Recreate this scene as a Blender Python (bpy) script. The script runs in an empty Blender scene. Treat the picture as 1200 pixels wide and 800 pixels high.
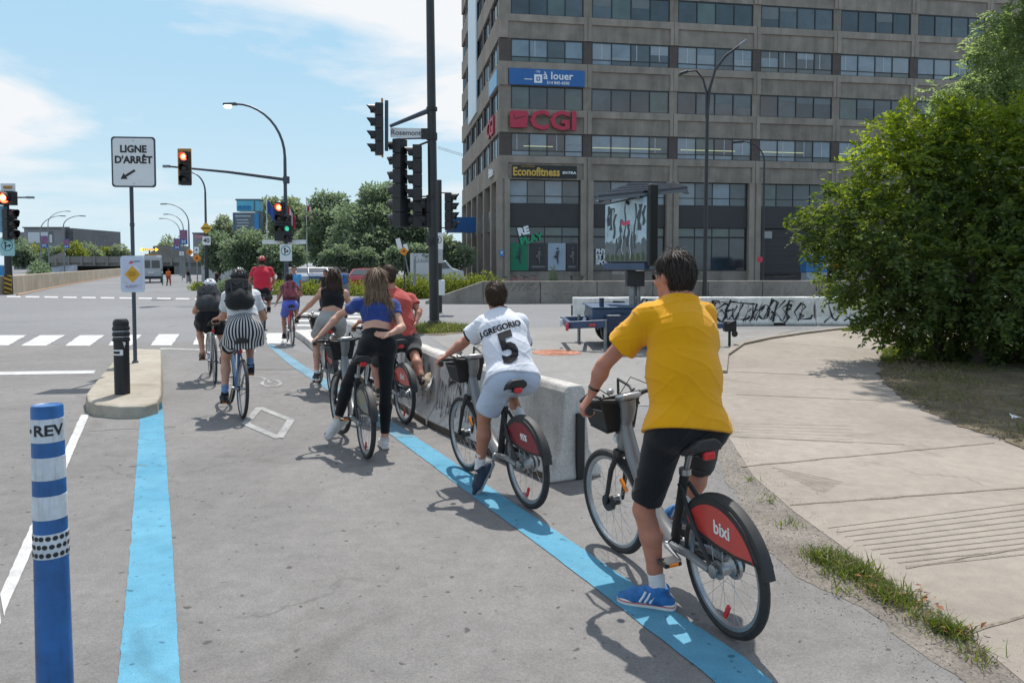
import bpy, bmesh, math, random
import numpy as np
from mathutils import Vector, Matrix
from mathutils.bvhtree import BVHTree
random.seed(7); RS = np.random.RandomState(11)
C = bpy.context.scene.collection
SC = bpy.context.scene
R = math.radians
# ---------------------------------------------------------------- camera, world, sun, exposure
F_PX, CX, CY = 900.0, 600.0, 350.0
PITCH = math.atan(41.0/900.0)
CAM_H = 1.75
cam_d = bpy.data.cameras.new('camera'); cam = bpy.data.objects.new('camera', cam_d); C.objects.link(cam)
cam_d.sensor_width = 36.0; cam_d.lens = 36.0*F_PX/1200.0
cam_d.shift_y = (CY-400.0)/1200.0
cam_d.clip_start = 0.05; cam_d.clip_end = 3000.0
cam.location = (0, 0, CAM_H); cam.rotation_euler = (math.pi/2-PITCH, 0, 0)
SC.camera = cam
SC.view_settings.view_transform = 'Standard'; SC.view_settings.look = 'None'
SC.view_settings.gamma = 1.0; SC.view_settings.use_curve_mapping = False
SC.view_settings.exposure = 1.0
SC.cycles.max_bounces = 6; SC.cycles.transparent_max_bounces = 8
SUN_EL, SUN_AZ = R(61.0), R(1.5)          # sun stands ahead of the camera (+Y), high
sun_dir = Vector((math.sin(SUN_AZ)*math.cos(SUN_EL), math.cos(SUN_AZ)*math.cos(SUN_EL), math.sin(SUN_EL)))
sun_d = bpy.data.lights.new('sun', 'SUN'); sun_d.energy = 2.7; sun_d.angle = R(0.6); sun_d.color = (1.0, 0.955, 0.89)
sun = bpy.data.objects.new('sun', sun_d); C.objects.link(sun)
sun.rotation_euler = (-sun_dir).to_track_quat('-Z', 'Y').to_euler()
sun.location = (0, 0, 60)

def build_world():
    w = bpy.data.worlds.new('World'); SC.world = w; w.use_nodes = True
    nt = w.node_tree; N = nt.nodes; L = nt.links; N.clear()
    out = N.new('ShaderNodeOutputWorld'); bg = N.new('ShaderNodeBackground'); bg.inputs['Strength'].default_value = 0.15
    sky = N.new('ShaderNodeTexSky'); sky.sky_type = 'NISHITA'; sky.sun_disc = False
    sky.sun_elevation = SUN_EL; sky.sun_rotation = SUN_AZ
    sky.air_density = 1.1; sky.dust_density = 0.3; sky.ozone_density = 3.0
    tc = N.new('ShaderNodeTexCoord')
    # clouds on a flat layer: direction / (z + c)
    sep = N.new('ShaderNodeSeparateXYZ'); L.new(tc.outputs['Generated'], sep.inputs[0])
    add = N.new('ShaderNodeMath'); add.operation = 'ADD'; add.inputs[1].default_value = 0.17
    ab = N.new('ShaderNodeMath'); ab.operation = 'ABSOLUTE'; L.new(sep.outputs['Z'], ab.inputs[0]); L.new(ab.outputs[0], add.inputs[0])
    dv = N.new('ShaderNodeVectorMath'); dv.operation = 'DIVIDE'
    cmb = N.new('ShaderNodeCombineXYZ')
    for k in range(3): L.new(add.outputs[0], cmb.inputs[k])
    L.new(tc.outputs['Generated'], dv.inputs[0]); L.new(cmb.outputs[0], dv.inputs[1])
    def noise(scale, det, off, sc=(1, 1, 1)):
        mp = N.new('ShaderNodeMapping'); mp.inputs['Location'].default_value = off; mp.inputs['Scale'].default_value = sc
        L.new(dv.outputs[0], mp.inputs[0])
        n = N.new('ShaderNodeTexNoise'); n.inputs['Scale'].default_value = scale; n.inputs['Detail'].default_value = det
        n.inputs['Roughness'].default_value = 0.55; n.inputs['Distortion'].default_value = 0.25
        L.new(mp.outputs[0], n.inputs['Vector']); return n.outputs['Fac']
    big = noise(0.75, 9, CLOUD_OFF, (1.0, 1.25, 1.0))
    def mrange(src, a0, a1, b0, b1):
        m = N.new('ShaderNodeMapRange'); L.new(src, m.inputs['Value']); m.inputs['From Min'].default_value = a0; m.inputs['From Max'].default_value = a1
        m.inputs['To Min'].default_value = b0; m.inputs['To Max'].default_value = b1; m.interpolation_type = 'SMOOTHSTEP'; return m.outputs[0]
    def mixc(f, a_, b_):
        m = N.new('ShaderNodeMixRGB')
        for i, q in enumerate((f, a_, b_)):
            if isinstance(q, tuple): m.inputs[i].default_value = q
            else: L.new(q, m.inputs[i])
        return m.outputs[0]
    # humid summer air: pale towards the horizon all the way round, deep blue overhead
    air = mixc(mrange(ab.outputs[0], 0.0, 0.30, 0, 1), (2.12, 2.72, 3.02, 1), (1.44, 2.30, 2.98, 1))
    clear = mixc(mrange(ab.outputs[0], 0.30, 0.80, 0.985, 0.15), sky.outputs[0], air)
    ramp = N.new('ShaderNodeValToRGB'); L.new(big, ramp.inputs[0])
    ramp.color_ramp.elements[0].position = 0.47; ramp.color_ramp.elements[0].color = (0.0, 0.0, 0.0, 1)
    ramp.color_ramp.elements[1].position = 0.575; ramp.color_ramp.elements[1].color = (1.0, 1.0, 1.0, 1)
    low = N.new('ShaderNodeMath'); low.operation = 'MULTIPLY'; L.new(ramp.outputs[0], low.inputs[0]); L.new(mrange(ab.outputs[0], 0.02, 0.16, 0.15, 1), low.inputs[1])
    full = mixc(low.outputs[0], clear, (3.05, 3.12, 3.22, 1))
    L.new(full, bg.inputs['Color']); L.new(bg.outputs[0], out.inputs['Surface'])
CLOUD_OFF = (2.88, 4.05, 0.0)
build_world()

# ---------------------------------------------------------------- photograph geometry -> world
_fw = np.array([0, math.cos(PITCH), -math.sin(PITCH)]); _up = np.array([0, math.sin(PITCH), math.cos(PITCH)])
def ray(px, py):
    return np.array([(px-CX)/F_PX, 0, 0]) + _fw + _up*(-(py-CY)/F_PX)
def P(px, py, Y):
    d = ray(px, py); return np.array([0, 0, CAM_H]) + d*(Y/d[1])
def G(px, py, z=0.0):
    d = ray(px, py); return np.array([0, 0, CAM_H]) + d*((z-CAM_H)/d[2])
def V(*a): return np.array(a, float)
def nz(v):
    v = np.asarray(v, float); return v/(np.linalg.norm(v)+1e-12)
def lerp(a, b, t): return a+(b-a)*t

# ---------------------------------------------------------------- materials
MATS = {}
def mat(name, col, rough=0.7, var=0.12, scale=6.0, bump=0.0, bscale=60.0, metal=0.0, spec=0.5, col2=None, coat=0.0, emit=None, detail=4, world=False, sheen=0.0, trans=0.0):
    if name in MATS: return MATS[name]
    m = bpy.data.materials.new(name); m.use_nodes = True; MATS[name] = m
    nt = m.node_tree; N = nt.nodes; L = nt.links
    b = N['Principled BSDF']
    b.inputs['Roughness'].default_value = rough; b.inputs['Metallic'].default_value = metal
    b.inputs['Specular IOR Level'].default_value = spec
    if coat: b.inputs['Coat Weight'].default_value = coat; b.inputs['Coat Roughness'].default_value = 0.08
    if sheen: b.inputs['Sheen Weight'].default_value = sheen
    if trans: b.inputs['Transmission Weight'].default_value = trans
    if world:
        g = N.new('ShaderNodeNewGeometry'); vec = g.outputs['Position']
    else:
        tc = N.new('ShaderNodeTexCoord'); oi = N.new('ShaderNodeObjectInfo')
        ad = N.new('ShaderNodeVectorMath'); ad.operation = 'ADD'
        ml = N.new('ShaderNodeMath'); ml.operation = 'MULTIPLY'; ml.inputs[1].default_value = 37.0
        L.new(oi.outputs['Random'], ml.inputs[0]); L.new(tc.outputs['Object'], ad.inputs[0]); L.new(ml.outputs[0], ad.inputs[1]); vec = ad.outputs[0]
    n = N.new('ShaderNodeTexNoise'); n.inputs['Scale'].default_value = scale; n.inputs['Detail'].default_value = detail; n.inputs['Roughness'].default_value = 0.6
    L.new(vec, n.inputs['Vector'])
    r = N.new('ShaderNodeValToRGB'); r.color_ramp.elements[0].position = 0.3; r.color_ramp.elements[1].position = 0.7
    c = np.array(col[:3]); c2 = np.array(col2[:3]) if col2 is not None else np.minimum(c*(1+var), 1.0)
    c1 = c if col2 is not None else c*(1-var)
    r.color_ramp.elements[0].color = (*c1, 1); r.color_ramp.elements[1].color = (*c2, 1)
    L.new(n.outputs['Fac'], r.inputs[0]); L.new(r.outputs[0], b.inputs['Base Color'])
    if bump:
        n2 = N.new('ShaderNodeTexNoise'); n2.inputs['Scale'].default_value = bscale; n2.inputs['Detail'].default_value = 3
        L.new(vec, n2.inputs['Vector'])
        bp = N.new('ShaderNodeBump'); bp.inputs['Strength'].default_value = bump; bp.inputs['Distance'].default_value = 0.02
        L.new(n2.outputs['Fac'], bp.inputs['Height']); L.new(bp.outputs[0], b.inputs['Normal'])
    if emit:
        b.inputs['Emission Color'].default_value = (*emit[:3], 1); b.inputs['Emission Strength'].default_value = emit[3]
    m['_vec'] = 1
    return m

def streaks(m, sc, amt=0.25, thr=(0.42, 0.72)):
    """rain streaks and grime running down a wall"""
    nt = m.node_tree; N = nt.nodes; L = nt.links; b = N['Principled BSDF']; src = b.inputs['Base Color'].links[0].from_socket
    g = N.new('ShaderNodeNewGeometry'); mp = N.new('ShaderNodeMapping'); mp.inputs['Scale'].default_value = sc; L.new(g.outputs['Position'], mp.inputs[0])
    n = N.new('ShaderNodeTexNoise'); n.inputs['Scale'].default_value = 1.0; n.inputs['Detail'].default_value = 6; n.inputs['Roughness'].default_value = 0.65; L.new(mp.outputs[0], n.inputs['Vector'])
    r = N.new('ShaderNodeValToRGB'); r.color_ramp.elements[0].position = thr[0]; r.color_ramp.elements[1].position = thr[1]; r.color_ramp.elements[0].color = (1.06, 1.06, 1.06, 1); r.color_ramp.elements[1].color = (1-amt, 1-amt, 1-amt*1.05, 1)
    L.new(n.outputs['Fac'], r.inputs[0]); x = N.new('ShaderNodeMixRGB'); x.blend_type = 'MULTIPLY'; x.inputs[0].default_value = 1; L.new(src, x.inputs[1]); L.new(r.outputs[0], x.inputs[2]); L.new(x.outputs[0], b.inputs['Base Color']); return m
# ---------------------------------------------------------------- mesh builder
class MB:
    def __init__(s): s.v = []; s.f = []; s.m = []; s.cur = 0
    def add(s, vs, fs):
        o = len(s.v); s.v.extend([tuple(map(float, p)) for p in vs])
        for f in fs: s.f.append(tuple(i+o for i in f)); s.m.append(s.cur)
        return s
    def mat(s, i): s.cur = i; return s
    def box(s, c, size, Rm=None):
        c = np.array(c, float); h = np.array(size, float)/2
        vs = np.array([[x, y, z] for x in (-1, 1) for y in (-1, 1) for z in (-1, 1)])*h
        if Rm is not None: vs = vs @ np.array(Rm, float).T
        return s.add(vs+c, [(0, 1, 3, 2), (4, 6, 7, 5), (0, 4, 5, 1), (2, 3, 7, 6), (0, 2, 6, 4), (1, 5, 7, 3)])
    def beam(s, a, b, w, h, up=(0, 0, 1)):      # box along a->b
        a = np.array(a, float); b = np.array(b, float); x = nz(b-a); z = np.array(up, float)
        y = nz(np.cross(z, x)); z = np.cross(x, y)
        return s.box((a+b)/2, (np.linalg.norm(b-a), w, h), np.stack([x, y, z], 1))
    def tube(s, pts, rad, n=8, cap=True, closed=False, flat=None):
        pts = [np.array(p, float) for p in pts]; k = len(pts)
        if np.isscalar(rad): rad = [rad]*k
        vs = []; prev = None
        for i, p in enumerate(pts):
            if closed: t = nz(pts[(i+1) % k]-pts[i-1])
            else: t = nz(pts[min(i+1, k-1)]-pts[max(i-1, 0)])
            if prev is None:
                u = np.cross(t, (0, 0, 1) if abs(t[2]) < 0.9 else (1, 0, 0))
            else: u = prev-t*np.dot(prev, t)
            u = nz(u); prev = u; w = np.cross(t, u)
            for j in range(n):
                a = 2*math.pi*j/n
                vs.append(p+rad[i]*(math.cos(a)*u+math.sin(a)*w))
        fs = []
        for i in range(k if closed else k-1):
            i2 = (i+1) % k
            for j in range(n):
                j2 = (j+1) % n; fs.append((i*n+j, i*n+j2, i2*n+j2, i2*n+j))
        if cap and not closed:
            fs.append(tuple(range(n-1, -1, -1))); fs.append(tuple((k-1)*n+j for j in range(n)))
        return s.add(vs, fs)
    def lathe(s, prof, n=24, o=(0, 0, 0), Rm=None):    # prof [(r,z)]
        vs = []
        for r, z in prof:
            for j in range(n):
                a = 2*math.pi*j/n; vs.append((r*math.cos(a), r*math.sin(a), z))
        vs = np.array(vs)
        if Rm is not None: vs = vs @ np.array(Rm, float).T
        vs = vs+np.array(o, float); k = len(prof); fs = []
        for i in range(k-1):
            for j in range(n):
                j2 = (j+1) % n; fs.append((i*n+j, i*n+j2, (i+1)*n+j2, (i+1)*n+j))
        fs.append(tuple(range(n-1, -1, -1))); fs.append(tuple((k-1)*n+j for j in range(n)))
        return s.add(vs, fs)
    def prism(s, poly, z0, z1, fr=None):       # poly 2d ccw, frame = (origin, ex, ey, ez)
        n = len(poly); vs = [(x, y, z0) for x, y in poly]+[(x, y, z1) for x, y in poly]
        vs = np.array(vs, float)
        if fr is not None:
            o, ex, ey, ez = [np.array(q, float) for q in fr]
            vs = o+vs[:, :1]*ex+vs[:, 1:2]*ey+vs[:, 2:3]*ez
        fs = [tuple(range(n-1, -1, -1)), tuple(range(n, 2*n))]
        for i in range(n):
            j = (i+1) % n; fs.append((i, j, n+j, n+i))
        return s.add(vs, fs)
    def ring(s, o, ex, ey, R0, pr, n=40, a0=0.0, a1=2*math.pi):   # sweep a small profile pr[(dr,dz)] round a circle, axis = ex x ey
        o = np.array(o, float); ex = np.array(ex, float); ey = np.array(ey, float); ez = np.cross(ex, ey)
        full = abs(a1-a0-2*math.pi) < 1e-6; k = len(pr); cnt = n if full else n+1; vs = []
        for i in range(cnt):
            a = a0+(a1-a0)*i/n; d = math.cos(a)*ex+math.sin(a)*ey
            for dr, dz in pr: vs.append(o+d*(R0+dr)+ez*dz)
        fs = []
        for i in range(n):
            i2 = (i+1) % cnt
            for j in range(k):
                j2 = (j+1) % k; fs.append((i*k+j, i2*k+j, i2*k+j2, i*k+j2))
        if not full:
            fs.append(tuple(range(k))); fs.append(tuple((cnt-1)*k+j for j in range(k-1, -1, -1)))
        return s.add(vs, fs)
    def sphere(s, c, r, n=10, m=7, Rm=None):
        r = np.array([r]*3 if np.isscalar(r) else r, float); vs = []; fs = []
        for i in range(1, m):
            t = math.pi*i/m
            for j in range(n):
                a = 2*math.pi*j/n; vs.append((math.sin(t)*math.cos(a), math.sin(t)*math.sin(a), math.cos(t)))
        vs += [(0, 0, 1), (0, 0, -1)]; top = len(vs)-2; bot = top+1
        for i in range(m-2):
            for j in range(n):
                j2 = (j+1) % n; fs.append((i*n+j, (i+1)*n+j, (i+1)*n+j2, i*n+j2))
        for j in range(n):
            j2 = (j+1) % n; fs.append((top, j, j2)); fs.append((bot, (m-2)*n+j2, (m-2)*n+j))
        vs = np.array(vs)*r
        if Rm is not None: vs = vs @ np.array(Rm, float).T
        return s.add(vs+np.array(c, float), fs)
    def build(s, name, mats, parent=None, smooth=False, bevel=0.0, local=False, bseg=2):
        vs = np.array(s.v, float)
        me = bpy.data.meshes.new(name)
        o = bpy.data.objects.new(name, me); C.objects.link(o)
        if parent is not None:
            o.parent = parent
            if not local: vs = vs-WORLD_LOC[parent.name]
            WORLD_LOC[o.name] = WORLD_LOC[parent.name]
        elif not local:
            b = np.array([(vs[:, 0].min()+vs[:, 0].max())/2, (vs[:, 1].min()+vs[:, 1].max())/2, vs[:, 2].min()])
            vs = vs-b; o.location = b; WORLD_LOC[o.name] = b
        me.from_pydata(vs.tolist(), [], s.f)
        if not isinstance(mats, (list, tuple)): mats = [mats]
        for m in mats: me.materials.append(m)
        if len(mats) > 1: me.polygons.foreach_set('material_index', s.m)
        bm = bmesh.new(); bm.from_mesh(me); bmesh.ops.recalc_face_normals(bm, faces=bm.faces); bm.to_mesh(me); bm.free()
        if smooth:
            me.shade_smooth(); me.set_sharp_from_angle(angle=R(38))
        if bevel:
            md = o.modifiers.new('bevel', 'BEVEL'); md.width = bevel; md.segments = bseg; md.limit_method = 'ANGLE'; md.angle_limit = R(35)
        return o
WORLD_LOC = {}

def tag(o, label=None, cat=None, group=None, kind=None):
    if label: o['label'] = label
    if cat: o['category'] = cat
    if group: o['group'] = group
    if kind: o['kind'] = kind
    return o
def thing(name, loc, label, cat, group=None, rot=None):
    o = bpy.data.objects.new(name, None); C.objects.link(o); o.empty_display_size = 0.1
    o.location = tuple(map(float, loc)); WORLD_LOC[o.name] = np.array(loc, float)
    if rot is not None: o.rotation_euler = rot
    return tag(o, label, cat, group)
def copy_tree(o, parent=None):
    c = o.copy(); C.objects.link(c); c.parent = parent
    for k in ('label', 'group'):
        pass
    for ch in list(o.children): copy_tree(ch, c)
    return c
def raw_mesh(name, vs, fs, mats, parent=None, smooth=True, mi=None, fn=4):
    """fast numpy mesh; fs (n,fn) int array"""
    vs = np.ascontiguousarray(vs, np.float32); fs = np.ascontiguousarray(fs, np.int32)
    me = bpy.data.meshes.new(name); o = bpy.data.objects.new(name, me); C.objects.link(o)
    if parent is not None:
        o.parent = parent; vs = vs-WORLD_LOC[parent.name].astype(np.float32); WORLD_LOC[o.name] = WORLD_LOC[parent.name]
    else:
        b = np.array([vs[:, 0].mean(), vs[:, 1].mean(), vs[:, 2].min()], np.float32); vs = vs-b; o.location = b.tolist(); WORLD_LOC[o.name] = b
    me.vertices.add(len(vs)); me.vertices.foreach_set('co', vs.ravel())
    nf = len(fs); me.loops.add(nf*fn); me.loops.foreach_set('vertex_index', fs.ravel())
    me.polygons.add(nf); me.polygons.foreach_set('loop_start', np.arange(0, nf*fn, fn, dtype=np.int32))
    if not isinstance(mats, (list, tuple)): mats = [mats]
    for m in mats: me.materials.append(m)
    if mi is not None: me.polygons.foreach_set('material_index', np.asarray(mi, np.int32))
    me.update(calc_edges=True)
    if smooth: me.shade_smooth()
    else: me.shade_flat()
    return o
def text_mesh(txt, size, ex, ey, origin, depth=0.0, bold=0.0, align='CENTER', res=3, sx=1.0):
    """letters as (verts, faces) in world space: ex, ey unit axes"""
    cu = bpy.data.curves.new('lettering', 'FONT'); cu.body = txt; cu.size = size; cu.extrude = depth/2; cu.offset = bold
    cu.align_x = align; cu.align_y = 'CENTER'; cu.resolution_u = res
    o = bpy.data.objects.new('lettering', cu); C.objects.link(o)
    dg = bpy.context.evaluated_depsgraph_get(); me = bpy.data.meshes.new_from_object(o.evaluated_get(dg))
    vs = np.array([v.co[:] for v in me.vertices]); fs = [tuple(p.vertices) for p in me.polygons]
    bpy.data.objects.remove(o); bpy.data.curves.remove(cu); bpy.data.meshes.remove(me)
    ex = np.array(ex, float); ey = np.array(ey, float); ez = np.cross(ex, ey)
    if len(vs) == 0: return [], []
    return np.array(origin, float)+vs[:, :1]*ex*sx+vs[:, 1:2]*ey+vs[:, 2:3]*ez, fs

# ---------------------------------------------------------------- implicit surfaces (bodies, clothes, hair): smooth unions meshed by surface nets
class SDF:
    def __init__(s): s.ops = []
    def _bb(s, pts, r, k):
        pts = np.array(pts); return pts.min(0)-r-k-0.04, pts.max(0)+r+k+0.04
    def rc(s, a, b, ra, rb, k=0.02, op='u', flat=False):
        a = np.array(a, float); b = np.array(b, float)
        s.ops.append(('rc', op, k, s._bb([a, b], max(ra, rb), k), (a, b, ra, rb, flat))); return s
    def el(s, c, r, Rm=None, k=0.02, op='u'):
        c = np.array(c, float); r = np.array(r, float); Rm = np.eye(3) if Rm is None else np.array(Rm, float)
        s.ops.append(('el', op, k, s._bb([c], r.max(), k), (c, r, Rm))); return s
    def ec(s, a, b, ra, rb, side, k=0.02, op='u', flat=False):
        a = np.array(a, float); b = np.array(b, float)
        s.ops.append(('ec', op, k, s._bb([a, b], max(max(ra), max(rb)), k), (a, b, ra, rb, np.array(side, float), flat))); return s
    def cut(s, p, n, k=0.004):
        s.ops.append(('cut', 'i', k, None, (np.array(p, float), nz(n)))); return s
    def disp(s, fn):
        s.ops.append(('disp', 'd', 0, None, fn)); return s
    def bounds(s):
        lo = np.min([o[3][0] for o in s.ops if o[3] is not None and o[1] == 'u'], 0); hi = np.max([o[3][1] for o in s.ops if o[3] is not None and o[1] == 'u'], 0)
        return lo, hi
    def _d(s, kind, p, A):
        if kind == 'rc':
            a, b, ra, rb, flat = A; ab = b-a; L2 = max(ab @ ab, 1e-12)
            t0 = (p-a) @ ab/L2; t = np.clip(t0, 0, 1)
            d = np.linalg.norm(p-a-t[:, None]*ab, axis=1)-(ra+(rb-ra)*t)
            if flat: d = np.maximum(d, (t0-1)*math.sqrt(L2))
            return d
        if kind == 'el':
            c, r, Rm = A; q = (p-c) @ Rm
            k0 = np.linalg.norm(q/r, axis=1); k1 = np.linalg.norm(q/(r*r), axis=1)
            return np.where(k1 > 1e-9, k0*(k0-1)/np.maximum(k1, 1e-9), -r.min())
        a, b, ra, rb, side, flat = A; ab = b-a; L2 = max(ab @ ab, 1e-12); ax = ab/math.sqrt(L2)
        sd = nz(side-ax*(side @ ax)); dp = np.cross(ax, sd)
        t0 = (p-a) @ ab/L2; t = np.clip(t0, 0, 1); q = p-a-t[:, None]*ab
        rs = ra[0]+(rb[0]-ra[0])*t; rd = ra[1]+(rb[1]-ra[1])*t
        m = np.minimum(rs, rd); u = q @ sd/rs; v = q @ dp/rd; w = q @ ax/m
        k0 = np.sqrt(u*u+v*v+w*w); k1 = np.sqrt((u/rs)**2+(v/rd)**2+(w/m)**2)
        d = np.where(k1 > 1e-9, k0*(k0-1)/np.maximum(k1, 1e-9), -m)
        if flat: d = np.maximum(d, (t0-1)*math.sqrt(L2))
        return d
    def eval(s, p):
        d = np.full(len(p), 0.5)
        for kind, op, k, bb, A in s.ops:
            if kind == 'cut':
                g = (p-A[0]) @ A[1]; d = np.maximum(d, g)
            elif kind == 'disp':
                near = np.abs(d) < 0.05
                d[near] += A(p[near])
            else:
                m = np.all((p > bb[0]) & (p < bb[1]), axis=1)
                if not m.any(): continue
                e = s._d(kind, p[m], A); x = d[m]
                if op == 'u':
                    h = np.clip(0.5+0.5*(x-e)/k, 0, 1); d[m] = e*h+x*(1-h)-k*h*(1-h)
                else:
                    h = np.clip(0.5-0.5*(x+e)/k, 0, 1); d[m] = x*(1-h)-e*h+k*h*(1-h)
        return d
    def mesh(s, h, sm=1):
        lo, hi = s.bounds(); B = 8; nb = np.ceil((hi-lo)/(h*B)).astype(int)+1
        g = np.stack(np.meshgrid(*[np.arange(n) for n in nb], indexing='ij'), -1).reshape(-1, 3)
        ctr = lo+(g+0.5)*h*B; dc = s.eval(ctr)
        g = g[np.abs(dc) < h*B*0.87*1.7+0.012]
        loc = np.stack(np.meshgrid(*[np.arange(9)]*3, indexing='ij'), -1).reshape(-1, 3)
        vals = np.empty((len(g), 9, 9, 9), np.float32)
        for i in range(0, len(g), 400):
            gi = (g[i:i+400, None]*B+loc[None]).reshape(-1, 3)
            vals[i:i+400] = s.eval(lo+gi*h).reshape(-1, 9, 9, 9)
        co = {}
        for a in (0, 1):
            for b in (0, 1):
                for c in (0, 1): co[a, b, c] = vals[:, a:a+8, b:b+8, c:c+8]
        cnt = sum((v < 0).astype(np.int8) for v in co.values()); act = (cnt > 0) & (cnt < 8)
        bi = np.nonzero(act); cells = g[bi[0]]*B+np.stack(bi[1:], 1)
        cv = {k: v[act] for k, v in co.items()}
        pos = np.zeros((len(cells), 3)); w = np.zeros(len(cells))
        keys = list(cv)
        for k in keys:
            for ax in range(3):
                if k[ax]: continue
                k2 = list(k); k2[ax] = 1; k2 = tuple(k2); a, b = cv[k], cv[k2]
                m = (a < 0) != (b < 0); t = np.where(m, a/np.where(m, a-b, 1), 0)
                q = np.tile(np.array(k, float), (len(cells), 1)); q[:, ax] += t
                pos += q*m[:, None]; w += m
        vs = lo+(cells+pos/np.maximum(w, 1)[:, None])*h
        mx = (nb*B+2).astype(np.int64)
        key = (cells[:, 0].astype(np.int64)*mx[1]+cells[:, 1])*mx[2]+cells[:, 2]
        srt = np.argsort(key); ks = key[srt]
        def find(c):
            q = (c[:, 0].astype(np.int64)*mx[1]+c[:, 1])*mx[2]+c[:, 2]
            i = np.clip(np.searchsorted(ks, q), 0, len(ks)-1)
            return np.where(ks[i] == q, srt[i], -1)
        quads = []
        for ax in range(3):
            k2 = [0, 0, 0]; k2[ax] = 1; a, b = cv[0, 0, 0], cv[tuple(k2)]
            m = (a < 0) != (b < 0); c = cells[m]; flip = a[m] < 0
            u, v = (ax+1) % 3, (ax+2) % 3
            du = np.zeros(3, int); du[u] = 1; dw = np.zeros(3, int); dw[v] = 1
            q = np.stack([np.nonzero(m)[0], find(c-du), find(c-du-dw), find(c-dw)], 1)
            ok = (q >= 0).all(1); q = q[ok]; fl = flip[ok]
            q[~fl] = q[~fl][:, ::-1]; quads.append(q)
        fs = np.concatenate(quads)
        for _ in range(sm):            # light smoothing
            acc = np.zeros_like(vs); n = np.zeros(len(vs))
            for a, b in ((0, 1), (1, 2), (2, 3), (3, 0)):
                for i, j in ((a, b), (b, a)):
                    np.add.at(acc, fs[:, i], vs[fs[:, j]]); np.add.at(n, fs[:, i], 1)
            vs = vs*0.5+0.5*acc/np.maximum(n, 1)[:, None]
        return vs, fs
def wrinkle(amp, fx, fy, fz, seed=0.0):
    def fn(p):
        x, y, z = p[:, 0]*fx, p[:, 1]*fy, p[:, 2]*fz
        return amp*(np.sin(x+1.7*np.sin(z*0.7+seed)+seed)*np.sin(y*1.1+1.3*np.sin(x*0.6+seed*2)) + 0.6*np.sin(z+1.9*np.sin(x*0.8+y*0.9+seed)))
    return fn
def folds(amp, dirs, freq, seed=0.0, sharp=5):
    """thin cloth creases: warped ridges running across the given directions"""
    def fn(p):
        x, y, z = p[:, 0], p[:, 1], p[:, 2]; d = np.zeros(len(p))
        for i, dv in enumerate(dirs):
            u = p @ np.array(dv, float)*freq+1.3*np.sin(x*9+seed+i)+1.1*np.sin(y*8+z*6+seed*2+i*1.7)+0.6*np.sin(z*17-x*11+i)
            g = np.clip(0.5+0.9*np.sin(x*6.3+z*8.1+seed*3+i*2.1)*np.sin(y*7.7-z*5.2+seed+i), 0, 1)
            d -= amp*g*(1-np.abs(np.sin(u)))**sharp
        return d
    return fn
def frame(fwd, up):     # columns: right, forward, up
    f = nz(fwd); r = nz(np.cross(f, up)); u = np.cross(r, f); return np.stack([r, f, u], 1)
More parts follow.
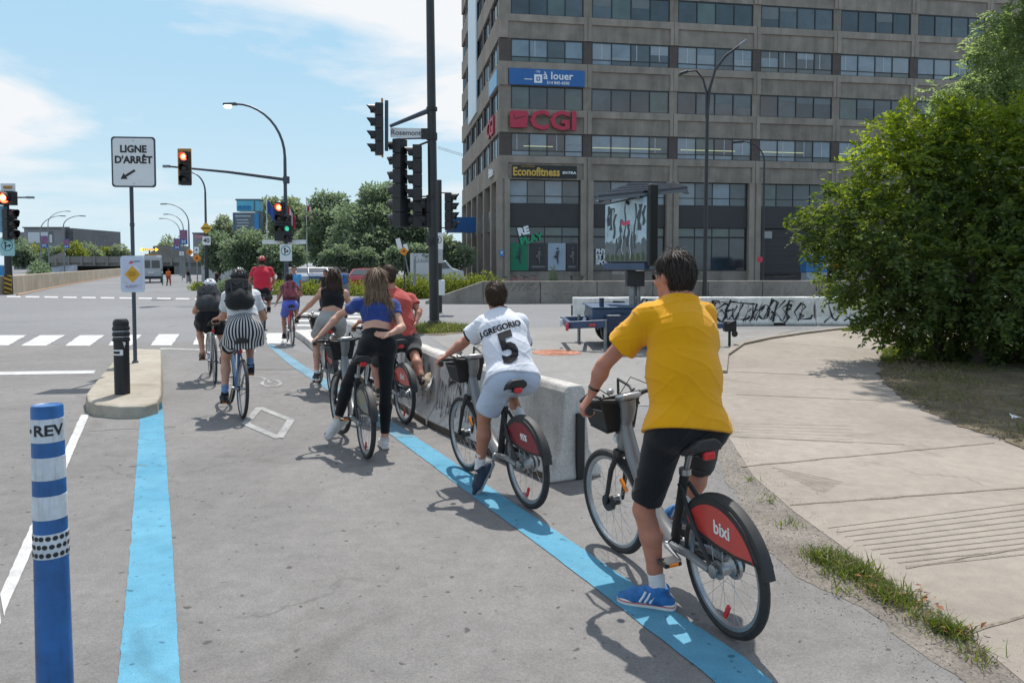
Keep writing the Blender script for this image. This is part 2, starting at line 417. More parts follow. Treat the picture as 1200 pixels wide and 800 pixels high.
# ---------------------------------------------------------------- ground surfaces
def ground_mat(name, c1, c2, fine=90.0, fine_amt=0.35, patch=0.35, crack=0.0, crack_sc=0.35, bump=0.3, rough=0.9, spots=0.0, lines=None):
    m = bpy.data.materials.new(name); m.use_nodes = True; nt = m.node_tree; N = nt.nodes; L = nt.links
    b = N['Principled BSDF']; b.inputs['Roughness'].default_value = rough; b.inputs['Specular IOR Level'].default_value = 0.3
    g = N.new('ShaderNodeNewGeometry'); pos = g.outputs['Position']
    def noise(sc, det, rg=0.6, off=(0, 0, 0), dist=0.0, scl=(1, 1, 1)):
        mp = N.new('ShaderNodeMapping'); mp.inputs['Location'].default_value = off; mp.inputs['Scale'].default_value = scl; L.new(pos, mp.inputs[0])
        n = N.new('ShaderNodeTexNoise'); n.inputs['Scale'].default_value = sc; n.inputs['Detail'].default_value = det; n.inputs['Roughness'].default_value = rg
        n.inputs['Distortion'].default_value = dist; L.new(mp.outputs[0], n.inputs['Vector']); return n.outputs['Fac']
    def ramp(src, p0, p1, a, bb):
        r = N.new('ShaderNodeValToRGB'); r.color_ramp.elements[0].position = p0; r.color_ramp.elements[1].position = p1
        r.color_ramp.elements[0].color = (*a, 1); r.color_ramp.elements[1].color = (*bb, 1); L.new(src, r.inputs[0]); return r.outputs[0]
    def mixc(fac, a, bb, mode='MIX'):
        x = N.new('ShaderNodeMixRGB'); x.blend_type = mode
        if isinstance(fac, float): x.inputs[0].default_value = fac
        else: L.new(fac, x.inputs[0])
        for i, s in ((1, a), (2, bb)):
            if isinstance(s, tuple): x.inputs[i].default_value = (*s, 1)
            else: L.new(s, x.inputs[i])
        return x.outputs[0]
    base = ramp(noise(patch, 6, 0.62, dist=0.6), 0.34, 0.66, c1, c2)
    k = 1+fine_amt
    sp = ramp(noise(fine, 2, 0.7), 0.28, 0.74, (1/k,)*3, (k*0.98,)*3)
    col = mixc(1.0, base, sp, 'MULTIPLY')
    md = ramp(noise(7.0, 5, 0.65, off=(3, 1, 0)), 0.3, 0.7, (0.88,)*3, (1.1,)*3)
    col = mixc(1.0, col, md, 'MULTIPLY')
    st = ramp(noise(0.9, 5, 0.6, off=(9, 4, 0), dist=1.2), 0.60, 0.72, (1, 1, 1), (0.80, 0.79, 0.78))
    col = mixc(1.0, col, st, 'MULTIPLY')
    if spots:
        s = ramp(noise(16.0, 1, 0.4, off=(5, 7, 1)), 0.71, 0.75, (0, 0, 0), (1, 1, 1))
        col = mixc(s, col, tuple(np.array(c1)*0.55))
    if crack:
        wv = N.new('ShaderNodeTexVoronoi'); wv.feature = 'DISTANCE_TO_EDGE'; wv.inputs['Scale'].default_value = crack_sc
        nn = N.new('ShaderNodeTexNoise'); nn.inputs['Scale'].default_value = 1.3; nn.inputs['Detail'].default_value = 5; L.new(pos, nn.inputs['Vector'])
        ad = N.new('ShaderNodeVectorMath'); ad.operation = 'MULTIPLY_ADD'; L.new(nn.outputs['Color'], ad.inputs[0]); ad.inputs[1].default_value = (1.4, 1.4, 0); L.new(pos, ad.inputs[2])
        L.new(ad.outputs[0], wv.inputs['Vector'])
        cr = ramp(wv.outputs['Distance'], 0.0, 0.006, (1, 1, 1), (0, 0, 0))
        gate = ramp(noise(0.25, 2, 0.5, off=(2, 8, 0)), 0.52, 0.6, (0, 0, 0), (crack,)*3)
        cm = mixc(1.0, cr, gate, 'MULTIPLY')
        col = mixc(cm, col, tuple(np.array(c1)*0.35))
    L.new(col, b.inputs['Base Color'])
    bp = N.new('ShaderNodeBump'); bp.inputs['Strength'].default_value = bump; bp.inputs['Distance'].default_value = 0.006
    L.new(noise(fine*1.3, 3, 0.7), bp.inputs['Height']); L.new(bp.outputs[0], b.inputs['Normal'])
    MATS[name] = m; return m

M_ASPH = ground_mat('asphalt', (0.134, 0.128, 0.123), (0.192, 0.185, 0.178), fine=110, fine_amt=0.30, patch=0.30, crack=0.5, spots=0.22)
M_ASPH2 = ground_mat('asphalt_far', (0.152, 0.153, 0.156), (0.190, 0.191, 0.194), fine=90, fine_amt=0.25, patch=0.12, crack=0.6, crack_sc=0.15)
M_CONC = ground_mat('path_concrete', (0.226, 0.197, 0.166), (0.288, 0.254, 0.216), fine=130, fine_amt=0.16, patch=0.45, crack=0.35, crack_sc=0.22, bump=0.2)
M_APRON = ground_mat('apron_concrete', (0.185, 0.18, 0.172), (0.235, 0.23, 0.22), fine=100, fine_amt=0.2, patch=0.5, crack=0.8, crack_sc=0.3)
M_DIRT = ground_mat('verge_dirt', (0.138, 0.121, 0.104), (0.192, 0.172, 0.149), fine=60, fine_amt=0.45, patch=2.2, bump=0.9, spots=1.0)
M_SOIL = ground_mat('soil', (0.07, 0.056, 0.036), (0.145, 0.118, 0.078), fine=45, fine_amt=0.55, patch=1.6, bump=1.0)
M_BLUE = ground_mat('blue_paint', (0.072, 0.238, 0.345), (0.104, 0.285, 0.39), fine=120, fine_amt=0.22, patch=1.2, bump=0.35, crack=0.5, crack_sc=0.8, spots=0.5)
M_WHITE = ground_mat('white_paint', (0.40, 0.40, 0.395), (0.52, 0.52, 0.51), fine=80, fine_amt=0.25, patch=2.5, bump=0.3, crack=0.8, crack_sc=2.0)
M_WORN = ground_mat('worn_white_paint', (0.20, 0.20, 0.197), (0.32, 0.32, 0.315), fine=60, fine_amt=0.45, patch=3.5, bump=0.3)

def sheet(name, pts, z, m, kind='structure', px=True, thick=0.0, jit=0.0, step=0.25):
    w = [G(*p, 0) if px else np.array([p[0], p[1], 0.0]) for p in pts]
    if jit:
        rs = np.random.RandomState(len(name)+len(pts)); out = []
        for i in range(len(w)):
            a, b = w[i], w[(i+1) % len(w)]; n = max(1, min(60, int(np.linalg.norm(b-a)/step)))
            ph = rs.rand(4)*6.28; dd = nz(b-a); nn = np.array([-dd[1], dd[0], 0])
            for k in range(n):
                q = lerp(a, b, k/n); l = np.linalg.norm(b-a)*k/n; e = min(1, k/3, (n-k)/3)
                q = q+nn*jit*e*(math.sin(l*5+ph[0])+0.7*math.sin(l*13+ph[1])+0.5*math.sin(l*31+ph[2])+0.35*rs.randn()); out.append(q)
        w = out
    mb = MB(); n = len(w)
    vs = [(p[0], p[1], z) for p in w]
    if thick:
        vs2 = vs+[(p[0], p[1], z-thick) for p in w]
        mb.add(vs2, [tuple(range(n))]+[(i, (i+1) % n, n+(i+1) % n, n+i) for i in range(n)])
    else: mb.add(vs, [tuple(range(n))])
    o = mb.build(name, m)
    bm = bmesh.new(); bm.from_mesh(o.data); bmesh.ops.triangulate(bm, faces=[f for f in bm.faces if len(f.verts) > 4], ngon_method='EAR_CLIP')
    for f in bm.faces:
        if abs(f.normal.z) > 0.9 and f.normal.z < 0: f.normal_flip()
    bm.to_mesh(o.data); bm.free()
    return tag(o, kind=kind)

# base ground, large enough to reach the horizon
mb = MB(); mb.add([(-900, -60, 0), (900, -60, 0), (900, 1500, 0), (-900, 1500, 0)], [(0, 1, 2, 3)])
ground = mb.build('ground', M_ASPH2); ground['kind'] = 'structure'
# the cycle lane / near road surface
sheet('road', [(-900, 1100), (-420, 560), (-200, 438), (0, 404), (300, 399), (470, 440), (700, 470), (840, 505), (905, 640), (985, 690), (1150, 800), (1420, 1100)], 0.004, M_ASPH)
# concrete apron behind the barriers
sheet('concrete_apron', [(505, 396), (560, 386), (668, 383.5), (850, 386), (935, 386), (868, 404), (846, 415), (838, 445), (842, 480), (720, 474), (600, 440), (530, 412)], 0.006, M_APRON, jit=0.01)
# concrete path on the right: raised slabs with joints
PATH = [(1260, 850), (1120, 735), (1050, 690), (985, 640), (930, 600), (884, 560), (855, 515), (846, 470), (843, 440), (850, 417), (872, 403), (940, 391), (1010, 383.5), (1062, 384), (1110, 395), (1150, 420), (1200, 470), (1330, 560), (1500, 700), (1600, 850)]
sheet('path', PATH, 0.0095, M_CONC, jit=0.004)
# kerb of the path where it meets the apron
def kerb(name, pts, w, z0, z1, m):
    mb = MB(); q = [G(*p) for p in pts]
    for a, b in zip(q[:-1], q[1:]):
        d = nz(b-a); n = np.array([-d[1], d[0], 0])*w/2
        e = d*0.004
        vs = [a-n+e, b-n-e, b+n-e, a+n+e]
        mb.add([(*p[:2], z0) for p in vs]+[(*p[:2], z1) for p in vs], [(4, 5, 6, 7), (0, 1, 5, 4), (1, 2, 6, 5), (2, 3, 7, 6), (3, 0, 4, 7)])
    o = mb.build(name, m, bevel=0.015); tag(o, kind='structure'); return o
kerb('path_kerb', [(846, 438), (849, 417.5), (868, 404.5), (900, 397.5), (940, 391.5), (975, 387.3), (1012, 383.6), (1050, 380.5)], 0.16, -0.05, 0.06, M_CONC)
# expansion joints of the slabs: recessed dark grooves (thin real strips of dirt in the joint)
M_JOINT = ground_mat('joint_dirt', (0.135, 0.114, 0.090), (0.185, 0.160, 0.128), fine=50, fine_amt=0.6, patch=3, bump=0.6)
def strip_px(name, a, b, w, z, m, wob=0.0):
    A, B = G(*a), G(*b); d = nz(B-A); n = np.array([-d[1], d[0], 0]); L = np.linalg.norm(B-A); k = max(2, int(L/0.12))
    rs = np.random.RandomState(int(a[0]*7+a[1])); vs = []
    for i in range(k+1):
        c = lerp(A, B, i/k)+n*rs.randn()*wob; ww = w*(0.7+0.6*rs.rand())
        vs += [(*(c-n*ww/2)[:2], z), (*(c+n*ww/2)[:2], z)]
    mb = MB(); mb.add(vs, [(2*i, 2*i+2, 2*i+3, 2*i+1) for i in range(k)]); o = mb.build(name, m); return tag(o, kind='structure')
for a, b, w in (((858, 436), (1016, 443), 0.03), ((862, 463), (1030, 470), 0.02), ((868, 548), (1165, 520), 0.028), ((925, 593), (1290, 566), 0.03), ((1062, 668), (1500, 588), 0.012), ((855, 512), (1060, 522), 0.012), ((880, 400.8), (1060, 412), 0.02), ((1135, 742), (1500, 640), 0.02)):
    strip_px('path_joint', a, b, w, 0.0125, M_JOINT, 0.004)
# grooved guidance strips cast into the path
M_GROOVE = ground_mat('groove_concrete', (0.182, 0.156, 0.126), (0.228, 0.198, 0.162), fine=70, fine_amt=0.4, patch=2, bump=0.4)
for i in range(10):
    t = i/9; strip_px('groove', (970+t*92, 620+t*46), (1330, 575+t*62), 0.011*(1+0.6*t), 0.012, M_GROOVE, 0.001)
for i in range(9):
    t = i/8; strip_px('groove', (905+t*52, 549+t*28), (884+t*74, 552+t*28) if i == 8 else (987-t*22, 566+t*14), 0.008, 0.012, M_GROOVE)
for i in range(6):
    t = i/5; strip_px('groove', (858, 497+t*16), (1000, 500+t*20), 0.007, 0.012, M_GROOVE)
# dirt verge between cycle lane and path
sheet('dirt_verge', [(839, 455), (846, 470), (856, 505), (886, 557), (936, 600), (993, 640), (1057, 690), (1128, 736), (1275, 850), (1240, 860), (1130, 800), (1070, 760), (1010, 712), (960, 690), (925, 668), (890, 640), (870, 600), (850, 560), (838, 520)], 0.0065, M_DIRT, jit=0.022, step=0.05)
# island of soil under the bush
GRASS = [(1062, 400), (1040, 408), (1031, 425), (1033, 445), (1055, 466), (1092, 486), (1140, 505), (1200, 528), (1400, 600), (1700, 620), (1700, 400), (1300, 388), (1120, 390)]
sheet('soil', GRASS, 0.018, M_SOIL, jit=0.05, step=0.08)

# painted markings
def strip(name, pairs, z, m, jit=0.0018):
    rs = np.random.RandomState(5); rows = []
    for l, r in pairs: rows.append((G(*l), G(*r)))
    vs = []; 
    for (a, b), (c, d) in zip(rows[:-1], rows[1:]):
        n = max(2, min(80, int(np.linalg.norm(c-a)/0.06)))
        for i in range(n):
            t = i/n; vs += [lerp(a, c, t), lerp(b, d, t)]
    vs += list(rows[-1])
    vs = [(p[0]+rs.randn()*jit, p[1]+rs.randn()*jit, z) for p in vs]
    mb = MB(); mb.add(vs, [(2*i, 2*i+2, 2*i+3, 2*i+1) for i in range(len(vs)//2-1)]); o = mb.build(name, m)
    bm = bmesh.new(); bm.from_mesh(o.data)
    for f in bm.faces:
        if f.normal.z < 0: f.normal_flip()
    bm.to_mesh(o.data); bm.free()
    return tag(o, kind='structure')
strip('blue_lane_line', [((165, 477), (190.5, 477)), ((153, 640), (202, 640)), ((138, 800), (211, 800)), ((95, 1100), (228, 1100))], 0.009, M_BLUE)
M_BLUEW = ground_mat('blue_paint_worn', (0.105, 0.195, 0.25), (0.15, 0.27, 0.345), fine=70, fine_amt=0.4, patch=2.5, bump=0.35, crack=0.5, crack_sc=0.8, spots=0.7)
strip('blue_lane_line', [((312, 404), (320, 404)), ((340, 428), (355, 428)), ((410, 476), (432, 476)), ((462, 513), (488, 513))], 0.009, M_BLUEW)
strip('blue_lane_line', [((462, 513.2), (488, 513.2)), ((500, 541), (530, 541)), ((556, 584), (592, 584)), ((640, 646), (686, 646)), ((700, 692), (752, 692)), ((800, 770), (870, 770)), ((845, 806), (912, 806)), ((1060, 975), (1160, 975))], 0.009, M_BLUE)
strip('white_edge_line', [((-14, 760), (0, 800)), ((0, 697), (4, 724)), ((95, 486.5), (104.5, 486.5))][1:], 0.009, M_WHITE)
strip('white_edge_line', [((-300, 1240), (-240, 1280)), ((-1, 699), (1, 731))], 0.009, M_WHITE)
stripes = [[(-62, 393), (-30, 393), (-60, 406), (-98, 406)], [(-8, 393), (31, 393), (10, 405), (-22, 405)], [(47, 393), (76.5, 393), (54, 405.5), (24, 405.5)], [(93.5, 393), (122.5, 393), (105, 405.5), (76, 405.5)], [(137, 392.5), (166, 392.5), (154, 405), (127, 405)],
           [(186, 391.8), (210.5, 391.8), (201, 405), (176.5, 405)], [(232, 391.5), (255, 391.5), (250, 404), (226, 404)], [(272, 391), (298, 391), (296, 403), (268, 403)], [(312, 390.5), (336, 390.5), (340, 403), (313, 403)]]
for s in stripes: sheet('crosswalk_stripe', s, 0.009, M_WHITE, jit=0.006, step=0.1)
for y, x0, x1 in ((366.5, 352, 418), (370.5, 349, 424), (375, 347, 430), (380.5, 348, 436), (386.5, 352, 444)):
    sheet('crosswalk_stripe', [(x0, y), (x1, y), (x1+2, y+2.0), (x0, y+2.0)], 0.0085, M_WHITE)
sheet('stop_line', [(-160, 438.2), (112, 434.5), (110, 438), (-160, 442.2)], 0.009, M_WHITE, jit=0.004)
sheet('stop_line', [(188, 408), (300, 410.5), (300, 412.5), (188, 410)], 0.009, M_WORN)
for i in range(11):
    x = 8+i*22; sheet('lane_dash', [(x, 346.8+i*0.28), (x+16, 347+i*0.28), (x+16, 348.6+i*0.28), (x, 348.4+i*0.28)], 0.009, M_WHITE)
# diamond and bicycle symbol (worn paint)
def poly_line(name, pts, w, m, closed=False, z=0.009):
    q = [G(*p) for p in pts]; 
    if closed: q.append(q[0])
    mb = MB()
    for i, (a, b) in enumerate(zip(q[:-1], q[1:])):
        d = nz(b-a); n = np.array([-d[1], d[0], 0])*w/2; a = a-d*w*0.3*(i % 2); zz = z+0.0008*(i % 2)
        mb.add([(*(a-n)[:2], zz), (*(b-n)[:2], zz), (*(b+n)[:2], zz), (*(a+n)[:2], zz)], [(0, 1, 2, 3)])
    return tag(mb.build(name, m), kind='structure')
poly_line('diamond_marking', [(304, 478), (341, 493), (327, 514), (288, 497)], 0.085, M_WORN, True)
def ell(cx, cy, rx, ry, n=16): return [(cx+rx*math.cos(2*math.pi*i/n), cy+ry*math.sin(2*math.pi*i/n)) for i in range(n)]
bs = [ell(318, 449.5, 11, 4.0), ell(275, 447, 10, 4.0)]
for e in bs: poly_line('bicycle_marking', e, 0.05, M_WORN, True)
poly_line('bicycle_marking', [(275, 447), (292, 441), (308, 443), (318, 449.5)], 0.05, M_WORN)
# patched seam across the lane and in the foreground
M_SEAM = ground_mat('seam', (0.10, 0.10, 0.10), (0.16, 0.16, 0.16), fine=60, fine_amt=0.4, patch=2)
strip_px('road_seam', (205, 501), (104, 505), 0.015, 0.0085, M_SEAM, 0.01)
strip_px('road_seam', (296, 433.5), (362, 433), 0.03, 0.0085, M_SEAM, 0.01)
strip_px('road_seam', (152, 547), (172, 546), 0.02, 0.0105, M_SEAM, 0.004)
strip_px('road_seam', (330, 401), (470, 402), 0.03, 0.0085, M_SEAM, 0.01)
# orange painted manhole cover
mc = G(652, 413.5); mb = MB(); mb.lathe([(0.48, 0), (0.48, 0.006), (0.45, 0.012), (0.40, 0.008)], 32, (mc[0], mc[1], 0.008))
for k in range(3): mb.ring((mc[0], mc[1], 0.016), (1, 0, 0), (0, 1, 0), 0.12+0.11*k, [(-0.015, 0), (0.015, 0), (0.012, 0.006), (-0.012, 0.006)], 24)
tag(mb.build('manhole_cover', mat('manhole_orange', (0.36, 0.15, 0.09), 0.85, 0.3, 5, 0.3)), 'round manhole cover painted faded orange on the grey apron', 'manhole cover')
mc2 = G(190, 351.5); mb = MB(); mb.lathe([(0.5, 0), (0.5, 0.012), (0.46, 0.016)], 24, (mc2[0], mc2[1], 0.004))
tag(mb.build('manhole_cover', mat('iron', (0.06, 0.06, 0.06), 0.7, 0.2, 8)), 'dark iron manhole cover far up the grey street', 'manhole cover')

# ---------------------------------------------------------------- traffic island
M_ISL = ground_mat('island_concrete', (0.27, 0.24, 0.19), (0.35, 0.32, 0.265), fine=100, fine_amt=0.2, patch=1.0, crack=0.6, crack_sc=0.6)
def island():
    top = [(160, 408), (188.5, 409), (189, 440), (188.5, 462), (184, 470), (168, 474.5), (140, 475), (112, 472.5), (103, 468.5), (101, 461), (112, 447), (132, 424), (146, 411)]
    q = [G(px, py, 0.15) for px, py in top]; c = np.mean(q, 0); n = len(q); mb = MB()
    inner = [lerp(p, c, 0.03) for p in q]
    base = [p+nz((p-c)*(1, 1, 0))*0.035 for p in q]
    vs = [(p[0], p[1], 0.152) for p in inner]+[(p[0], p[1], 0.135) for p in q]+[(p[0], p[1], -0.03) for p in base]
    fs = [tuple(range(n))]
    for r in (0, 1):
        for i in range(n):
            j = (i+1) % n; fs.append((r*n+i, r*n+j, (r+1)*n+j, (r+1)*n+i))
    mb.add(vs, fs)
    o = mb.build('traffic_island', M_ISL, bevel=0.012); tag(o, kind='structure')
    # blue paint spilled on the front corner
    a, b = G(163, 474.4, 0.135), G(186.5, 467.5, 0.135)
    mb = MB(); d = nz(b-a); nrm = np.array([d[1], -d[0], 0])
    rs = np.random.RandomState(3); pts = []
    for i in range(13):
        p = lerp(a, b, i/12); o_ = nrm*0.042
        pts.append((p+o_, 0.02, 0.075+0.05*rs.rand()))
    vs = []
    for p, z0, z1 in pts: vs += [(p[0], p[1], z0), (p[0]-nrm[0]*0.012, p[1]-nrm[1]*0.012, z1)]
    mb.add(vs, [(2*i, 2*i+2, 2*i+3, 2*i+1) for i in range(12)])
    tag(mb.build('blue_paint_splash', M_BLUE), kind='structure')
island()
# ---------------------------------------------------------------- the office block
def office():
    O = np.array([-1.02, 61.4, 0.0]); th = math.atan2(4.9, 29.8)
    ex = np.array([math.cos(th), math.sin(th), 0]); ey = np.array([-math.sin(th), math.cos(th), 0]); ez = np.array([0, 0, 1.0])   # ex along the front, ey into the block
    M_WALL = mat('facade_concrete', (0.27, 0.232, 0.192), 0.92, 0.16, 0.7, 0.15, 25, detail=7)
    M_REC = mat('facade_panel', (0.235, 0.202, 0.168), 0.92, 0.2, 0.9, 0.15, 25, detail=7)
    streaks(M_WALL, (1.3, 1.3, 0.12), 0.28); streaks(M_REC, (1.1, 1.1, 0.10), 0.30)
    M_COL = mat('facade_brown', (0.085, 0.066, 0.058), 0.8, 0.15, 2)
    M_FR = mat('window_frame_dark', (0.018, 0.02, 0.022), 0.5)
    M_FASC = mat('fascia_dark', (0.035, 0.034, 0.034), 0.6, 0.1, 1)
    GL = [mat('glass_blue', (0.165, 0.215, 0.255), 0.12, 0.2, 0.8, spec=0.8), mat('glass_grey', (0.065, 0.082, 0.092), 0.10, 0.3, 0.8, spec=0.8), mat('glass_dark', (0.028, 0.038, 0.046), 0.08, 0.4, 0.7, spec=0.9),
          mat('glass_blind', (0.22, 0.255, 0.28), 0.25, 0.1, 0.8, spec=0.7), mat('glass_green', (0.07, 0.10, 0.092), 0.12, 0.25, 0.8, spec=0.8)]
    b = thing('office_building', O, 'large brown concrete office block with ribbon windows and red lettering', 'building')
    def W(u, v, z): return O+ex*u+ey*v+ez*z
    Rb = np.stack([ex, ey, ez], 1)
    def bx(mb, u0, u1, v0, v1, z0, z1): mb.box(W((u0+u1)/2, (v0+v1)/2, (z0+z1)/2), (abs(u1-u0), abs(v1-v0), abs(z1-z0)), Rb)
    # floor lines (underside of each concrete band) going up
    Z = [8.5+3.70*i for i in range(0, 8)]          # 8.5, 12.2, 15.9, 19.6, 23.3 ...
    BW, NB, DEP = 7.28, 7, 30.0
    U = [0.0]+[7.22+BW*i for i in range(NB)]
    # body behind the skin
    mb = MB(); bx(mb, 0.55, U[-1]-0.3, 0.75, DEP-0.3, 0, Z[-1]+1); mb.build('core', mat('interior_dark', (0.02, 0.022, 0.024), 0.9), b)
    mb = MB(); bx(mb, 0, U[-1], 0, DEP, Z[-1]+1.1, Z[-1]+1.6); mb.build('roof', M_WALL, b)
    rs = np.random.RandomState(21)
    for fi, z in enumerate(Z):
        # concrete band of this storey: one panel per bay, with a recessed field
        for i in range(NB):
            u0, u1 = U[i], U[i+1]
            mb = MB(); zt = z+1.86; g = 0.02
            lm = 0.72 if i == 0 else 0.36; rm = 0.30
            bx(mb, u0+g, u1-g, 0.02, 0.6, z+1.30, zt)          # upper lip
            bx(mb, u0+g, u0+lm, 0.02, 0.6, z, z+1.30); bx(mb, u1-rm, u1-g, 0.02, 0.6, z, z+1.30)
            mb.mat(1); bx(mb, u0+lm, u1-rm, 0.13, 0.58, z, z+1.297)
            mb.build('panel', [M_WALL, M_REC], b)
            if fi == len(Z)-1: continue
            # window band above the panel
            z0, z1 = z+1.862, z+3.70
            cu = 0.98 if i == 0 else 0.36
            mb = MB(); bx(mb, u0-0.34 if i else 0.03, u0+cu-0.02, 0.12, 0.62, z0, z1); mb.build('column', M_COL if fi % 2 == 0 else M_REC, b)
            w0, w1 = u0+cu, u1-0.36; zm = z0+0.42; n = 4; vv = 0.16
            mb = MB()
            bx(mb, w0, w1, vv, vv+0.14, z1-0.10, z1-0.003); bx(mb, w0, w1, vv, vv+0.14, z0, z0+0.06)
            for k in range(n+1): uu = lerp(w0+0.03, w1-0.03, k/n); bx(mb, uu-0.035, uu+0.035, vv-0.01, vv+0.13, z0+0.06, z1-0.10)
            if fi % 2 == 0:
                bx(mb, w0, w1, vv+0.012, vv+0.12, zm-0.03, zm+0.03)
            fr = mb.build('window', M_FR, b)
            for k in range(n):
                a_, c_ = lerp(w0+0.03, w1-0.03, k/n)+0.036, lerp(w0+0.03, w1-0.03, (k+1)/n)-0.036
                if fi % 2 == 0: top = rs.choice([0, 0, 3, 1, 3, 1] if fi > 1 else [0, 1, 3, 4, 2])
                else: top = rs.choice([1, 2, 2, 4, 1])
                mb = MB(); bx(mb, a_, c_, vv+0.05, vv+0.09, zm+0.031 if fi % 2 == 0 else z0+0.061, z1-0.101)
                mb.build('pane', GL[top], fr)
                if rs.rand() < (0.40 if fi % 2 else 0.22):      # roller blind part way down behind the glass line
                    hb_ = z1-0.101-(z1-z0)*rs.choice([0.18, 0.28, 0.4, 0.55]); mb = MB(); bx(mb, a_+0.03, c_-0.03, vv+0.035, vv+0.049, hb_, z1-0.102); mb.build('blind', GL[rs.choice([3, 0, 1])] if fi % 2 == 0 else mat('blind_grey', (0.13, 0.15, 0.155), 0.5, 0.1, 1), fr)
                if fi % 2 == 0:
                    mb = MB(); bx(mb, a_, c_, vv+0.05, vv+0.09, z0+0.061, zm-0.031); mb.build('pane', GL[rs.choice([0, 1, 4])], fr)
                    # blind edges: pale uprights behind/at the pane
                    if rs.rand() < 0.75:
                        mb = MB(); uu = lerp(a_, c_, rs.choice([0.3, 0.5, 0.55])); bx(mb, uu-0.03, uu+0.03, vv+0.03, vv+0.05, zm+0.05, z1-0.12); mb.build('blind_edge', mat('blind_white', (0.42, 0.45, 0.47), 0.6), fr)
    # ground storey
    zc = Z[0]
    for i in range(NB+1):
        u = U[i] if i else 0.35
        mb = MB()
        for s in (-1, 1):
            bx(mb, u+s*0.30-0.22, u+s*0.30+0.22, -0.02, 0.5, 0.15, zc-0.003)
        bx(mb, u-0.09, u+0.09, 0.08, 0.5, 0.15, zc-0.003)
        mb.build('column', M_WALL, b)
    for i in range(NB):
        u0, u1 = (U[i] if i else 0.35)+0.53, U[i+1]-0.53
        mb = MB(); bx(mb, u0, u1, 0.42, 0.7, 0.15, 1.15); mb.build('plinth', M_REC, b)
        dark = i >= 3
        mb = MB(); bx(mb, u0, u1, 0.30, 0.6, 4.75, 6.55); mb.build('fascia', M_FASC, b)
        for (z0, z1, n, ch) in ((6.55, zc, 4, [0, 1, 3, 1] if i < 3 else [2, 1, 2, 4]), (3.95, 4.75, 4, [4, 2, 4, 1]), (1.15, 3.95, 4, [2, 2, 2, 2])):
            if i == 3 and z1 < 5: 
                continue
            mb = MB(); vv = 0.40
            bx(mb, u0, u1, vv, vv+0.12, z0, z0+0.07); bx(mb, u0, u1, vv, vv+0.12, z1-0.07, z1-0.003)
            for k in range(n+1): uu = lerp(u0+0.03, u1-0.03, k/n); bx(mb, uu-0.03, uu+0.03, vv-0.005, vv+0.11, z0+0.07, z1-0.07)
            if z1 == zc: bx(mb, u0, u1, vv+0.01, vv+0.1, z0+0.62, z0+0.68)
            fr = mb.build('window', M_FR, b)
            for k in range(n):
                mb = MB(); a_, c_ = lerp(u0+0.03, u1-0.03, k/n)+0.031, lerp(u0+0.03, u1-0.03, (k+1)/n)-0.031
                bx(mb, a_, c_, vv+0.04, vv+0.08, z0+0.07, z1-0.07); mb.build('pane', GL[ch[(k+i) % 4]], fr)
        if i == 3:      # dark roller shutter of the loading bay, ribs one by one
            for k in range(12):
                z0 = 0.2+k*0.375; mb = MB(); bx(mb, u0, u1, 0.40+0.02*(k % 2), 0.6, z0, z0+0.37); mb.build('shutter_slat', M_FASC, b)
            mb = MB(); bx(mb, u0+0.3, u0+1.2, 0.32, 0.41, 3.9, 4.5); mb.build('vent', mat('vent_grey', (0.3, 0.3, 0.3), 0.6), b)
    # left flank: bands, ribbon windows and columns seen edge-on
    nbl = 6; bl = DEP/nbl
    for fi, z in enumerate(Z):
        for i in range(nbl):
            v0, v1 = i*bl, (i+1)*bl
            mb = MB(); bx(mb, -0.004, 0.55, v0+(0.61 if i == 0 else 0.02), v1-0.02, z+0.002, z+1.86); mb.build('panel', M_WALL, b)
            if fi == len(Z)-1: continue
            mb = MB(); bx(mb, 0.06, 0.6, v0+(0.63 if i == 0 else 0), v0+0.9, z+1.862, z+3.698); mb.build('column', M_COL, b)
            mb = MB()
            bx(mb, 0.14, 0.3, v0+0.9, v1, z+1.862, z+1.93); bx(mb, 0.14, 0.3, v0+0.9, v1, z+3.62, z+3.698)
            for k in range(4): vv = lerp(v0+0.93, v1-0.03, k/3); bx(mb, 0.13, 0.29, vv-0.03, vv+0.03, z+1.93, z+3.62)
            fr = mb.build('window', M_FR, b)
            for k in range(3):
                mb = MB(); a_, c_ = lerp(v0+0.93, v1-0.03, k/3)+0.032, lerp(v0+0.93, v1-0.03, (k+1)/3)-0.032
                bx(mb, 0.18, 0.24, a_, c_, z+1.93, z+3.62); mb.build('pane', GL[[0, 1, 3][(k+i+fi) % 3] if fi % 2 == 0 else 2], fr)
    for i in range(1, nbl+1):
        mb = MB(); bx(mb, 0.0, 0.9, i*bl-0.45, i*bl+0.45, 0.15, zc); mb.build('column', M_WALL, b)
        mb = MB(); bx(mb, 0.5, 0.62, (i-1)*bl+0.5, i*bl-0.46, 1.2, zc-0.01); mb.build('pane', GL[2 if i % 2 else 1], b)
        mb = MB(); bx(mb, 0.3, 0.49, (i-1)*bl+0.5, i*bl-0.46, 4.6, 6.4); mb.build('fascia', mat('flank_glass', (0.12, 0.15, 0.17), 0.2), b)
    # tall pale strip on the flank
    mb = MB(); bx(mb, -0.16, -0.02, 14.5, 21.5, 16.5, 35); mb.build('banner', mat('flank_strip_pale', (0.62, 0.70, 0.76), 0.5, 0.06, 0.3), b)
    # lettering
    def letters(name, txt, size, u, z, m, depth=0.12, bold=0.0, sx=1.0, v=-0.10, rot=0.0, parent=b, align='CENTER'):
        e1 = ex*math.cos(rot)+ez*math.sin(rot); e2 = -ex*math.sin(rot)+ez*math.cos(rot)
        vs, fs = text_mesh(txt, size, e1, e2, W(u, v, z), depth, bold, align, 2, sx)
        mb = MB(); mb.add(vs, fs); return mb.build(name, m, parent)
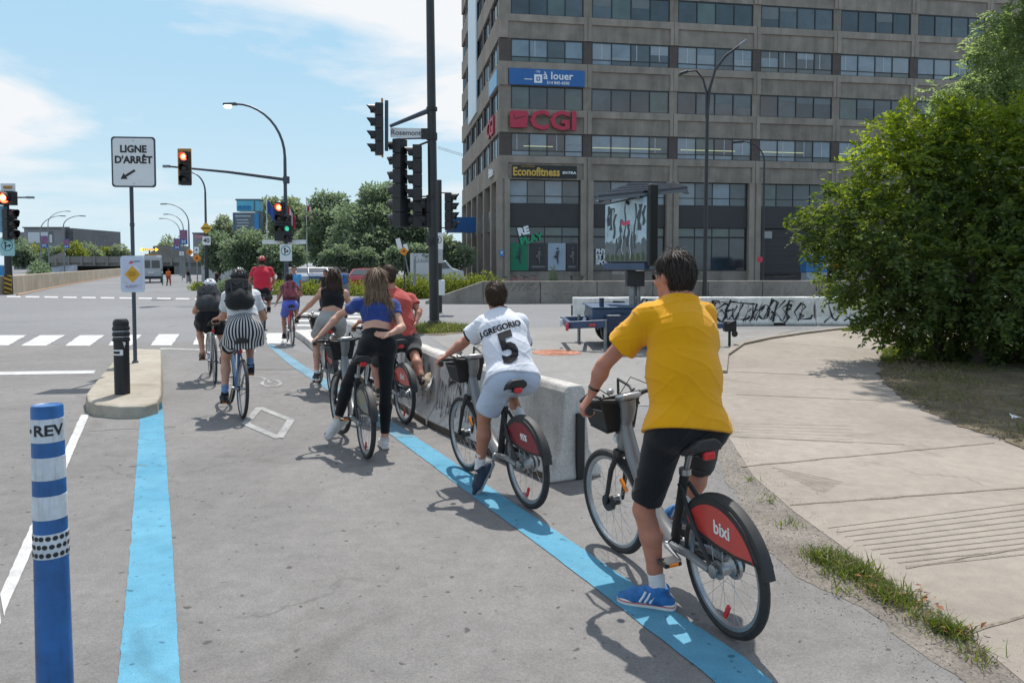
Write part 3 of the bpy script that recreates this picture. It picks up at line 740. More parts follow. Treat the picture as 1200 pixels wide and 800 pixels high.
    RED = mat('sign_red', (0.42, 0.02, 0.055), 0.45, 0.08, 3)
    letters('lettering', 'CGI', 2.05, 4.35, Z[1]+0.88, RED, 0.25, 0.06, 1.12, -0.2)
    mb = MB()
    lo = W(0.85, -0.18, Z[1]+0.28)
    mb.prism([(0, 0), (1.30, 0.02), (1.42, 1.0), (1.36, 1.32), (0.1, 1.36), (-0.06, 1.2)], 0, 0.25, (lo, ex, ez, -ey)); mb.build('logo', RED, b, bevel=0.03)
    mb = MB(); mb.prism([(0.25, 0.72), (0.33, 0.62), (0.70, 0.76), (1.22, 0.86), (1.22, 0.94), (0.66, 0.84), (0.33, 0.74), (0.33, 1.0), (0.25, 1.0)], 0.25, 0.262, (lo, ex, ez, -ey)); mb.build('logo_mark', mat('logo_dark', (0.10, 0.03, 0.035), 0.6), b)
    # blue rental board
    BL = mat('board_blue', (0.012, 0.105, 0.32), 0.45, 0.06, 1); WH = mat('letter_white', (0.72, 0.74, 0.76), 0.5, 0.04)
    mb = MB(); bx(mb, 0.78, 6.93, -0.10, 0.0, Z[2]+0.02, Z[2]+1.30); bd = mb.build('sign_board', BL, b)
    letters('lettering', 'à louer', 0.85, 4.75, Z[2]+0.78, WH, 0.02, 0.012, 1.0, -0.12)
    letters('lettering', '514 845-4500', 0.33, 4.75, Z[2]+0.24, WH, 0.02, 0.006, 1.0, -0.12)
    letters('lettering', 'city', 0.28, 3.1, Z[2]+1.1, WH, 0.02, 0.0, 1.0, -0.12)
    mb = MB(); bx(mb, 2.8, 3.45, -0.125, -0.1, Z[2]+0.2, Z[2]+0.86); mb.mat(1); bx(mb, 2.98, 3.27, -0.14, -0.125, Z[2]+0.36, Z[2]+0.68); mb.mat(0); bx(mb, 3.06, 3.19, -0.15, -0.14, Z[2]+0.44, Z[2]+0.6); mb.build('logo', [WH, BL], b)
    mb = MB(); bx(mb, 2.0, 2.65, -0.12, -0.1, Z[2]+0.44, Z[2]+0.5); mb.build('small_print', WH, b)
    # gym name
    YE = mat('sign_yellow', (0.55, 0.36, 0.07), 0.5, 0.05); BK = mat('sign_black', (0.012, 0.012, 0.012), 0.5)
    mb = MB(); bx(mb, 1.05, 6.35, 0.03, 0.10, Z[0]+0.12, Z[0]+1.12); mb.build('sign_board', BK, b)
    letters('lettering', 'Econofitness', 0.92, 3.0, Z[0]+0.56, YE, 0.12, 0.03, 0.82, -0.02)
    letters('lettering', 'EXTRA', 0.26, 5.72, Z[0]+0.55, WH, 0.05, 0.01, 1.4, 0.0)
    letters('lettering', 'TOUT LE MONDE', 0.14, 2.3, Z[0]+1.0, YE, 0.03, 0.0, 1.0, 0.0)
    # RE PLAY in the shop window
    GN = mat('sign_green', (0.005, 0.17, 0.085), 0.5, 0.05)
    letters('lettering', 'RE', 0.82, 2.0, 4.35, WH, 0.08, 0.05, 1.0, 0.2, R(14)); letters('lettering', 'PLAY', 0.80, 2.65, 3.72, mat('sign_green_lit', (0.01, 0.28, 0.13), 0.5), 0.08, 0.04, 1.05, 0.22, R(14))
    PO = mat('poster_pale', (0.30, 0.37, 0.44), 0.5, 0.1, 0.7); PD = mat('poster_dark', (0.035, 0.035, 0.038), 0.5); FIG = mat('poster_figure', (0.05, 0.065, 0.08), 0.6); FIGL = mat('poster_figure_pale', (0.16, 0.15, 0.145), 0.6)
    def dancer(u, z, s, m, lift=0.5, v=0.28):
        mb = MB()
        def st(a, c, r0, r1): mb.tube([W(u+a[0]*s, v, z+a[1]*s), W(u+c[0]*s, v, z+c[1]*s)], [r0*s, r1*s], 6)
        st((0, 1.0), (0.02, 1.45), 0.14, 0.17); mb.sphere(W(u+0.02*s, v, z+1.72*s), 0.12*s, 8, 6)
        st((0, 1.0), (0.02, 0.5), 0.11, 0.08); st((0.02, 0.5), (0.06, 0.0), 0.08, 0.05); st((0, 1.0), (-0.36, 0.78), 0.11, 0.08); st((-0.36, 0.78), (-0.02, 0.62), 0.08, 0.05)
        st((0.02, 1.42), (-0.18, 1.15), 0.06, 0.05); st((0.02, 1.42), (0.22, 1.15+lift*0.6), 0.06, 0.05)
        return mb.build('poster_figure', m, b)
    for (u0, u1, m, fm) in ((0.95, 2.4, GN, FIG), (2.55, 3.95, PD, FIGL), (4.05, 5.5, PO, FIG), (5.6, 6.5, PD, FIGL)):
        mb = MB(); bx(mb, u0, u1, 0.33, 0.37, 1.2, 3.42); mb.build('poster', m, b)
        dancer((u0+u1)/2+0.05, 1.75, 0.72, fm, 0.5 if m is not PD else -0.4)
        if m is PD:
            mb = MB(); bx(mb, u0+0.15, u1-0.15, 0.31, 0.33, 1.42, 1.58); mb.build('caption', FIGL, b)
    for k, t in enumerate(('PHYSIO', 'ET RÉA', 'SPORT')):
        letters('lettering', t, 0.52, 8.0, 2.75-0.45*k, WH, 0.02, 0.02, 0.9, 0.2, 0, b, 'LEFT')
    # small blue notice on the corner column
    mb = MB(); bx(mb, 0.02, 0.36, -0.06, -0.025, 2.35, 2.85); mb.build('notice', mat('notice_blue', (0.05, 0.22, 0.50), 0.5), b)
    letters('lettering', 'P', 0.3, 0.19, 2.6, WH, 0.01, 0.01, 1, -0.066)
    # flank lettering
    def flank(txt, size, v, z, m, sx=1.0):
        vs, fs = text_mesh(txt, size, -ey, ez, W(-0.12, v, z), 0.15, 0.04, 'CENTER', 2, sx); mb = MB(); mb.add(vs, fs); mb.build('lettering', m, b)
    flank('CGI', 2.05, 4.2, Z[1]+0.9, RED, 1.2); flank('Extra', 1.0, 4.0, Z[0]+0.9, WH)
    mb = MB(); bx(mb, -0.09, -0.008, 0.8, 5.5, Z[2]+0.1, Z[2]+1.4); mb.build('sign_board', mat('board_light_blue', (0.20, 0.42, 0.62), 0.5), b)
    # blue canopy sign over the flank entrance
    mb = MB(); bx(mb, -2.9, 0.0, 16, 18.2, 4.9, 6.4); mb.build('canopy', BL, b, bevel=0.03)
    mb = MB(); mb.tube([W(-2.7, 17, 4.9), W(-3.2, 17, 4.3)], 0.06); mb.build('canopy_bracket', WH, b)
    # lit ceiling strips seen through first-floor glass
    for i, (a_, c_) in enumerate(((2.0, 4.4), (7.7, 13.5), (15.2, 20), (22.3, 26.2), (29.5, 34))):
        mb = MB(); bx(mb, a_, c_, 0.192, 0.208, Z[0]+2.62, Z[0]+2.68); mb.build('ceiling_lamp', mat('lamp_strip', (0.5, 0.5, 0.3), 0.5, emit=(0.75, 0.8, 0.45, 0.2)), b)
    # concrete forecourt
    mb = MB(); bx(mb, -12, 60, -12, 2, -0.05, 0.15); tag(mb.build('forecourt', MATS['apron_concrete']), kind='structure')
office()
# ---------------------------------------------------------------- concrete barriers
M_JB = ground_mat('barrier_concrete', (0.40, 0.385, 0.36), (0.54, 0.52, 0.49), fine=60, fine_amt=0.22, patch=1.6, crack=0.5, crack_sc=1.2, bump=0.5)
M_JBW = ground_mat('barrier_white', (0.64, 0.64, 0.62), (0.76, 0.76, 0.74), fine=60, fine_amt=0.15, patch=1.2, bump=0.4, spots=0.5)
streaks(M_JB, (7, 7, 1.2), 0.30, (0.5, 0.75)); streaks(M_JBW, (3, 3, 0.8), 0.22, (0.5, 0.75))
M_INK = mat('graffiti_ink', (0.014, 0.014, 0.018), 0.6, 0.2, 5)
def jersey(name, A, B, H, wb, wt, m, label, cat, group, slot=True, end_dark=False):
    """A, B = ground points of the left-hand base edge; profile leans over to the right"""
    A = np.array([A[0], A[1], 0.004]); B = np.array([B[0], B[1], 0.004]); d = nz(B-A); n = np.array([d[1], -d[0], 0])   # n points right of travel
    A = A+d*0.012; B = B-d*0.012
    L = np.linalg.norm(B-A); c = wb/2
    prof = [(0.0, 0.0), (0.0, 0.075), (0.13*wb/0.6, 0.24), (c-wt/2-0.01, H-0.05), (c-wt/2+0.02, H), (c+wt/2-0.02, H), (c+wt/2+0.01, H-0.05), (wb-0.13*wb/0.6, 0.24), (wb, 0.075), (wb, 0)]
    root = thing(name, A+n*c, label, cat, group)
    mb = MB(); K = 10; rs = np.random.RandomState(int(abs(A[0]*100)) % 1000)
    vs = []
    for k in range(K+1):
        for i, (x, z) in enumerate(prof):
            j = 0.006 if 0 < k < K else 0.0
            ch = (0.02 if k in (0, K) and 2 <= i <= 7 else 0.0)
            t = k/K*L+(ch if k == 0 else -ch if k == K else 0)
            vs.append(A+d*t+n*(x+rs.randn()*j*0.4)+np.array([0, 0, z+(rs.randn()*j*0.5 if z > 0.1 else 0)]))
    np_ = len(prof); fs = []
    for k in range(K):
        for i in range(np_-1): fs.append((k*np_+i, k*np_+i+1, (k+1)*np_+i+1, (k+1)*np_+i))
        fs.append((k*np_+np_-1, k*np_, (k+1)*np_, (k+1)*np_+np_-1))
    fs.append(tuple(range(np_))); fs.append(tuple(K*np_+i for i in range(np_-1, -1, -1)))
    mb.add(vs, fs); o = mb.build('body', m, root, bevel=0.02)
    for s, e in ((A, -1), (B, 1)):          # joint slots at both ends, dark steel key
        mb = MB(); mb.box(s+d*e*0.004+n*(c+0.03)+np.array([0, 0, (H-0.08)*0.40]), (0.03, 0.07, (H-0.1)*0.80), np.stack([d, n, (0, 0, 1)], 1)); mb.build('joint_key', mat('joint_dark', (0.03, 0.028, 0.026), 0.9), root)
    for t in (0.3, 0.7): mb = MB(); mb.box(A+d*L*t+n*0.012+np.array([0, 0, 0.04]), (0.34, 0.03, 0.07), np.stack([d, n, (0, 0, 1)], 1)); mb.build('pocket', MATS['joint_dark'], root)
    if m is M_JB:
        mb = MB(); mb.box(A+d*L/2-n*0.004+np.array([0, 0, 0.035]), (L-0.06, 0.012, 0.062), np.stack([d, n, (0, 0, 1)], 1)); mb.build('dark_foot', mat('foot_dark_brown', (0.075, 0.058, 0.044), 0.95, 0.5, 6), root)  # dark brown strip along the base edge of the near blocks
    return root, A, d, n, L
JL = [G(646, 568), G(500, 499), G(437, 457), G(396, 427)]
labs = ['concrete barrier block nearest the camera, its square end beside the man in yellow', 'middle concrete barrier block with black scribbles beside the man in the coral shirt', 'farthest concrete barrier block along the cycle lane, behind the girl with long hair']
kerb('lane_kerb', [(397, 426), (378, 412), (362, 399), (352, 393)], 0.3, 0.0, 0.14, M_JB)
bars = []
for i in range(3):
    bars.append(jersey('concrete_barrier', JL[i], JL[i+1], 0.765, 0.50, 0.18, M_JB, labs[i], 'barrier', 'concrete barriers along the cycle lane'))
def scribble(parent, A, d, n, L, H, strokes, w=0.022, off=0.0, lean=None):
    """strokes in metres along (t, z) on the sloping left face"""
    mb = MB()
    for st in strokes:
        pts = []
        for t, z in st:
            x = 0.02 if z < 0.075 else lerp(0.0, 0.108, (z-0.075)/0.165) if z < 0.24 else lerp(0.108, 0.155, (z-0.24)/0.51)
            x = x if lean is None else lean(z)
            pts.append(A+d*t+n*(x-0.014)+np.array([0, 0, z]))
        vs = []
        for i, p in enumerate(pts):
            tg = nz(pts[min(i+1, len(pts)-1)]-pts[max(i-1, 0)]); nn = nz(np.cross(tg, n))*w/2*(0.6+0.5*math.sin(i*1.7+len(st)))
            vs += [p-nn, p+nn]
        mb.add(vs, [(2*i, 2*i+1, 2*i+3, 2*i+2) for i in range(len(pts)-1)])
    return mb.build('graffiti', M_INK, parent)
rs = np.random.RandomState(4)
r, A, d, n, L = bars[1]
sk = []
for k in range(12):
    t = 0.15+k*0.095+rs.rand()*0.05; sk.append([(t-0.05*rs.rand(), 0.20+0.12*rs.rand()), (t+0.03, 0.38), (t+0.08+0.05*rs.rand(), 0.55+0.12*rs.rand())])
sk += [[(0.9+0.1*math.cos(a), 0.42+0.14*math.sin(a)) for a in np.linspace(0, 5.5, 12)], [(1.2, 0.3), (1.3, 0.62), (1.42, 0.32), (1.52, 0.62)]]
scribble(r, A, d, n, L, 0.8, sk, 0.04)
r, A, d, n, L = bars[0]
sk = []
for k in range(17):
    t0 = L-0.06-0.055*k-0.02*rs.rand(); z0, z1 = 0.14+0.12*rs.rand(), 0.45+0.2*rs.rand(); sk.append([(t0-0.05*rs.rand(), z0), (t0-0.03*rs.randn()*0.5, (z0+z1)/2), (t0+0.05-0.1*rs.rand(), z1)])
sk += [[(L-0.45+0.16*math.cos(q), 0.40+0.13*math.sin(q)) for q in np.linspace(0.5, 5.6, 12)]]
scribble(r, A, d, n, L, 0.8, sk, 0.032)
# far barriers with big black tags
def gpts(*p): return [G(*q) for q in p]
FB = gpts((1262, 381.0), (1110, 381.2), (957, 381.2), (812, 381.6), (671, 382))
flabs = ['white concrete barrier behind the green bush on the right', 'white barrier with black tags, right of the joint near the bush', 'white barrier covered in large black lettering right of the man in yellow', 'white barrier end section with looping black tags behind the blue trailer']
glyph = {  # unit strokes (x 0..1, z 0..1)
 'o': [[(0.5+0.42*math.cos(a), 0.5+0.42*math.sin(a)) for a in np.linspace(0.4, 6.9, 14)]],
 'v': [[(0, .95), (.25, .3), (.4, .08), (.55, .4), (.95, .98)]], 's': [[(.9, .85), (.5, .98), (.15, .75), (.5, .5), (.85, .3), (.5, .05), (.05, .15)]],
 'e': [[(.9, .9), (.3, .95), (.1, .5), (.3, .08), (.95, .1)], [(.12, .5), (.7, .55)]], 'r': [[(.1, 0), (.15, .95), (.6, .95), (.8, .7), (.2, .45), (.95, .02)]],
 'n': [[(.05, 0), (.2, .95), (.65, .1), (.9, 1)]], 'm': [[(0, .05), (.2, .9), (.45, .3), (.7, .95), (1, .05)]], 'l': [[(.15, 1), (.1, .1), (.9, .15), (1, .3)]], 'k': [[(.1, 0), (.2, 1)], [(.9, 1), (.2, .5), (1, .0)]],
 'g': [[(.9, .8), (.5, .98), (.1, .5), (.45, .05), (.9, .3), (.5, .4)]], 'c': [[(.95, .8), (.6, 1), (.1, .6), (.2, .1), (.9, .1), (1.1, .3)]], '-': [[(0, .6), (.4, .75), (1.1, .55)]]}
words_ = {1: 'vsknoe', 2: 'nrsevlnvogksegl', 3: 'ocrcenm-'}
for i in range(4):
    a, b_ = FB[i], FB[i+1]
    r, A, d, n, L = jersey('graffiti_barrier', a, b_, 0.80, 0.52, 0.2, M_JBW, flabs[i], 'barrier', 'white graffiti barriers across the side street')
    if i in words_:
        w = words_[i]; st = []; x = 0.25; stp = (L-0.5)/len(w); rr = np.random.RandomState(i)
        for ch in w:
            k1, k2, zz = 1.1+0.9*rr.rand(), 0.46+0.2*rr.rand(), 0.07+0.06*rr.rand()
            for s in glyph[ch]: st.append([(x+sx*stp*k1+sz*0.12+0.03*rr.randn()*stp, zz+sz*k2+0.015*rr.randn()) for sx, sz in s])
            if rr.rand() < 0.7: st.append([(x-0.1*stp, zz+0.1*rr.rand()), (x+0.6*stp, zz+k2*0.5), (x+1.2*stp, zz+k2*(0.6+0.5*rr.rand()))])
            x += stp*(0.85+0.3*rr.rand())
        st.append([(0.3, 0.62), (1.0, 0.66), (1.8, 0.6)])
        scribble(r, A, d, n, L, 0.8, [[(L-tt, z_) for tt, z_ in s_] for s_ in st], 0.066)

# ---------------------------------------------------------------- retaining walls
M_RW = ground_mat('wall_concrete', (0.20, 0.182, 0.158), (0.275, 0.252, 0.222), fine=30, fine_amt=0.2, patch=0.4, crack=0.5, crack_sc=0.5, bump=0.4)
M_RW2 = ground_mat('wall_pale', (0.31, 0.265, 0.205), (0.40, 0.35, 0.28), fine=20, fine_amt=0.15, patch=0.3, bump=0.3, crack=0.5, crack_sc=0.3)
def wall(name, A, B, H, th, m, label, panels=6, ramp=0.0, capm=None):
    A = np.array([A[0], A[1], 0]); B = np.array([B[0], B[1], 0]); d = nz(B-A); n = np.array([-d[1], d[0], 0]); L = np.linalg.norm(B-A)
    root = thing(name, (A+B)/2, label, 'wall')
    for k in range(panels):
        a, b = A+d*(L*k/panels+0.012), A+d*(L*(k+1)/panels-0.012)
        h0 = H if not (ramp and k == 0) else 0.12
        mb = MB()
        vs = [a, b, b+n*th, a+n*th]
        mb.add([(*p[:2], -0.05) for p in vs]+[(*p[:2], hh) for p, hh in zip(vs, (h0, H, H, h0))], [(0, 3, 2, 1), (4, 5, 6, 7), (0, 1, 5, 4), (1, 2, 6, 5), (2, 3, 7, 6), (3, 0, 4, 7)])
        mb.build('wall_panel', m, root, bevel=0.02)
    return root, A, d, n, L
w0 = G(498, 356.2); w1 = G(1080, 353.5)
streaks(M_RW, (1.5, 1.5, 0.5), 0.25); streaks(M_RW2, (1.2, 1.2, 0.4), 0.22)
r, A, d, n, L = wall('retaining_wall', w0, w1, 0.98, 0.4, M_RW, 'long weathered brown concrete wall along the street before the office block', 9, 1.0)
wall('retaining_wall', w1+d*0.05, w1+d*26, 1.0, 0.4, M_RW, 'continuation of the brown concrete wall hidden behind the bush', 8)
st = []
for k in range(14):
    x = 2.6+k*0.17; st.append([(x, 0.55+0.1*rs.rand()), (x+0.12*rs.randn(), 0.72), (x+0.2, 0.85+0.05*rs.rand())])
for k in range(9):
    x = 5.2+k*0.9; st.append([(x, 0.25+0.2*rs.rand()), (x+0.3, 0.35+0.1*rs.rand()), (x+0.5, 0.28)])
scribble(r, A, d, n, L, 1, st, 0.03, lean=lambda z: 0.004)
# pale parapet on the left, along the road down to the underpass
wall('parapet_wall', G(14, 344.5), G(143, 322.5), 1.05, 0.4, M_RW2, 'long pale concrete parapet beside the road on the left', 10)
wall('parapet_wall', G(-190, 352), G(13, 344.6), 1.05, 0.4, M_RW2, 'pale concrete parapet at the left edge behind the striped hazard post', 6)
mb = MB(); mb.tube([G(20, 345.6, 0.03)+V(0.0, 0, 0), G(80, 333.2, 0.03), G(143, 323.3, 0.03)], 0.06, 5); tag(mb.build('parapet_kerb', mat('kerb_orange', (0.36, 0.22, 0.13), 0.9)), kind='structure')

# ---------------------------------------------------------------- overpass
def overpass():
    Y = 125.0; M = mat('bridge_concrete', (0.20, 0.195, 0.18), 0.9, 0.2, 0.3)
    a = P(82, 313, Y); b = P(282, 312, Y); c = (a+b)/2
    r = thing('overpass', (c[0], Y, 0), 'low grey concrete overpass crossing the far end of the street', 'bridge')
    def bx(name, x0, x1, y0, y1, z0, z1, m=M):
        mb = MB(); mb.box(((x0+x1)/2, (y0+y1)/2, (z0+z1)/2), (x1-x0, y1-y0, z1-z0)); return mb.build(name, m, r)
    X = lambda px, yy=Y: P(px, 310, yy)[0]
    bx('deck', X(60), X(300), Y, Y+12, 1.35, 2.15); bx('parapet', X(60), X(300), Y-0.4, Y, 1.9, 2.95)
    for k in range(16):
        u = lerp(X(60), X(300), (k+0.5)/16); bx('parapet_post', u-0.15, u+0.15, Y-0.55, Y-0.41, 1.5, 3.0)
    dk = mat('underpass_shade', (0.01, 0.01, 0.011), 0.9)  # shade under the deck put into the colour of wall, girder and roadbed
    bx('abutment', X(68), X(87), Y-0.3, Y+12, 0, 1.34); bx('abutment', X(205), X(290), Y-0.3, Y+12, 0, 1.34); bx('pier', X(146), X(170), Y-0.2, Y+12, 0, 1.34)
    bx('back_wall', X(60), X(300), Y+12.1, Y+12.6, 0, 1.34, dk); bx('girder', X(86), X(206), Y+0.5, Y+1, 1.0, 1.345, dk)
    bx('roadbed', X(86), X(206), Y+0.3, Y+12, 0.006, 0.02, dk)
    # a portal frame further right
    Y2 = 112.0; bx('portal_leg', X(210, Y2), X(214, Y2), Y2, Y2+1, 0, 2.6); bx('portal_leg', X(184, Y2), X(187, Y2), Y2, Y2+1, 0, 2.6); bx('portal_beam', X(180, Y2), X(218, Y2), Y2-0.1, Y2+1.1, 2.6, 4.3)
    # mural wall with pale blue pattern left of the tunnel
    M2 = mat('mural', (0.20, 0.24, 0.29), 0.8, 0.25, 0.7, col2=(0.42, 0.46, 0.50))
    Y3 = 100.0
    mb = MB(); mb.prism([(X(60, Y3), 0), (X(88, Y3), 0), (X(88, Y3), 1.6), (X(60, Y3), 1.3)], Y3, Y3+0.5, ((0, 0, 0), (1, 0, 0), (0, 0, 1), (0, 1, 0))); mb.build('wing_wall', M2, r)
    mb = MB(); mb.beam(P(60, 303, Y3), P(76, 297, Y3), 0.3, 0.5); mb.build('stair_rail', M, r)
overpass()

# ---------------------------------------------------------------- lamp posts, signals, signs
M_POLE = mat('pole_black', (0.018, 0.02, 0.022), 0.45, 0.2, 3)
M_POLEG = mat('pole_grey', (0.17, 0.19, 0.21), 0.5, 0.15, 2)
M_POLEB = mat('pole_slate', (0.045, 0.06, 0.08), 0.45, 0.2, 2)
M_SIG = mat('signal_black', (0.012, 0.013, 0.015), 0.5, 0.2, 3)
M_RIM = mat('aluminium', (0.52, 0.54, 0.55), 0.35, 0.08, 4, metal=0.7)
M_SIGNW = mat('sign_white', (0.66, 0.68, 0.68), 0.4, 0.05, 2)
M_SIGNK = mat('sign_black_print', (0.012, 0.012, 0.013), 0.5)
M_YEL = mat('signal_yellow', (0.42, 0.20, 0.03), 0.5, 0.15, 3)
M_ROAD_Y = mat('sign_yellow_road', (0.62, 0.36, 0.02), 0.5, 0.08, 3)
M_ROAD_O = mat('sign_orange', (0.66, 0.20, 0.01), 0.5, 0.08, 3)
M_RED_ON = mat('red_lamp_on', (0.8, 0.05, 0.02), 0.4, emit=(1.0, 0.075, 0.03, 4.0))
M_RED_CORE = mat('red_lamp_core', (0.9, 0.3, 0.1), 0.4, emit=(1.0, 0.42, 0.16, 4.0))
M_GRN_ON = mat('green_lamp_on', (0.03, 0.4, 0.25), 0.4, emit=(0.06, 0.6, 0.36, 0.45))
M_LENS = mat('lens_off', (0.03, 0.02, 0.015), 0.25)
M_LAMP = mat('lamp_lit', (1, 0.8, 0.5), 0.4, emit=(1.0, 0.75, 0.40, 4.0))
def arc(a, b, up, k=10):     # gooseneck: leaves a vertically, arrives at b flat
    a = np.array(a, float); b = np.array(b, float); out = []
    for i in range(k+1):
        t = i/k; s, c = math.sin(t*math.pi/2), 1-math.cos(t*math.pi/2)
        p = a.copy(); p[:2] = a[:2]+(b[:2]-a[:2])*c; p[2] = a[2]+(b[2]-a[2])*s; out.append(p)
    return out
def head(mb, p, d, L=0.6, w=0.26):
    d = nz(d); mb.box(np.array(p)+d*L*0.4, (L, w, 0.11), frame_x(d))
def frame_x(d, up=(0, 0, 1)):
    x = nz(d); y = nz(np.cross(up, x)); return np.stack([x, y, np.cross(x, y)], 1)
def lamp_post(name, px, pyb, r0, bend, tip, label, group=None, m=M_POLEG, Y=None, lit=False, extra=None, cat='street lamp', r1=None):
    base = G(px, pyb) if Y is None else np.array([P(px, 309, Y)[0], Y, 0.0])
    Y = base[1]; root = thing(name, base, label, cat, group)
    bz = P(bend[0], bend[1], Y)[2]; a = base+V(0, 0, bz); b = P(tip[0], tip[1], Y)
    r1 = r1 or r0*0.55
    mb = MB(); mb.lathe([(r0*1.7, 0), (r0*1.7, 0.25), (r0*1.15, 0.35)], 12, base); mb.tube([base+V(0, 0, 0.3), lerp(base, a, 0.5), a], [r0, r0*0.85, r1*1.15], 10); mb.build('pole', m, root, True)
    mb = MB(); pts = arc(a, b, 1); mb.tube(pts, [lerp(r1*1.1, r1*0.7, i/len(pts)) for i in range(len(pts))], 8); mb.build('arm', m, root, True)
    mb = MB(); dd = nz(np.array([b[0]-a[0], b[1]-a[1], 0])+V(0, 0, -0.08)); sc = max(0.5, r0/0.09)
    head(mb, b, dd, 0.62, 0.26); hd = mb.build('lamp_head', m, root, bevel=0.03)
    if lit:
        mb = MB(); mb.sphere(b+dd*0.36+V(0, 0, -0.09), (0.19, 0.14, 0.10), 10, 6); mb.build('bulb', M_LAMP, hd)
    return root, base
def visor(mb, c, f, r):
    f = nz(f); s = nz(np.cross(f, (0, 0, 1)))
    # open tube visor, upper three quarters
    n = 12; vs = []
    for i in range(n+1):
        a = math.pi*(-0.2)+math.pi*1.4*i/n; q = math.cos(a)*s+math.sin(a)*np.array([0, 0, 1.0])
        ln = r*(0.9+0.85*max(0, math.sin(a)))
        vs += [c+q*r, c+q*r+f*ln, c+q*(r*0.93)+f*ln, c+q*r*0.93]
    fs = []
    for i in range(n):
        for j in range(4): fs.append((4*i+j, 4*i+4+j, 4*i+4+(j+1) % 4, 4*i+(j+1) % 4))
    mb.add(vs, fs)
def signal(parent, top, f, n=3, r=0.15, body=M_SIG, lit=None, backplate=None, name='signal_head', step=None):
    """column of n lamps hanging down from top; f = facing"""
    f = nz(np.array(f, float)*(1, 1, 0)); s = nz(np.cross(f, (0, 0, 1))); top = np.array(top, float); st = step or r*2.5
    Rm = np.stack([s, f, (0, 0, 1)], 1); H = st*n
    mb = MB()
    for k in range(n): mb.box(top-V(0, 0, st*(k+0.5)), (r*2.4, r*1.6, st*0.97), Rm)
    o = mb.build(name, body, parent, bevel=0.015)
    for k in range(n): mb = MB(); visor(mb, top-V(0, 0, st*(k+0.5))+f*r*0.8, f, r*0.98); mb.build('visor', M_SIG, o)
    for k in range(n):
        c = top-V(0, 0, st*(k+0.5))+f*r*0.80; mb = MB(); mb.lathe([(r*0.85, 0), (r*0.8, r*0.15), (r*0.4, r*0.3), (0.001, r*0.34)], 14, c, np.stack([s, np.array([0, 0, 1.0]), f], 1))
        on = lit and k in lit
        mb.build('lens', M_LENS if not on else lit[k], o)
        if on and lit[k] is M_RED_ON:
            mb = MB(); mb.sphere(c+f*r*0.3, r*0.42, 8, 6); mb.build('lamp_core', M_RED_CORE, o)
    if backplate:
        mb = MB(); mb.box(top-V(0, 0, H/2)-f*r*0.1, (r*2.4+0.22, 0.02, H+0.22), Rm); mb.build('backplate', backplate, o)
    return o
def sign_plate(parent, name, c, w, h, f, m, rim=None, th=0.012, rad=0.04, rot=0.0):
    f = nz(np.array(f, float)*(1, 1, 0)); s = np.cross((0, 0, 1), f)*-1; s = nz(s); u = np.array([0, 0, 1.0])
    s = -nz(np.cross(f, u)) if False else nz(np.cross(u, f))*1.0
    # s = to the right as read from the front
    if rot: s, u = s*math.cos(rot)+u*math.sin(rot), -s*math.sin(rot)+u*math.cos(rot)
    k = 4; poly = []
    for cx, cy, a0 in ((w/2-rad, -h/2+rad, -90), (w/2-rad, h/2-rad, 0), (-w/2+rad, h/2-rad, 90), (-w/2+rad, -h/2+rad, 180)):
        for i in range(k+1): a = R(a0+90*i/k); poly.append((cx+rad*math.cos(a), cy+rad*math.sin(a)))
    fr = (c, s, u, f)
    mb = MB(); mb.prism(poly, -th/2, th/2, fr); o = mb.build(name, m if rim is None else rim, parent)
    if rim is not None:
        q = [(x*(1-0.035*2*0.5/w*2 if False else (w-0.05)/w), y*(h-0.05)/h) for x, y in poly]
        mb = MB(); mb.prism(q, th/2, th/2+0.003, fr); mb.build('face', m, o)
    return o, fr
def sign_text(parent, fr, txt, size, x, y, m, bold=0.0, sx=1.0, z=0.012, name='lettering'):
    o, s, u, f = fr; vs, fs = text_mesh(txt, size, s, u, np.array(o)+np.array(s)*x+np.array(u)*y+np.array(f)*z, 0.002, bold, 'CENTER', 3, sx)
    mb = MB(); mb.add(vs, fs); return mb.build(name, m, parent)
def sign_poly(parent, fr, poly, m, z=0.012, th=0.003, name='symbol'):
    mb = MB(); mb.prism(poly, z-th/2, z+th/2, fr); return mb.build(name, m, parent)
def arrow(x0, y0, x1, y1, w, hw, hl):
    d = nz([x1-x0, y1-y0]); n = np.array([-d[1], d[0]]); a = np.array([x0, y0]); b = np.array([x1, y1]); c = b-d*hl
    return [tuple(a-n*w/2), tuple(c-n*w/2), tuple(c-n*hw/2), tuple(b), tuple(c+n*hw/2), tuple(c+n*w/2), tuple(a+n*w/2)]
TOC = np.array([0, -1.0, 0])       # facing the camera side

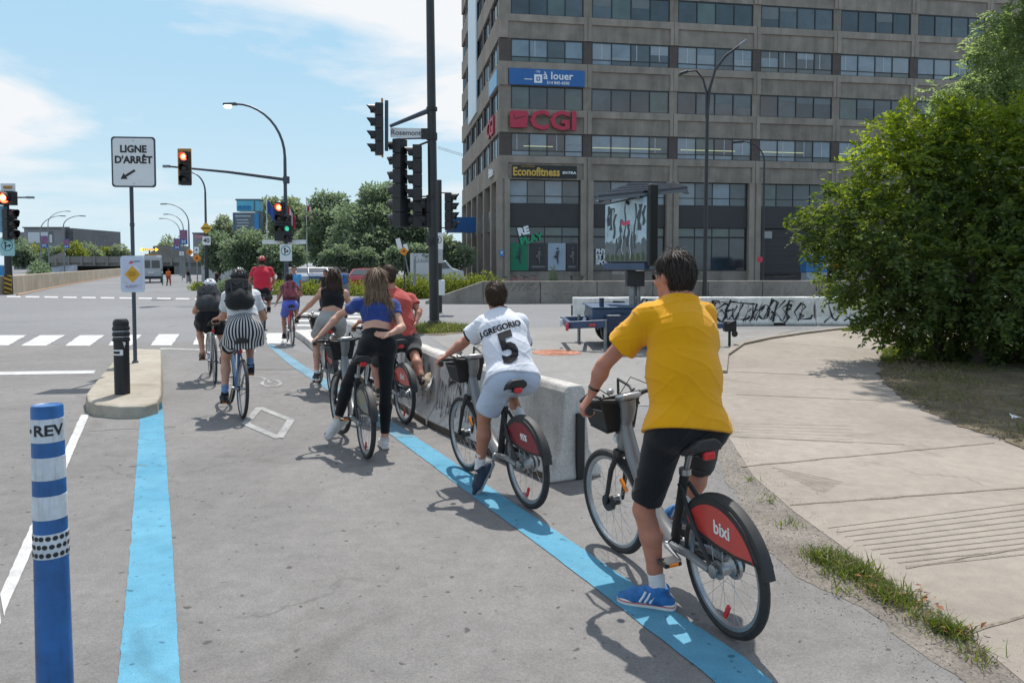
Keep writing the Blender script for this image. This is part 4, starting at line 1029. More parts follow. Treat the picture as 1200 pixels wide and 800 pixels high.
# stop-line sign on the island
def stop_sign():
    b = G(158.5, 425, 0.15); Y = b[1]
    r = thing('stop_line_sign', b, 'white rectangular sign reading LIGNE D\'ARRÊT on a dark post', 'road sign')
    top = P(158, 163, Y)[2]
    mb = MB(); mb.tube([b, b+V(0, 0, top-b[2])], 0.030, 10); mb.build('post', M_POLEB, r, True)
    mb = MB(); mb.lathe([(0.05, 0), (0.05, 0.02), (0.034, 0.04)], 12, b); mb.build('foot_collar', M_POLEB, r); mb = MB(); mb.lathe([(0.036, 0), (0.036, 0.05)], 12, b+V(0, 0, P(158, 265, Y)[2]-b[2])); mb.build('collar', M_POLEB, r)
    c = P(158.3, 190.5, Y)+V(0, -0.045, 0)
    o, fr = sign_plate(r, 'plate', c, 0.675, 0.80, TOC+V(0.10, 0, 0), M_SIGNW, M_POLEB, rad=0.05)
    K = M_SIGNK
    sign_text(o, fr, 'LIGNE', 0.155, 0, 0.20, K, 0.006, 0.95); sign_text(o, fr, "D'ARRÊT", 0.155, 0, 0.03, K, 0.006, 0.95)
    sign_poly(o, fr, arrow(0.02, -0.13, -0.20, -0.27, 0.035, 0.11, 0.09), K)
    for k in (0.34, -0.34): 
        mb = MB(); mb.sphere(np.array(fr[0])+fr[2]*k+fr[3]*0.012, 0.010, 6, 5); mb.build('bolt', M_RIM, o)
stop_sign()
def poster():
    Y = G(158.5, 425, 0.15)[1]; c = P(157, 321, Y)+V(0, -0.042, 0)
    o, fr = sign_plate(None, 'poster', c, 0.37, 0.585, TOC+V(0.08, 0, 0), mat('poster_plastic', (0.50, 0.58, 0.68), 0.3, 0.06, 5), rad=0.05)
    tag(o, 'pale plastic sleeved notice with a yellow diamond tied to the sign post', 'notice')
    fr = (np.zeros(3), fr[1], fr[2], fr[3])
    def loc(mb, name, m):
        q = mb.build(name, m, o, local=True); return q
    WORLD_LOC[o.name] = np.array(o.location)
    z0 = 0.585/2
    fr = (np.array([0, 0, z0]), fr[1], fr[2], fr[3])
    def poly(p, m, z, name):
        mb = MB(); mb.prism(p, z, z+0.002, fr); loc(mb, name, m)
    poly([(-0.14, -0.24), (0.14, -0.24), (0.14, 0.23), (-0.14, 0.23)], mat('poster_paper', (0.52, 0.54, 0.68), 0.6, 0.05, 3), 0.008, 'paper')
    poly([(0, -0.14), (0.125, -0.005), (0, 0.13), (-0.125, -0.005)], mat('poster_yellow', (0.60, 0.33, 0.02), 0.6, 0.05, 3), 0.0105, 'diamond')
    for x, y, w in ((-0.085, -0.115, 0.10), (-0.09, -0.13, 0.12), (0.085, 0.1, 0.10)):
        d = nz([1, -0.9]); n = np.array([0.02, 0.02]); p = np.array([x, y]); poly([tuple(p-d*w/2-n), tuple(p+d*w/2-n), tuple(p+d*w/2), tuple(p-d*w/2)], M_SIGNW, 0.0125, 'stripe')
    for k in range(4): poly([(-0.06, 0.03-0.02*k), (0.06-0.01*(k % 2), 0.03-0.02*k), (0.06-0.01*(k % 2), 0.036-0.02*k), (-0.06, 0.036-0.02*k)], mat('print_brown', (0.25, 0.12, 0.02), 0.6), 0.0135, 'print_line')
    for k in range(3): poly([(-0.11, -0.185-0.016*k), (0.10-0.03*k, -0.185-0.016*k), (0.10-0.03*k, -0.180-0.016*k), (-0.11, -0.180-0.016*k)], mat('print_grey', (0.15, 0.15, 0.22), 0.6), 0.0115, 'print_line')
    poly([(-0.06, 0.165), (0.0, 0.165), (0.03, 0.2), (-0.02, 0.215)], mat('print_pink', (0.5, 0.12, 0.16), 0.6), 0.0115, 'print_mark'); poly([(0.03, 0.185), (0.12, 0.195), (0.12, 0.215), (0.03, 0.21)], mat('print_teal', (0.06, 0.30, 0.32), 0.6), 0.0115, 'print_mark')
poster()
# black bollard on the island
def bollard():
    b = G(143.5, 461, 0.153); Y = b[1]; H = P(143, 374, Y)[2]-b[2]; r0 = 0.088
    r = thing('bollard', b, 'black ribbed metal bollard with a white sticker on the concrete island', 'bollard')
    pr = [(r0, 0), (r0, H*0.70)]
    z = H*0.70
    for k in range(3): pr += [(r0, z), (r0*1.12, z+0.012), (r0*1.14, z+0.03), (r0*1.05, z+0.048), (r0, z+0.058)]; z += 0.068
    pr += [(r0, z+0.005), (r0*1.05, z+0.02), (r0*0.98, z+0.05), (r0*0.75, z+0.075), (r0*0.35, H), (0.001, H+0.004)]
    mb = MB(); mb.lathe(pr, 28, b); mb.build('body', M_SIG, r, True)
    mb = MB()
    for k in range(2): mb.ring(b+V(0, 0, H*0.70+0.060+0.068*k), (1, 0, 0), (0, 1, 0), r0*1.02, [(-0.004, 0), (0.006, 0), (0.006, 0.009), (-0.004, 0.009)], 28)
    mb.build('pale_ring', M_RIM, r)
    def wrap(name, m, a0, a1, z0, z1, off=0.0015):
        mb = MB(); n = 8; vs = []
        for i in range(n+1):
            a = lerp(a0, a1, i/n); q = np.array([math.sin(a), -math.cos(a), 0])*(r0+off); vs += [b+q+V(0, 0, z0), b+q+V(0, 0, z1)]
        mb.add(vs, [(2*i, 2*i+2, 2*i+3, 2*i+1) for i in range(n)]); return mb.build(name, m, r)
    wrap('sticker', M_SIGNW, R(-62), R(38), H*0.525, H*0.60); wrap('sticker_print', M_SIGNK, R(-45), R(15), H*0.545, H*0.58, 0.0025)
    for z0, z1, a0, a1 in ((0.66, 0.70, 42, 58), (0.69, 0.735, 36, 46), (0.63, 0.665, 46, 50), (0.715, 0.735, 46, 64)): wrap('paint_mark', M_SIGNW, R(a0), R(a1), H*z0, H*z1, 0.002)
bollard()
# blue and white flexible post in the foreground
def flex_post():
    Yp = 2.57; top = P(55, 474, Yp); x0 = P(61.5, 800, 2.555)[0]; b = np.array([x0+0.012, 2.55, 0]); H = top[2]
    r = thing('lane_post', b, 'tall blue and white banded plastic lane post in the left foreground', 'lane post')
    BLU = mat('post_blue', (0.008, 0.085, 0.26), 0.42, 0.3, 9, 0.08, 40, detail=9); WHT = mat('post_white', (0.50, 0.54, 0.58), 0.4, 0.16, 14, detail=9); streaks(BLU, (55, 55, 4), 0.22, (0.52, 0.74)); streaks(WHT, (60, 60, 6), 0.30, (0.52, 0.74))
    ax = nz(np.array([top[0], Yp, H])-b); L = H/ax[2]; sx = nz(np.cross((0, 1, 0), ax)); sy = np.cross(ax, sx); Rm = np.stack([sx, sy, ax], 1)
    zz = lambda py: (P(57, py, Yp-0.048)[2])/ax[2]
    rad = lambda z: lerp(0.0585, 0.0485, z/L)
    mb = MB(); mb.lathe([(rad(0), 0.02), (rad(L), L-0.006), (rad(L)*0.93, L), (rad(L)*0.8, L-0.004), (0.001, L-0.004)], 36, b, Rm); mb.build('tube', BLU, r, True)
    mb = MB(); mb.lathe([(0.12, 0), (0.12, 0.02), (0.07, 0.03)], 24, b); mb.build('base', M_SIG, r)
    def band(name, p0, p1, m, off=0.0012):
        z0, z1 = zz(p1), zz(p0); mb = MB(); mb.lathe([(rad(z0)-0.002, z0), (rad(z0)+off, z0+0.001), (rad(z1)+off, z1-0.001), (rad(z1)-0.002, z1)], 36, b, Rm); return mb.build(name, m, r, True)
    bands = [band('white_band', *p, WHT) for p in ((492, 520), (537, 564), (582, 610), (626, 655))]
    def onpost(u, z, off): a = u/rad(z); return b+Rm @ np.array([math.sin(a)*(rad(z)+off), -math.cos(a)*(rad(z)+off), z])
    zc = zz(506)
    vs, fs = text_mesh('REV', 0.050, (1, 0, 0), (0, 1, 0), (0.029, 0, 0), 0, 0.0014, 'CENTER', 4, 1.1)
    mb = MB(); mb.add([onpost(x, zc+y, 0.0028) for x, y, _ in vs], fs)
    c = [(-0.036+0.0075*math.cos(a), 0.0075*math.sin(a)) for a in np.linspace(0, 6.283, 12, endpoint=False)]; mb.add([onpost(x, zc+y, 0.0028) for x, y in c], [tuple(range(12))])
    mb.build('lettering', M_SIGNK, r)
    z0, z1 = zz(655), zz(626); mb = MB()
    for row in range(3):
        for k in range(16):
            u = (k+0.5*(row % 2))*2*math.pi*rad(z0)/16; z = lerp(z0, z1, (row+0.5)/3); c = [(u+0.0082*math.cos(a), z+0.0082*math.sin(a)) for a in np.linspace(0, 6.283, 12, endpoint=False)]
            mb.add([onpost(x, y, 0.0024) for x, y in c], [tuple(range(12))])
    mb.build('dots', M_SIGNK, bands[3])
flex_post()

# signal mast with the street sign (tall black pole)
def big_signal():
    b = G(509, 381.5); Y = b[1]
    r = thing('signal_mast', b, 'tall black mast carrying the street name sign and black signal heads', 'traffic signal')
    top = np.array([P(503, -60, Y)[0], Y, P(503, -90, Y)[2]])
    mb = MB(); mb.lathe([(0.19, 0.0), (0.19, 0.12), (0.145, 0.16)], 14, b); mb.tube([b+V(0, 0, 0.1), lerp(b, top, 0.5), top], [0.14, 0.125, 0.105], 16); mb.build('pole', M_POLE, r, True)
    mb = MB()
    for py in (128, 158, 231, 281, 286, 162): mb.lathe([(0.155, -0.05), (0.155, 0.05)], 14, np.array([P(506, py, Y)[0], Y, P(506, py, Y)[2]]))
    mb.build('clamp', M_SIG, r)
    # raking arm and bare head in profile
    a = P(504, 129, Y); t = P(457, 148, Y-0.3)
    mb = MB(); mb.tube([a, t], [0.075, 0.045], 8); mb.tube([P(453, 118, Y-0.3), P(453, 177, Y-0.3)], 0.05, 8); mb.build('arm', M_POLEB, r, True)
    signal(r, P(444, 121, Y-0.3), (-1, -0.25, 0), 4, 0.135, lit=None, step=0.355)
    mb = MB(); p = P(448, 150, Y-0.28); mb.box(p, (0.05, 0.03, 1.62), None); mb.build('backplate_edge', M_YEL, r)
    o, fr = sign_plate(r, 'street_name_sign', P(480, 156, Y-0.12), 1.06, 0.27, (0.12, -1, 0), M_SIGNW, rad=0.03)
    sign_text(o, fr, 'Rosemont', 0.20, -0.10, 0.0, mat('sign_text_grey', (0.10, 0.11, 0.12), 0.6), 0.004, 1.0)
    mb = MB(); mb.box(P(499, 157, Y-0.1), (0.25, 0.06, 0.30)); mb.build('bracket', M_SIG, r)
    # heads seen from the back and side
    signal(r, P(468.5, 163, Y-0.1), (-1, 0.45, 0), 4, 0.16, step=0.415); signal(r, P(470.5, 232, Y-0.05), (-0.9, 0.6, 0), 2, 0.185, step=0.41)
    signal(r, P(489, 170, Y-0.1), (-1, -0.05, 0), 4, 0.15, step=0.39); signal(r, P(491, 233, Y+0.1), (-1, 0.1, 0), 2, 0.17, step=0.40)
    signal(r, P(501.5, 232, Y+0.05), (-0.8, -0.5, 0), 2, 0.16, step=0.42)
    mb = MB()
    for py, x0 in ((231, 472), (234, 490), (266, 470), (163, 466)): mb.tube([P(x0, py, Y-0.1), P(507, py-1, Y-0.1)], 0.022, 6)
    mb.tube([P(492, 170, Y), P(507, 164, Y)], 0.03, 6)
    mb.build('bracket', M_POLE, r)
    # small pole just behind with a walk signal and signs
    b2 = G(515.5, 366); Y2 = b2[1]
    r2 = thing('signal_post', b2, 'thinner black post behind the tall mast with a right facing signal', 'traffic signal')
    mb = MB(); mb.tube([b2, np.array([b2[0], Y2, P(515, 211, Y2)[2]])], 0.085, 10); mb.build('pole', M_POLE, r2, True)
    signal(r2, P(526, 226, Y2), (1, -0.15, 0), 4, 0.15, step=0.335)
    mb = MB()
    for py in (226, 267): mb.tube([P(510, py, Y2), P(528, py, Y2)], 0.022, 6)
    mb.build('bracket', M_POLE, r2)
    o, fr = sign_plate(r2, 'round_sign', P(514, 283, Y2-0.1), 0.36, 0.62, (-0.5, -1, 0), M_SIGNW, rad=0.05)
    ring_ = [(0.13*math.cos(a), 0.06+0.13*math.sin(a)) for a in np.linspace(0, 6.28, 18, endpoint=False)]; sign_poly(o, fr, ring_, M_SIGNK); sign_poly(o, fr, [(x*0.8, 0.06+(y-0.06)*0.8) for x, y in ring_], M_SIGNW, 0.014); sign_poly(o, fr, arrow(0, -0.03, 0.0, 0.14, 0.03, 0.1, 0.08), M_SIGNK, 0.017)
    o, fr = sign_plate(r2, 'lower_plate', P(514, 300, Y2-0.1), 0.34, 0.5, (-0.5, -1, 0), mat('sign_greyed', (0.35, 0.36, 0.37), 0.5), rad=0.03)
    mb = MB(); mb.box(P(517.5, 337, Y2-0.12), (0.22, 0.2, 0.55)); mb.build('push_button_box', M_SIGNW, r2, bevel=0.03)
big_signal()

# mast across the junction: lit lamp, mast arm, red signals
def far_mast():
    Y = 36.0
    r, b = lamp_post('signal_mast', 335.5, None, 0.11, (335, 185), (276, 122), 'slate mast with lit lamp, long arm and two red signals above the red cyclist', None, M_POLEB, Y, True, cat='traffic signal')
    a = P(335.5, 210.5, Y); t = P(197, 195, Y-1.5)
    mb = MB(); mb.tube([a, lerp(a, t, 0.5)+V(0, 0, 0.05), t], [0.085, 0.065, 0.04], 8); mb.tube([P(335.5, 207, Y), P(335.5, 215, Y)], 0.15, 10); mb.build('mast_arm', M_POLEB, r, True)
    mb = MB(); head(mb, t+V(0.05, 0, 0), V(-1, 0, 0), 0.3, 0.14); mb.build('arm_end_cap', M_POLEG, r)
    o = signal(r, P(216.5, 177.5, Y-1.6), (0.05, -1, 0), 3, 0.18, M_SIG, {0: M_RED_ON}, step=0.50)
    Rm = None; c = P(216.5, 195.5, Y-1.45)
    mb = MB(); mb.box(c, (0.62, 0.05, 1.62)); mb.build('backplate', M_YEL, r, bevel=0.03)
    signal(r, P(328, 237, Y-0.3), (-0.03, -1, 0), 3, 0.17, M_SIG, {0: M_RED_ON}, step=0.50)
    signal(r, P(337, 252, Y-0.35), (0.03, -1, 0), 3, 0.13, M_SIG, {1: M_GRN_ON}, step=0.42)
    mb = MB(); mb.box(P(332, 276, Y-0.3), (0.75, 0.3, 0.5)); mb.build('control_box', M_SIG, r, bevel=0.02)
    o, fr = sign_plate(r, 'turn_sign', P(335, 296, Y-0.35), 0.56, 0.78, TOC, M_SIGNW, rad=0.04)
    GRN = mat('sign_ring_teal', (0.02, 0.22, 0.20), 0.5)
    ring_ = [(0.23*math.cos(q), 0.09+0.23*math.sin(q)) for q in np.linspace(0, 6.28, 20, endpoint=False)]; sign_poly(o, fr, ring_, GRN); sign_poly(o, fr, [(x*0.82, 0.09+(y-0.09)*0.82) for x, y in ring_], M_SIGNW, 0.014)
    sign_poly(o, fr, arrow(-0.04, -0.08, -0.04, 0.25, 0.05, 0.15, 0.11), M_SIGNK, 0.017); sign_poly(o, fr, arrow(-0.04, 0.02, 0.15, 0.10, 0.05, 0.14, 0.1), M_SIGNK, 0.020)
    for px in (318, 348):
        sign_plate(r, 'street_name_sign', P(px, 283.5, Y-0.1), 0.85, 0.2, TOC, M_SIGNW, rad=0.02)
far_mast()
# left foreground signal with hazard board
def left_signal():
    Y = 44.0; b = np.array([P(9.5, 309, Y)[0], Y, 0])
    r = thing('signal_post', b, 'signal post at the left edge with red lamp, turn sign and striped hazard board', 'traffic signal')
    mb = MB(); mb.tube([b, np.array([b[0], Y, P(9, 216, Y)[2]])], [0.22, 0.12], 12); mb.build('pole', M_POLE, r, True)
    signal(r, P(8.5, 224, Y-0.35), TOC, 1, 0.34, M_SIG, {0: M_RED_ON}, step=0.8); mb = MB(); mb.box(P(9.5, 226, Y-0.1), (0.82, 0.05, 1.05)); mb.build('backplate', M_SIGNW, r)
    mb = MB(); mb.box(P(9, 219.5, Y-0.14), (0.5, 0.03, 0.16)); mb.build('stripe', M_YEL, r)
    signal(r, P(11, 245, Y-0.3), (1, -0.4, 0), 3, 0.26, M_SIG, step=0.58)
    mb = MB(); mb.box(P(4, 257, Y-0.25), (0.25, 0.3, 1.5)); mb.build('side_shell', mat('shell_blue', (0.10, 0.25, 0.36), 0.4), r)
    o, fr = sign_plate(r, 'turn_sign', P(8.5, 289.5, Y-0.35), 0.82, 1.0, TOC, mat('sign_pale_teal', (0.30, 0.50, 0.52), 0.5), rad=0.04)
    ring_ = [(0.33*math.cos(q), 0.1+0.33*math.sin(q)) for q in np.linspace(0, 6.28, 20, endpoint=False)]; sign_poly(o, fr, ring_, MATS['sign_ring_teal']); sign_poly(o, fr, [(x*0.85, 0.1+(y-0.1)*0.85) for x, y in ring_], MATS['sign_pale_teal'], 0.014)
    sign_poly(o, fr, arrow(-0.1, -0.12, -0.1, 0.33, 0.07, 0.2, 0.14), M_SIGNK, 0.017); sign_poly(o, fr, arrow(-0.1, 0.05, 0.25, 0.10, 0.07, 0.2, 0.14), M_SIGNK, 0.020)
    o, fr = sign_plate(r, 'hazard_board', P(9.3, 333, Y-0.38), 0.44, 1.02, TOC, mat('hazard_yellow', (0.52, 0.30, 0.03), 0.5), rad=0.02)
    for k in range(4):
        y = -0.45+0.26*k; sign_poly(o, fr, [(-0.21, y+0.1), (0.21, y-0.05), (0.21, y+0.07), (-0.21, y+0.22)], M_SIGNK)
    mb = MB(); a = P(17, 231.5, Y-0.1); q = P(32, 231.5, Y-0.1); mb.tube([a, q], 0.05, 6); head(mb, q, V(1, 0, 0), 0.4, 0.2); mb.build('lamp_arm', M_POLEG, r)
left_signal()
# double arm lamp in front of the office block, and a single one
def double_lamp():
    b = G(826, 352); Y = b[1]-2.4; b = np.array([P(826, 309, Y)[0], Y, 0])
    r = thing('street_lamp', b, 'black double armed street lamp standing before the office block', 'street lamp')
    fork = P(829, 130, Y)
    mb = MB(); mb.tube([b, lerp(b, fork, 0.5), np.array([fork[0], Y, fork[2]])], [0.10, 0.09, 0.075], 12); mb.build('pole', M_POLE, r, True)
    a = np.array([fork[0], Y, fork[2]])
    pts = [a, P(831.5, 105, Y), P(838, 82, Y), P(850, 66, Y), P(866, 54, Y)]; mb = MB(); mb.tube(pts, [0.075, 0.07, 0.06, 0.055, 0.045], 8); mb.build('arm', M_POLE, r, True)
    mb = MB(); head(mb, pts[-1], pts[-1]-pts[-2], 0.45, 0.22); mb.build('lamp_head', M_POLEG, r, bevel=0.03)
    pts = [a+V(-0.05, 0, -0.3), P(828, 108, Y), P(824, 93, Y), P(816, 83, Y), P(805, 84, Y)]; mb = MB(); mb.tube(pts, [0.05, 0.05, 0.045, 0.04, 0.035], 8); mb.build('arm', M_POLE, r, True)
    mb = MB(); head(mb, pts[-1], pts[-1]-pts[-2]+V(0, 0, -0.1), 0.4, 0.2); mb.build('lamp_head', M_POLE, r, bevel=0.03)
    mb = MB(); p = P(893.5, 300, 40)
    r2, b2 = lamp_post('street_lamp', 894, None, 0.075, (893.5, 190), (870, 166), 'shorter black curved street lamp against the office block', None, M_POLE, 42.0)
    for k, (px, py) in enumerate(((891.5, 305), (891, 311))):
        pass
    o, fr = sign_plate(r2, 'warning_sticker', P(890.5, 304, 41.8), 0.3, 0.3, TOC, mat('sticker_red', (0.45, 0.03, 0.06), 0.5), rad=0.1)
double_lamp()
LG = 'lamps along the far street'
for (px, Y, bend, tip, lab) in ((48, 88, (48, 272), (71, 253), 'left pale street lamp curving right above the far billboard'), (57.5, 110, (57.5, 262), (78, 247.5), 'tallest pale street lamp rising behind the far billboard'), (75.5, 84, (75.5, 265), (94, 253), 'pale street lamp with banner right of the far billboard'),
                                (112.5, 190, (112.5, 281), (125, 274), 'tiny street lamp beyond the overpass'), (119.5, 240, (119.5, 286), (128, 282), 'faintest tiny street lamp beyond the overpass')):
    lamp_post('street_lamp', px, None, 0.09, bend, tip, lab, LG, M_POLEG, Y)
for (px, Y, bend, tip, lab) in ((242, 52, (242, 225), (222, 202), 'slate street lamp with yellow diamond and speed sign'), (222, 75, (222, 262), (195, 239), 'pale curved lamp nearest the speed sign, behind the banners'), (215.5, 95, (215.5, 268), (197, 251), 'middle pale curved lamp behind the banners'), (211.5, 110, (211.5, 272), (191, 256), 'farthest pale curved lamp behind the banners')):
    r, b = lamp_post('street_lamp', px, None, 0.10, bend, tip, lab, LG, M_POLEB if px == 242 else M_POLEG, Y)
    if px == 242:
        c = P(241.5, 267.5, Y-0.2); o, fr = sign_plate(r, 'diamond_sign', c, 0.56, 0.56, TOC, M_ROAD_Y, rot=R(45), rad=0.04); 
        sign_poly(o, (c, np.array([1.0, 0, 0]), np.array([0, 0, 1.0]), np.array([0, -1.0, 0])), [(-0.25, -0.05), (0.25, -0.05), (0.25, 0.05), (-0.25, 0.05)], mat('print_dark', (0.1, 0.06, 0.01), 0.5))
        o, fr = sign_plate(r, 'speed_sign', P(242, 282, Y-0.2), 0.55, 0.58, TOC, M_SIGNW, rad=0.04); sign_text(o, fr, '40', 0.42, 0, 0, M_SIGNK, 0.01)
        mb = MB(); mb.tube([b, b+V(0, 0, P(242, 262, Y)[2])], 0.135, 10); mb.build('sleeve', M_POLE, r)
# banners
BP = mat('banner_purple', (0.16, 0.09, 0.22), 0.7, 0.4, 3, col2=(0.30, 0.12, 0.16)); BB = mat('banner_blue', (0.03, 0.12, 0.36), 0.7, 0.2, 2)
for k, (px, py, w, h, Y, lab) in enumerate(((215.5, 278, 8.5, 17, 74.5, 'upper purple and blue street banner right of the white van'), (207.5, 286, 7.5, 13, 94, 'lower purple and blue street banner right of the white van'), (52, 283.5, 8, 14, 87, 'purple and blue banner before the far billboard'), (78, 285.5, 7, 11, 83, 'purple and blue banner right of the far billboard'))):
    c = P(px, py, Y); W_, H_ = w*Y/900, h*Y/900
    o, fr = sign_plate(None, 'street_banner', c, W_, H_, TOC, BB, rad=0.03); tag(o, lab, 'banner', 'street banners on the far lamps')
    WORLD_LOC[o.name] = np.array(o.location)
    mb = MB(); mb.box((0, -0.02, H_*0.66), (W_*0.96, 0.02, H_*0.62)); mb.build('print', BP, o, local=True)
    mb = MB()
    for q in (-1, 1): mb.beam((-W_*0.3, -0.035, H_*(0.2-q*0.1)), (W_*0.3, -0.035, H_*(0.2+q*0.1)), 0.02, H_*0.05)
    mb.build('emblem', MATS['print_teal'] if False else M_SIGNW, o, local=True)
# distant orange work-zone signs and small street clutter on the right kerb of the far street
def small_sign(name, px, py, pyb, Y, w, h, m, lab, rot=0.0, post=M_POLEG, print_=True, cat='road sign', grp=None):
    c = P(px, py, Y); b = np.array([c[0], Y, 0]); r = thing(name, b, lab, cat, grp)
    mb = MB(); mb.tube([b, c+V(0, 0.05, h*0.3)], 0.035, 6); mb.build('post', post, r)
    o, fr = sign_plate(r, 'plate', c-V(0, 0.05, 0), w, h, TOC, m, rot=rot, rad=0.03)
    if print_: 
        fr2 = (fr[0], np.array([1.0, 0, 0]), np.array([0, 0, 1.0]), fr[3]); sign_poly(o, fr2, [(-w*0.22, -h*0.1), (w*0.22, -h*0.1), (w*0.1, h*0.16), (-w*0.12, h*0.14)], M_SIGNK)
    return r
small_sign('road_work_sign', 231, 302.5, 330, 58, 0.48, 0.48, M_ROAD_O, 'larger orange diamond work sign by the far kerb', R(45))
small_sign('road_work_sign', 222.5, 295.5, 330, 66, 0.45, 0.45, M_ROAD_O, 'smaller orange diamond work sign beyond the first', R(45))
small_sign('parking_sign', 230.5, 293, 330, 60, 0.4, 0.5, M_SIGNW, 'small white sign above the orange work signs', 0)
small_sign('parking_sign', 213, 297, 330, 80, 0.45, 0.4, M_SIGNW, 'small white sign left of the orange work signs', 0)
small_sign('crossing_sign', 473.5, 294.5, 345, 36, 0.30, 0.30, M_ROAD_O, 'orange work sign leaning before the hedge', R(45), M_POLE)
def leaning():
    Y = 37; r = thing('temporary_sign', P(480, 309, Y)*(1, 1, 0), 'grey temporary sign post leaning beside the hedge', 'road sign')
    mb = MB(); mb.tube([P(481, 333, Y), P(474, 296, Y), P(466, 280, Y)], 0.03, 6); mb.tube([P(486, 335, Y), P(486, 303, Y)], 0.06, 6); mb.build('post', M_POLEG, r)
    o, fr = sign_plate(r, 'plate', P(467.5, 285.5, Y-0.06), 0.22, 0.52, TOC, M_SIGNW, rot=R(14), rad=0.02); o, fr = sign_plate(r, 'plate', P(475.5, 290, Y-0.06), 0.2, 0.34, TOC, M_SIGNW, rot=R(14), rad=0.02)
leaning()
# amber arrow board and portal sign by the van
def arrow_board():
    Y = 74; c = P(175, 292.5, Y); b = np.array([c[0], Y, 0]); r = thing('arrow_board', b, 'amber arrow lamp board standing behind the white van', 'arrow board')
    mb = MB(); mb.tube([b, b+V(0, 0, c[2])], 0.06, 6); mb.build('post', M_POLE, r)
    mb = MB(); mb.beam(c-V(0.65, 0, 0), c+V(0.65, 0, 0), 0.06, 0.16); mb.build('bar', M_SIG, r)
    AM = mat('amber_lamp', (0.8, 0.4, 0.02), 0.4, emit=(1, 0.5, 0.05, 1.0))
    for k in range(7): mb = MB(); mb.sphere(c+V(-0.6+0.2*k, -0.08, 0), 0.07, 6, 5); mb.build('lamp', AM, r)
    for s in (-1, 1):
        mb = MB(); mb.prism([(s*0.62, -0.2), (s*0.9, 0), (s*0.62, 0.2)], -0.06, -0.03, (c, (1, 0, 0), (0, 0, 1), (0, 1, 0))); mb.build('arrow_head', AM, r)
arrow_board()
# flag poles
def flag(px, Y, ptop, fl, lab, cols):
    b = np.array([P(px, 309, Y)[0], Y, 0]); r = thing('flag_pole', b, lab, 'flag', 'flags behind the red signals'); z = P(px, ptop, Y)[2]
    mb = MB(); mb.tube([b, b+V(0, 0, z)], [0.07, 0.04], 6); mb.sphere(b+V(0, 0, z), 0.1, 6, 5); mb.build('pole', M_SIGNW, r)
    x0, y0, x1, y1 = fl; A_ = P(x0, y0, Y); B_ = P(x1, y1, Y); n = 6
    mb = MB(); vs = []
    hgt = 1.3
    for i in range(n+1):
        p = lerp(A_, B_, i/n)+V(0, 0.12*math.sin(i*1.6), 0); vs += [p, p-V(0.0, 0, hgt)]
    for i in range(n): mb.mat(0 if len(cols) == 1 else (0 if i < 2 or i >= 4 else 1)); mb.add([vs[2*i], vs[2*i+1], vs[2*i+3], vs[2*i+2]], [(0, 1, 2, 3)])
    o = mb.build('flag', cols, r); md = o.modifiers.new('cloth', 'SOLIDIFY'); md.thickness = 0.02
FR = mat('flag_red', (0.45, 0.03, 0.04), 0.7); FW = mat('flag_white', (0.6, 0.6, 0.6), 0.7); FBl = mat('flag_blue', (0.03, 0.08, 0.28), 0.7)
flag(313.5, 75, 229, (313.5, 234, 327, 252), 'white pole with a blue flag left of the red signals', [FBl]); flag(335, 78, 228, (336, 239, 346, 255), 'pole hidden by the red signals with a red and white flag', [FR, FW]); flag(360, 80, 232, (360, 240, 368, 248), 'tall pale pole with a red and white flag before the trees', [FR, FW])
# shopping-centre pylon
def pylon():
    Y = 78; r = thing('pylon_sign', P(289, 309, Y)*(1, 1, 0), 'tall blue and grey shopping pylon sign above the trees', 'sign')
    DB = mat('pylon_grey', (0.10, 0.135, 0.16), 0.5, 0.1, 1); CY_ = mat('pylon_cyan', (0.10, 0.42, 0.58), 0.4, 0.05, 1); CB = mat('pylon_blue', (0.02, 0.22, 0.48), 0.4); TXT = mat('pylon_text', (0.40, 0.44, 0.46), 0.5)
    def pbox(name, x0, y0, x1, y1, m, dy=0.0, th=1.2, par=r):
        a = P(x0, y0, Y+dy); b = P(x1, y1, Y+dy); mb = MB(); mb.box(((a[0]+b[0])/2, Y+dy+th/2, (a[2]+b[2])/2), (abs(b[0]-a[0]), th, abs(b[2]-a[2]))); return mb.build(name, m, par, bevel=0.03)
    pbox('cabinet', 272.5, 249, 304.5, 270, DB); pbox('lower_cabinet', 274, 270.2, 296, 280, mat('pylon_slate', (0.09, 0.10, 0.11), 0.5), 0.1); pbox('post', 278, 280, 300, 330, DB, 0.3)
    pbox('lit_box', 277, 235, 304, 247.5, CY_, 0.0); pbox('cap', 275.5, 233, 304.6, 235, DB, -0.05, 1.3); pbox('side_panel', 298, 250, 303.5, 269, CB, -0.06, 0.05); pbox('side_panel', 297, 235.6, 298.6, 247.2, DB, -0.06, 0.05)
    pbox('edge_strip', 272.6, 249.5, 274.2, 269.5, CB, -0.06, 0.05)
    for k, (y, x0, x1, h) in enumerate(((252.5, 275, 294, 1.6), (257, 277, 291, 1.6), (260.5, 278, 292, 1.4), (264, 277, 291, 1.3), (267, 281, 289, 1.0))): pbox('sign_line', x0, y, x1, y+h, TXT, -0.04, 0.05)
    mb = MB()
    for k in range(7):
        x = 279+k*2.3; a = P(x, 243.5, Y-0.05); mb.box(a, (0.12, 0.05, 0.42)); 
        if k % 2: mb.box(P(x+0.7, 242.2, Y-0.05), (0.16, 0.05, 0.1))
    mb.build('sign_lettering', CB, r)
pylon()
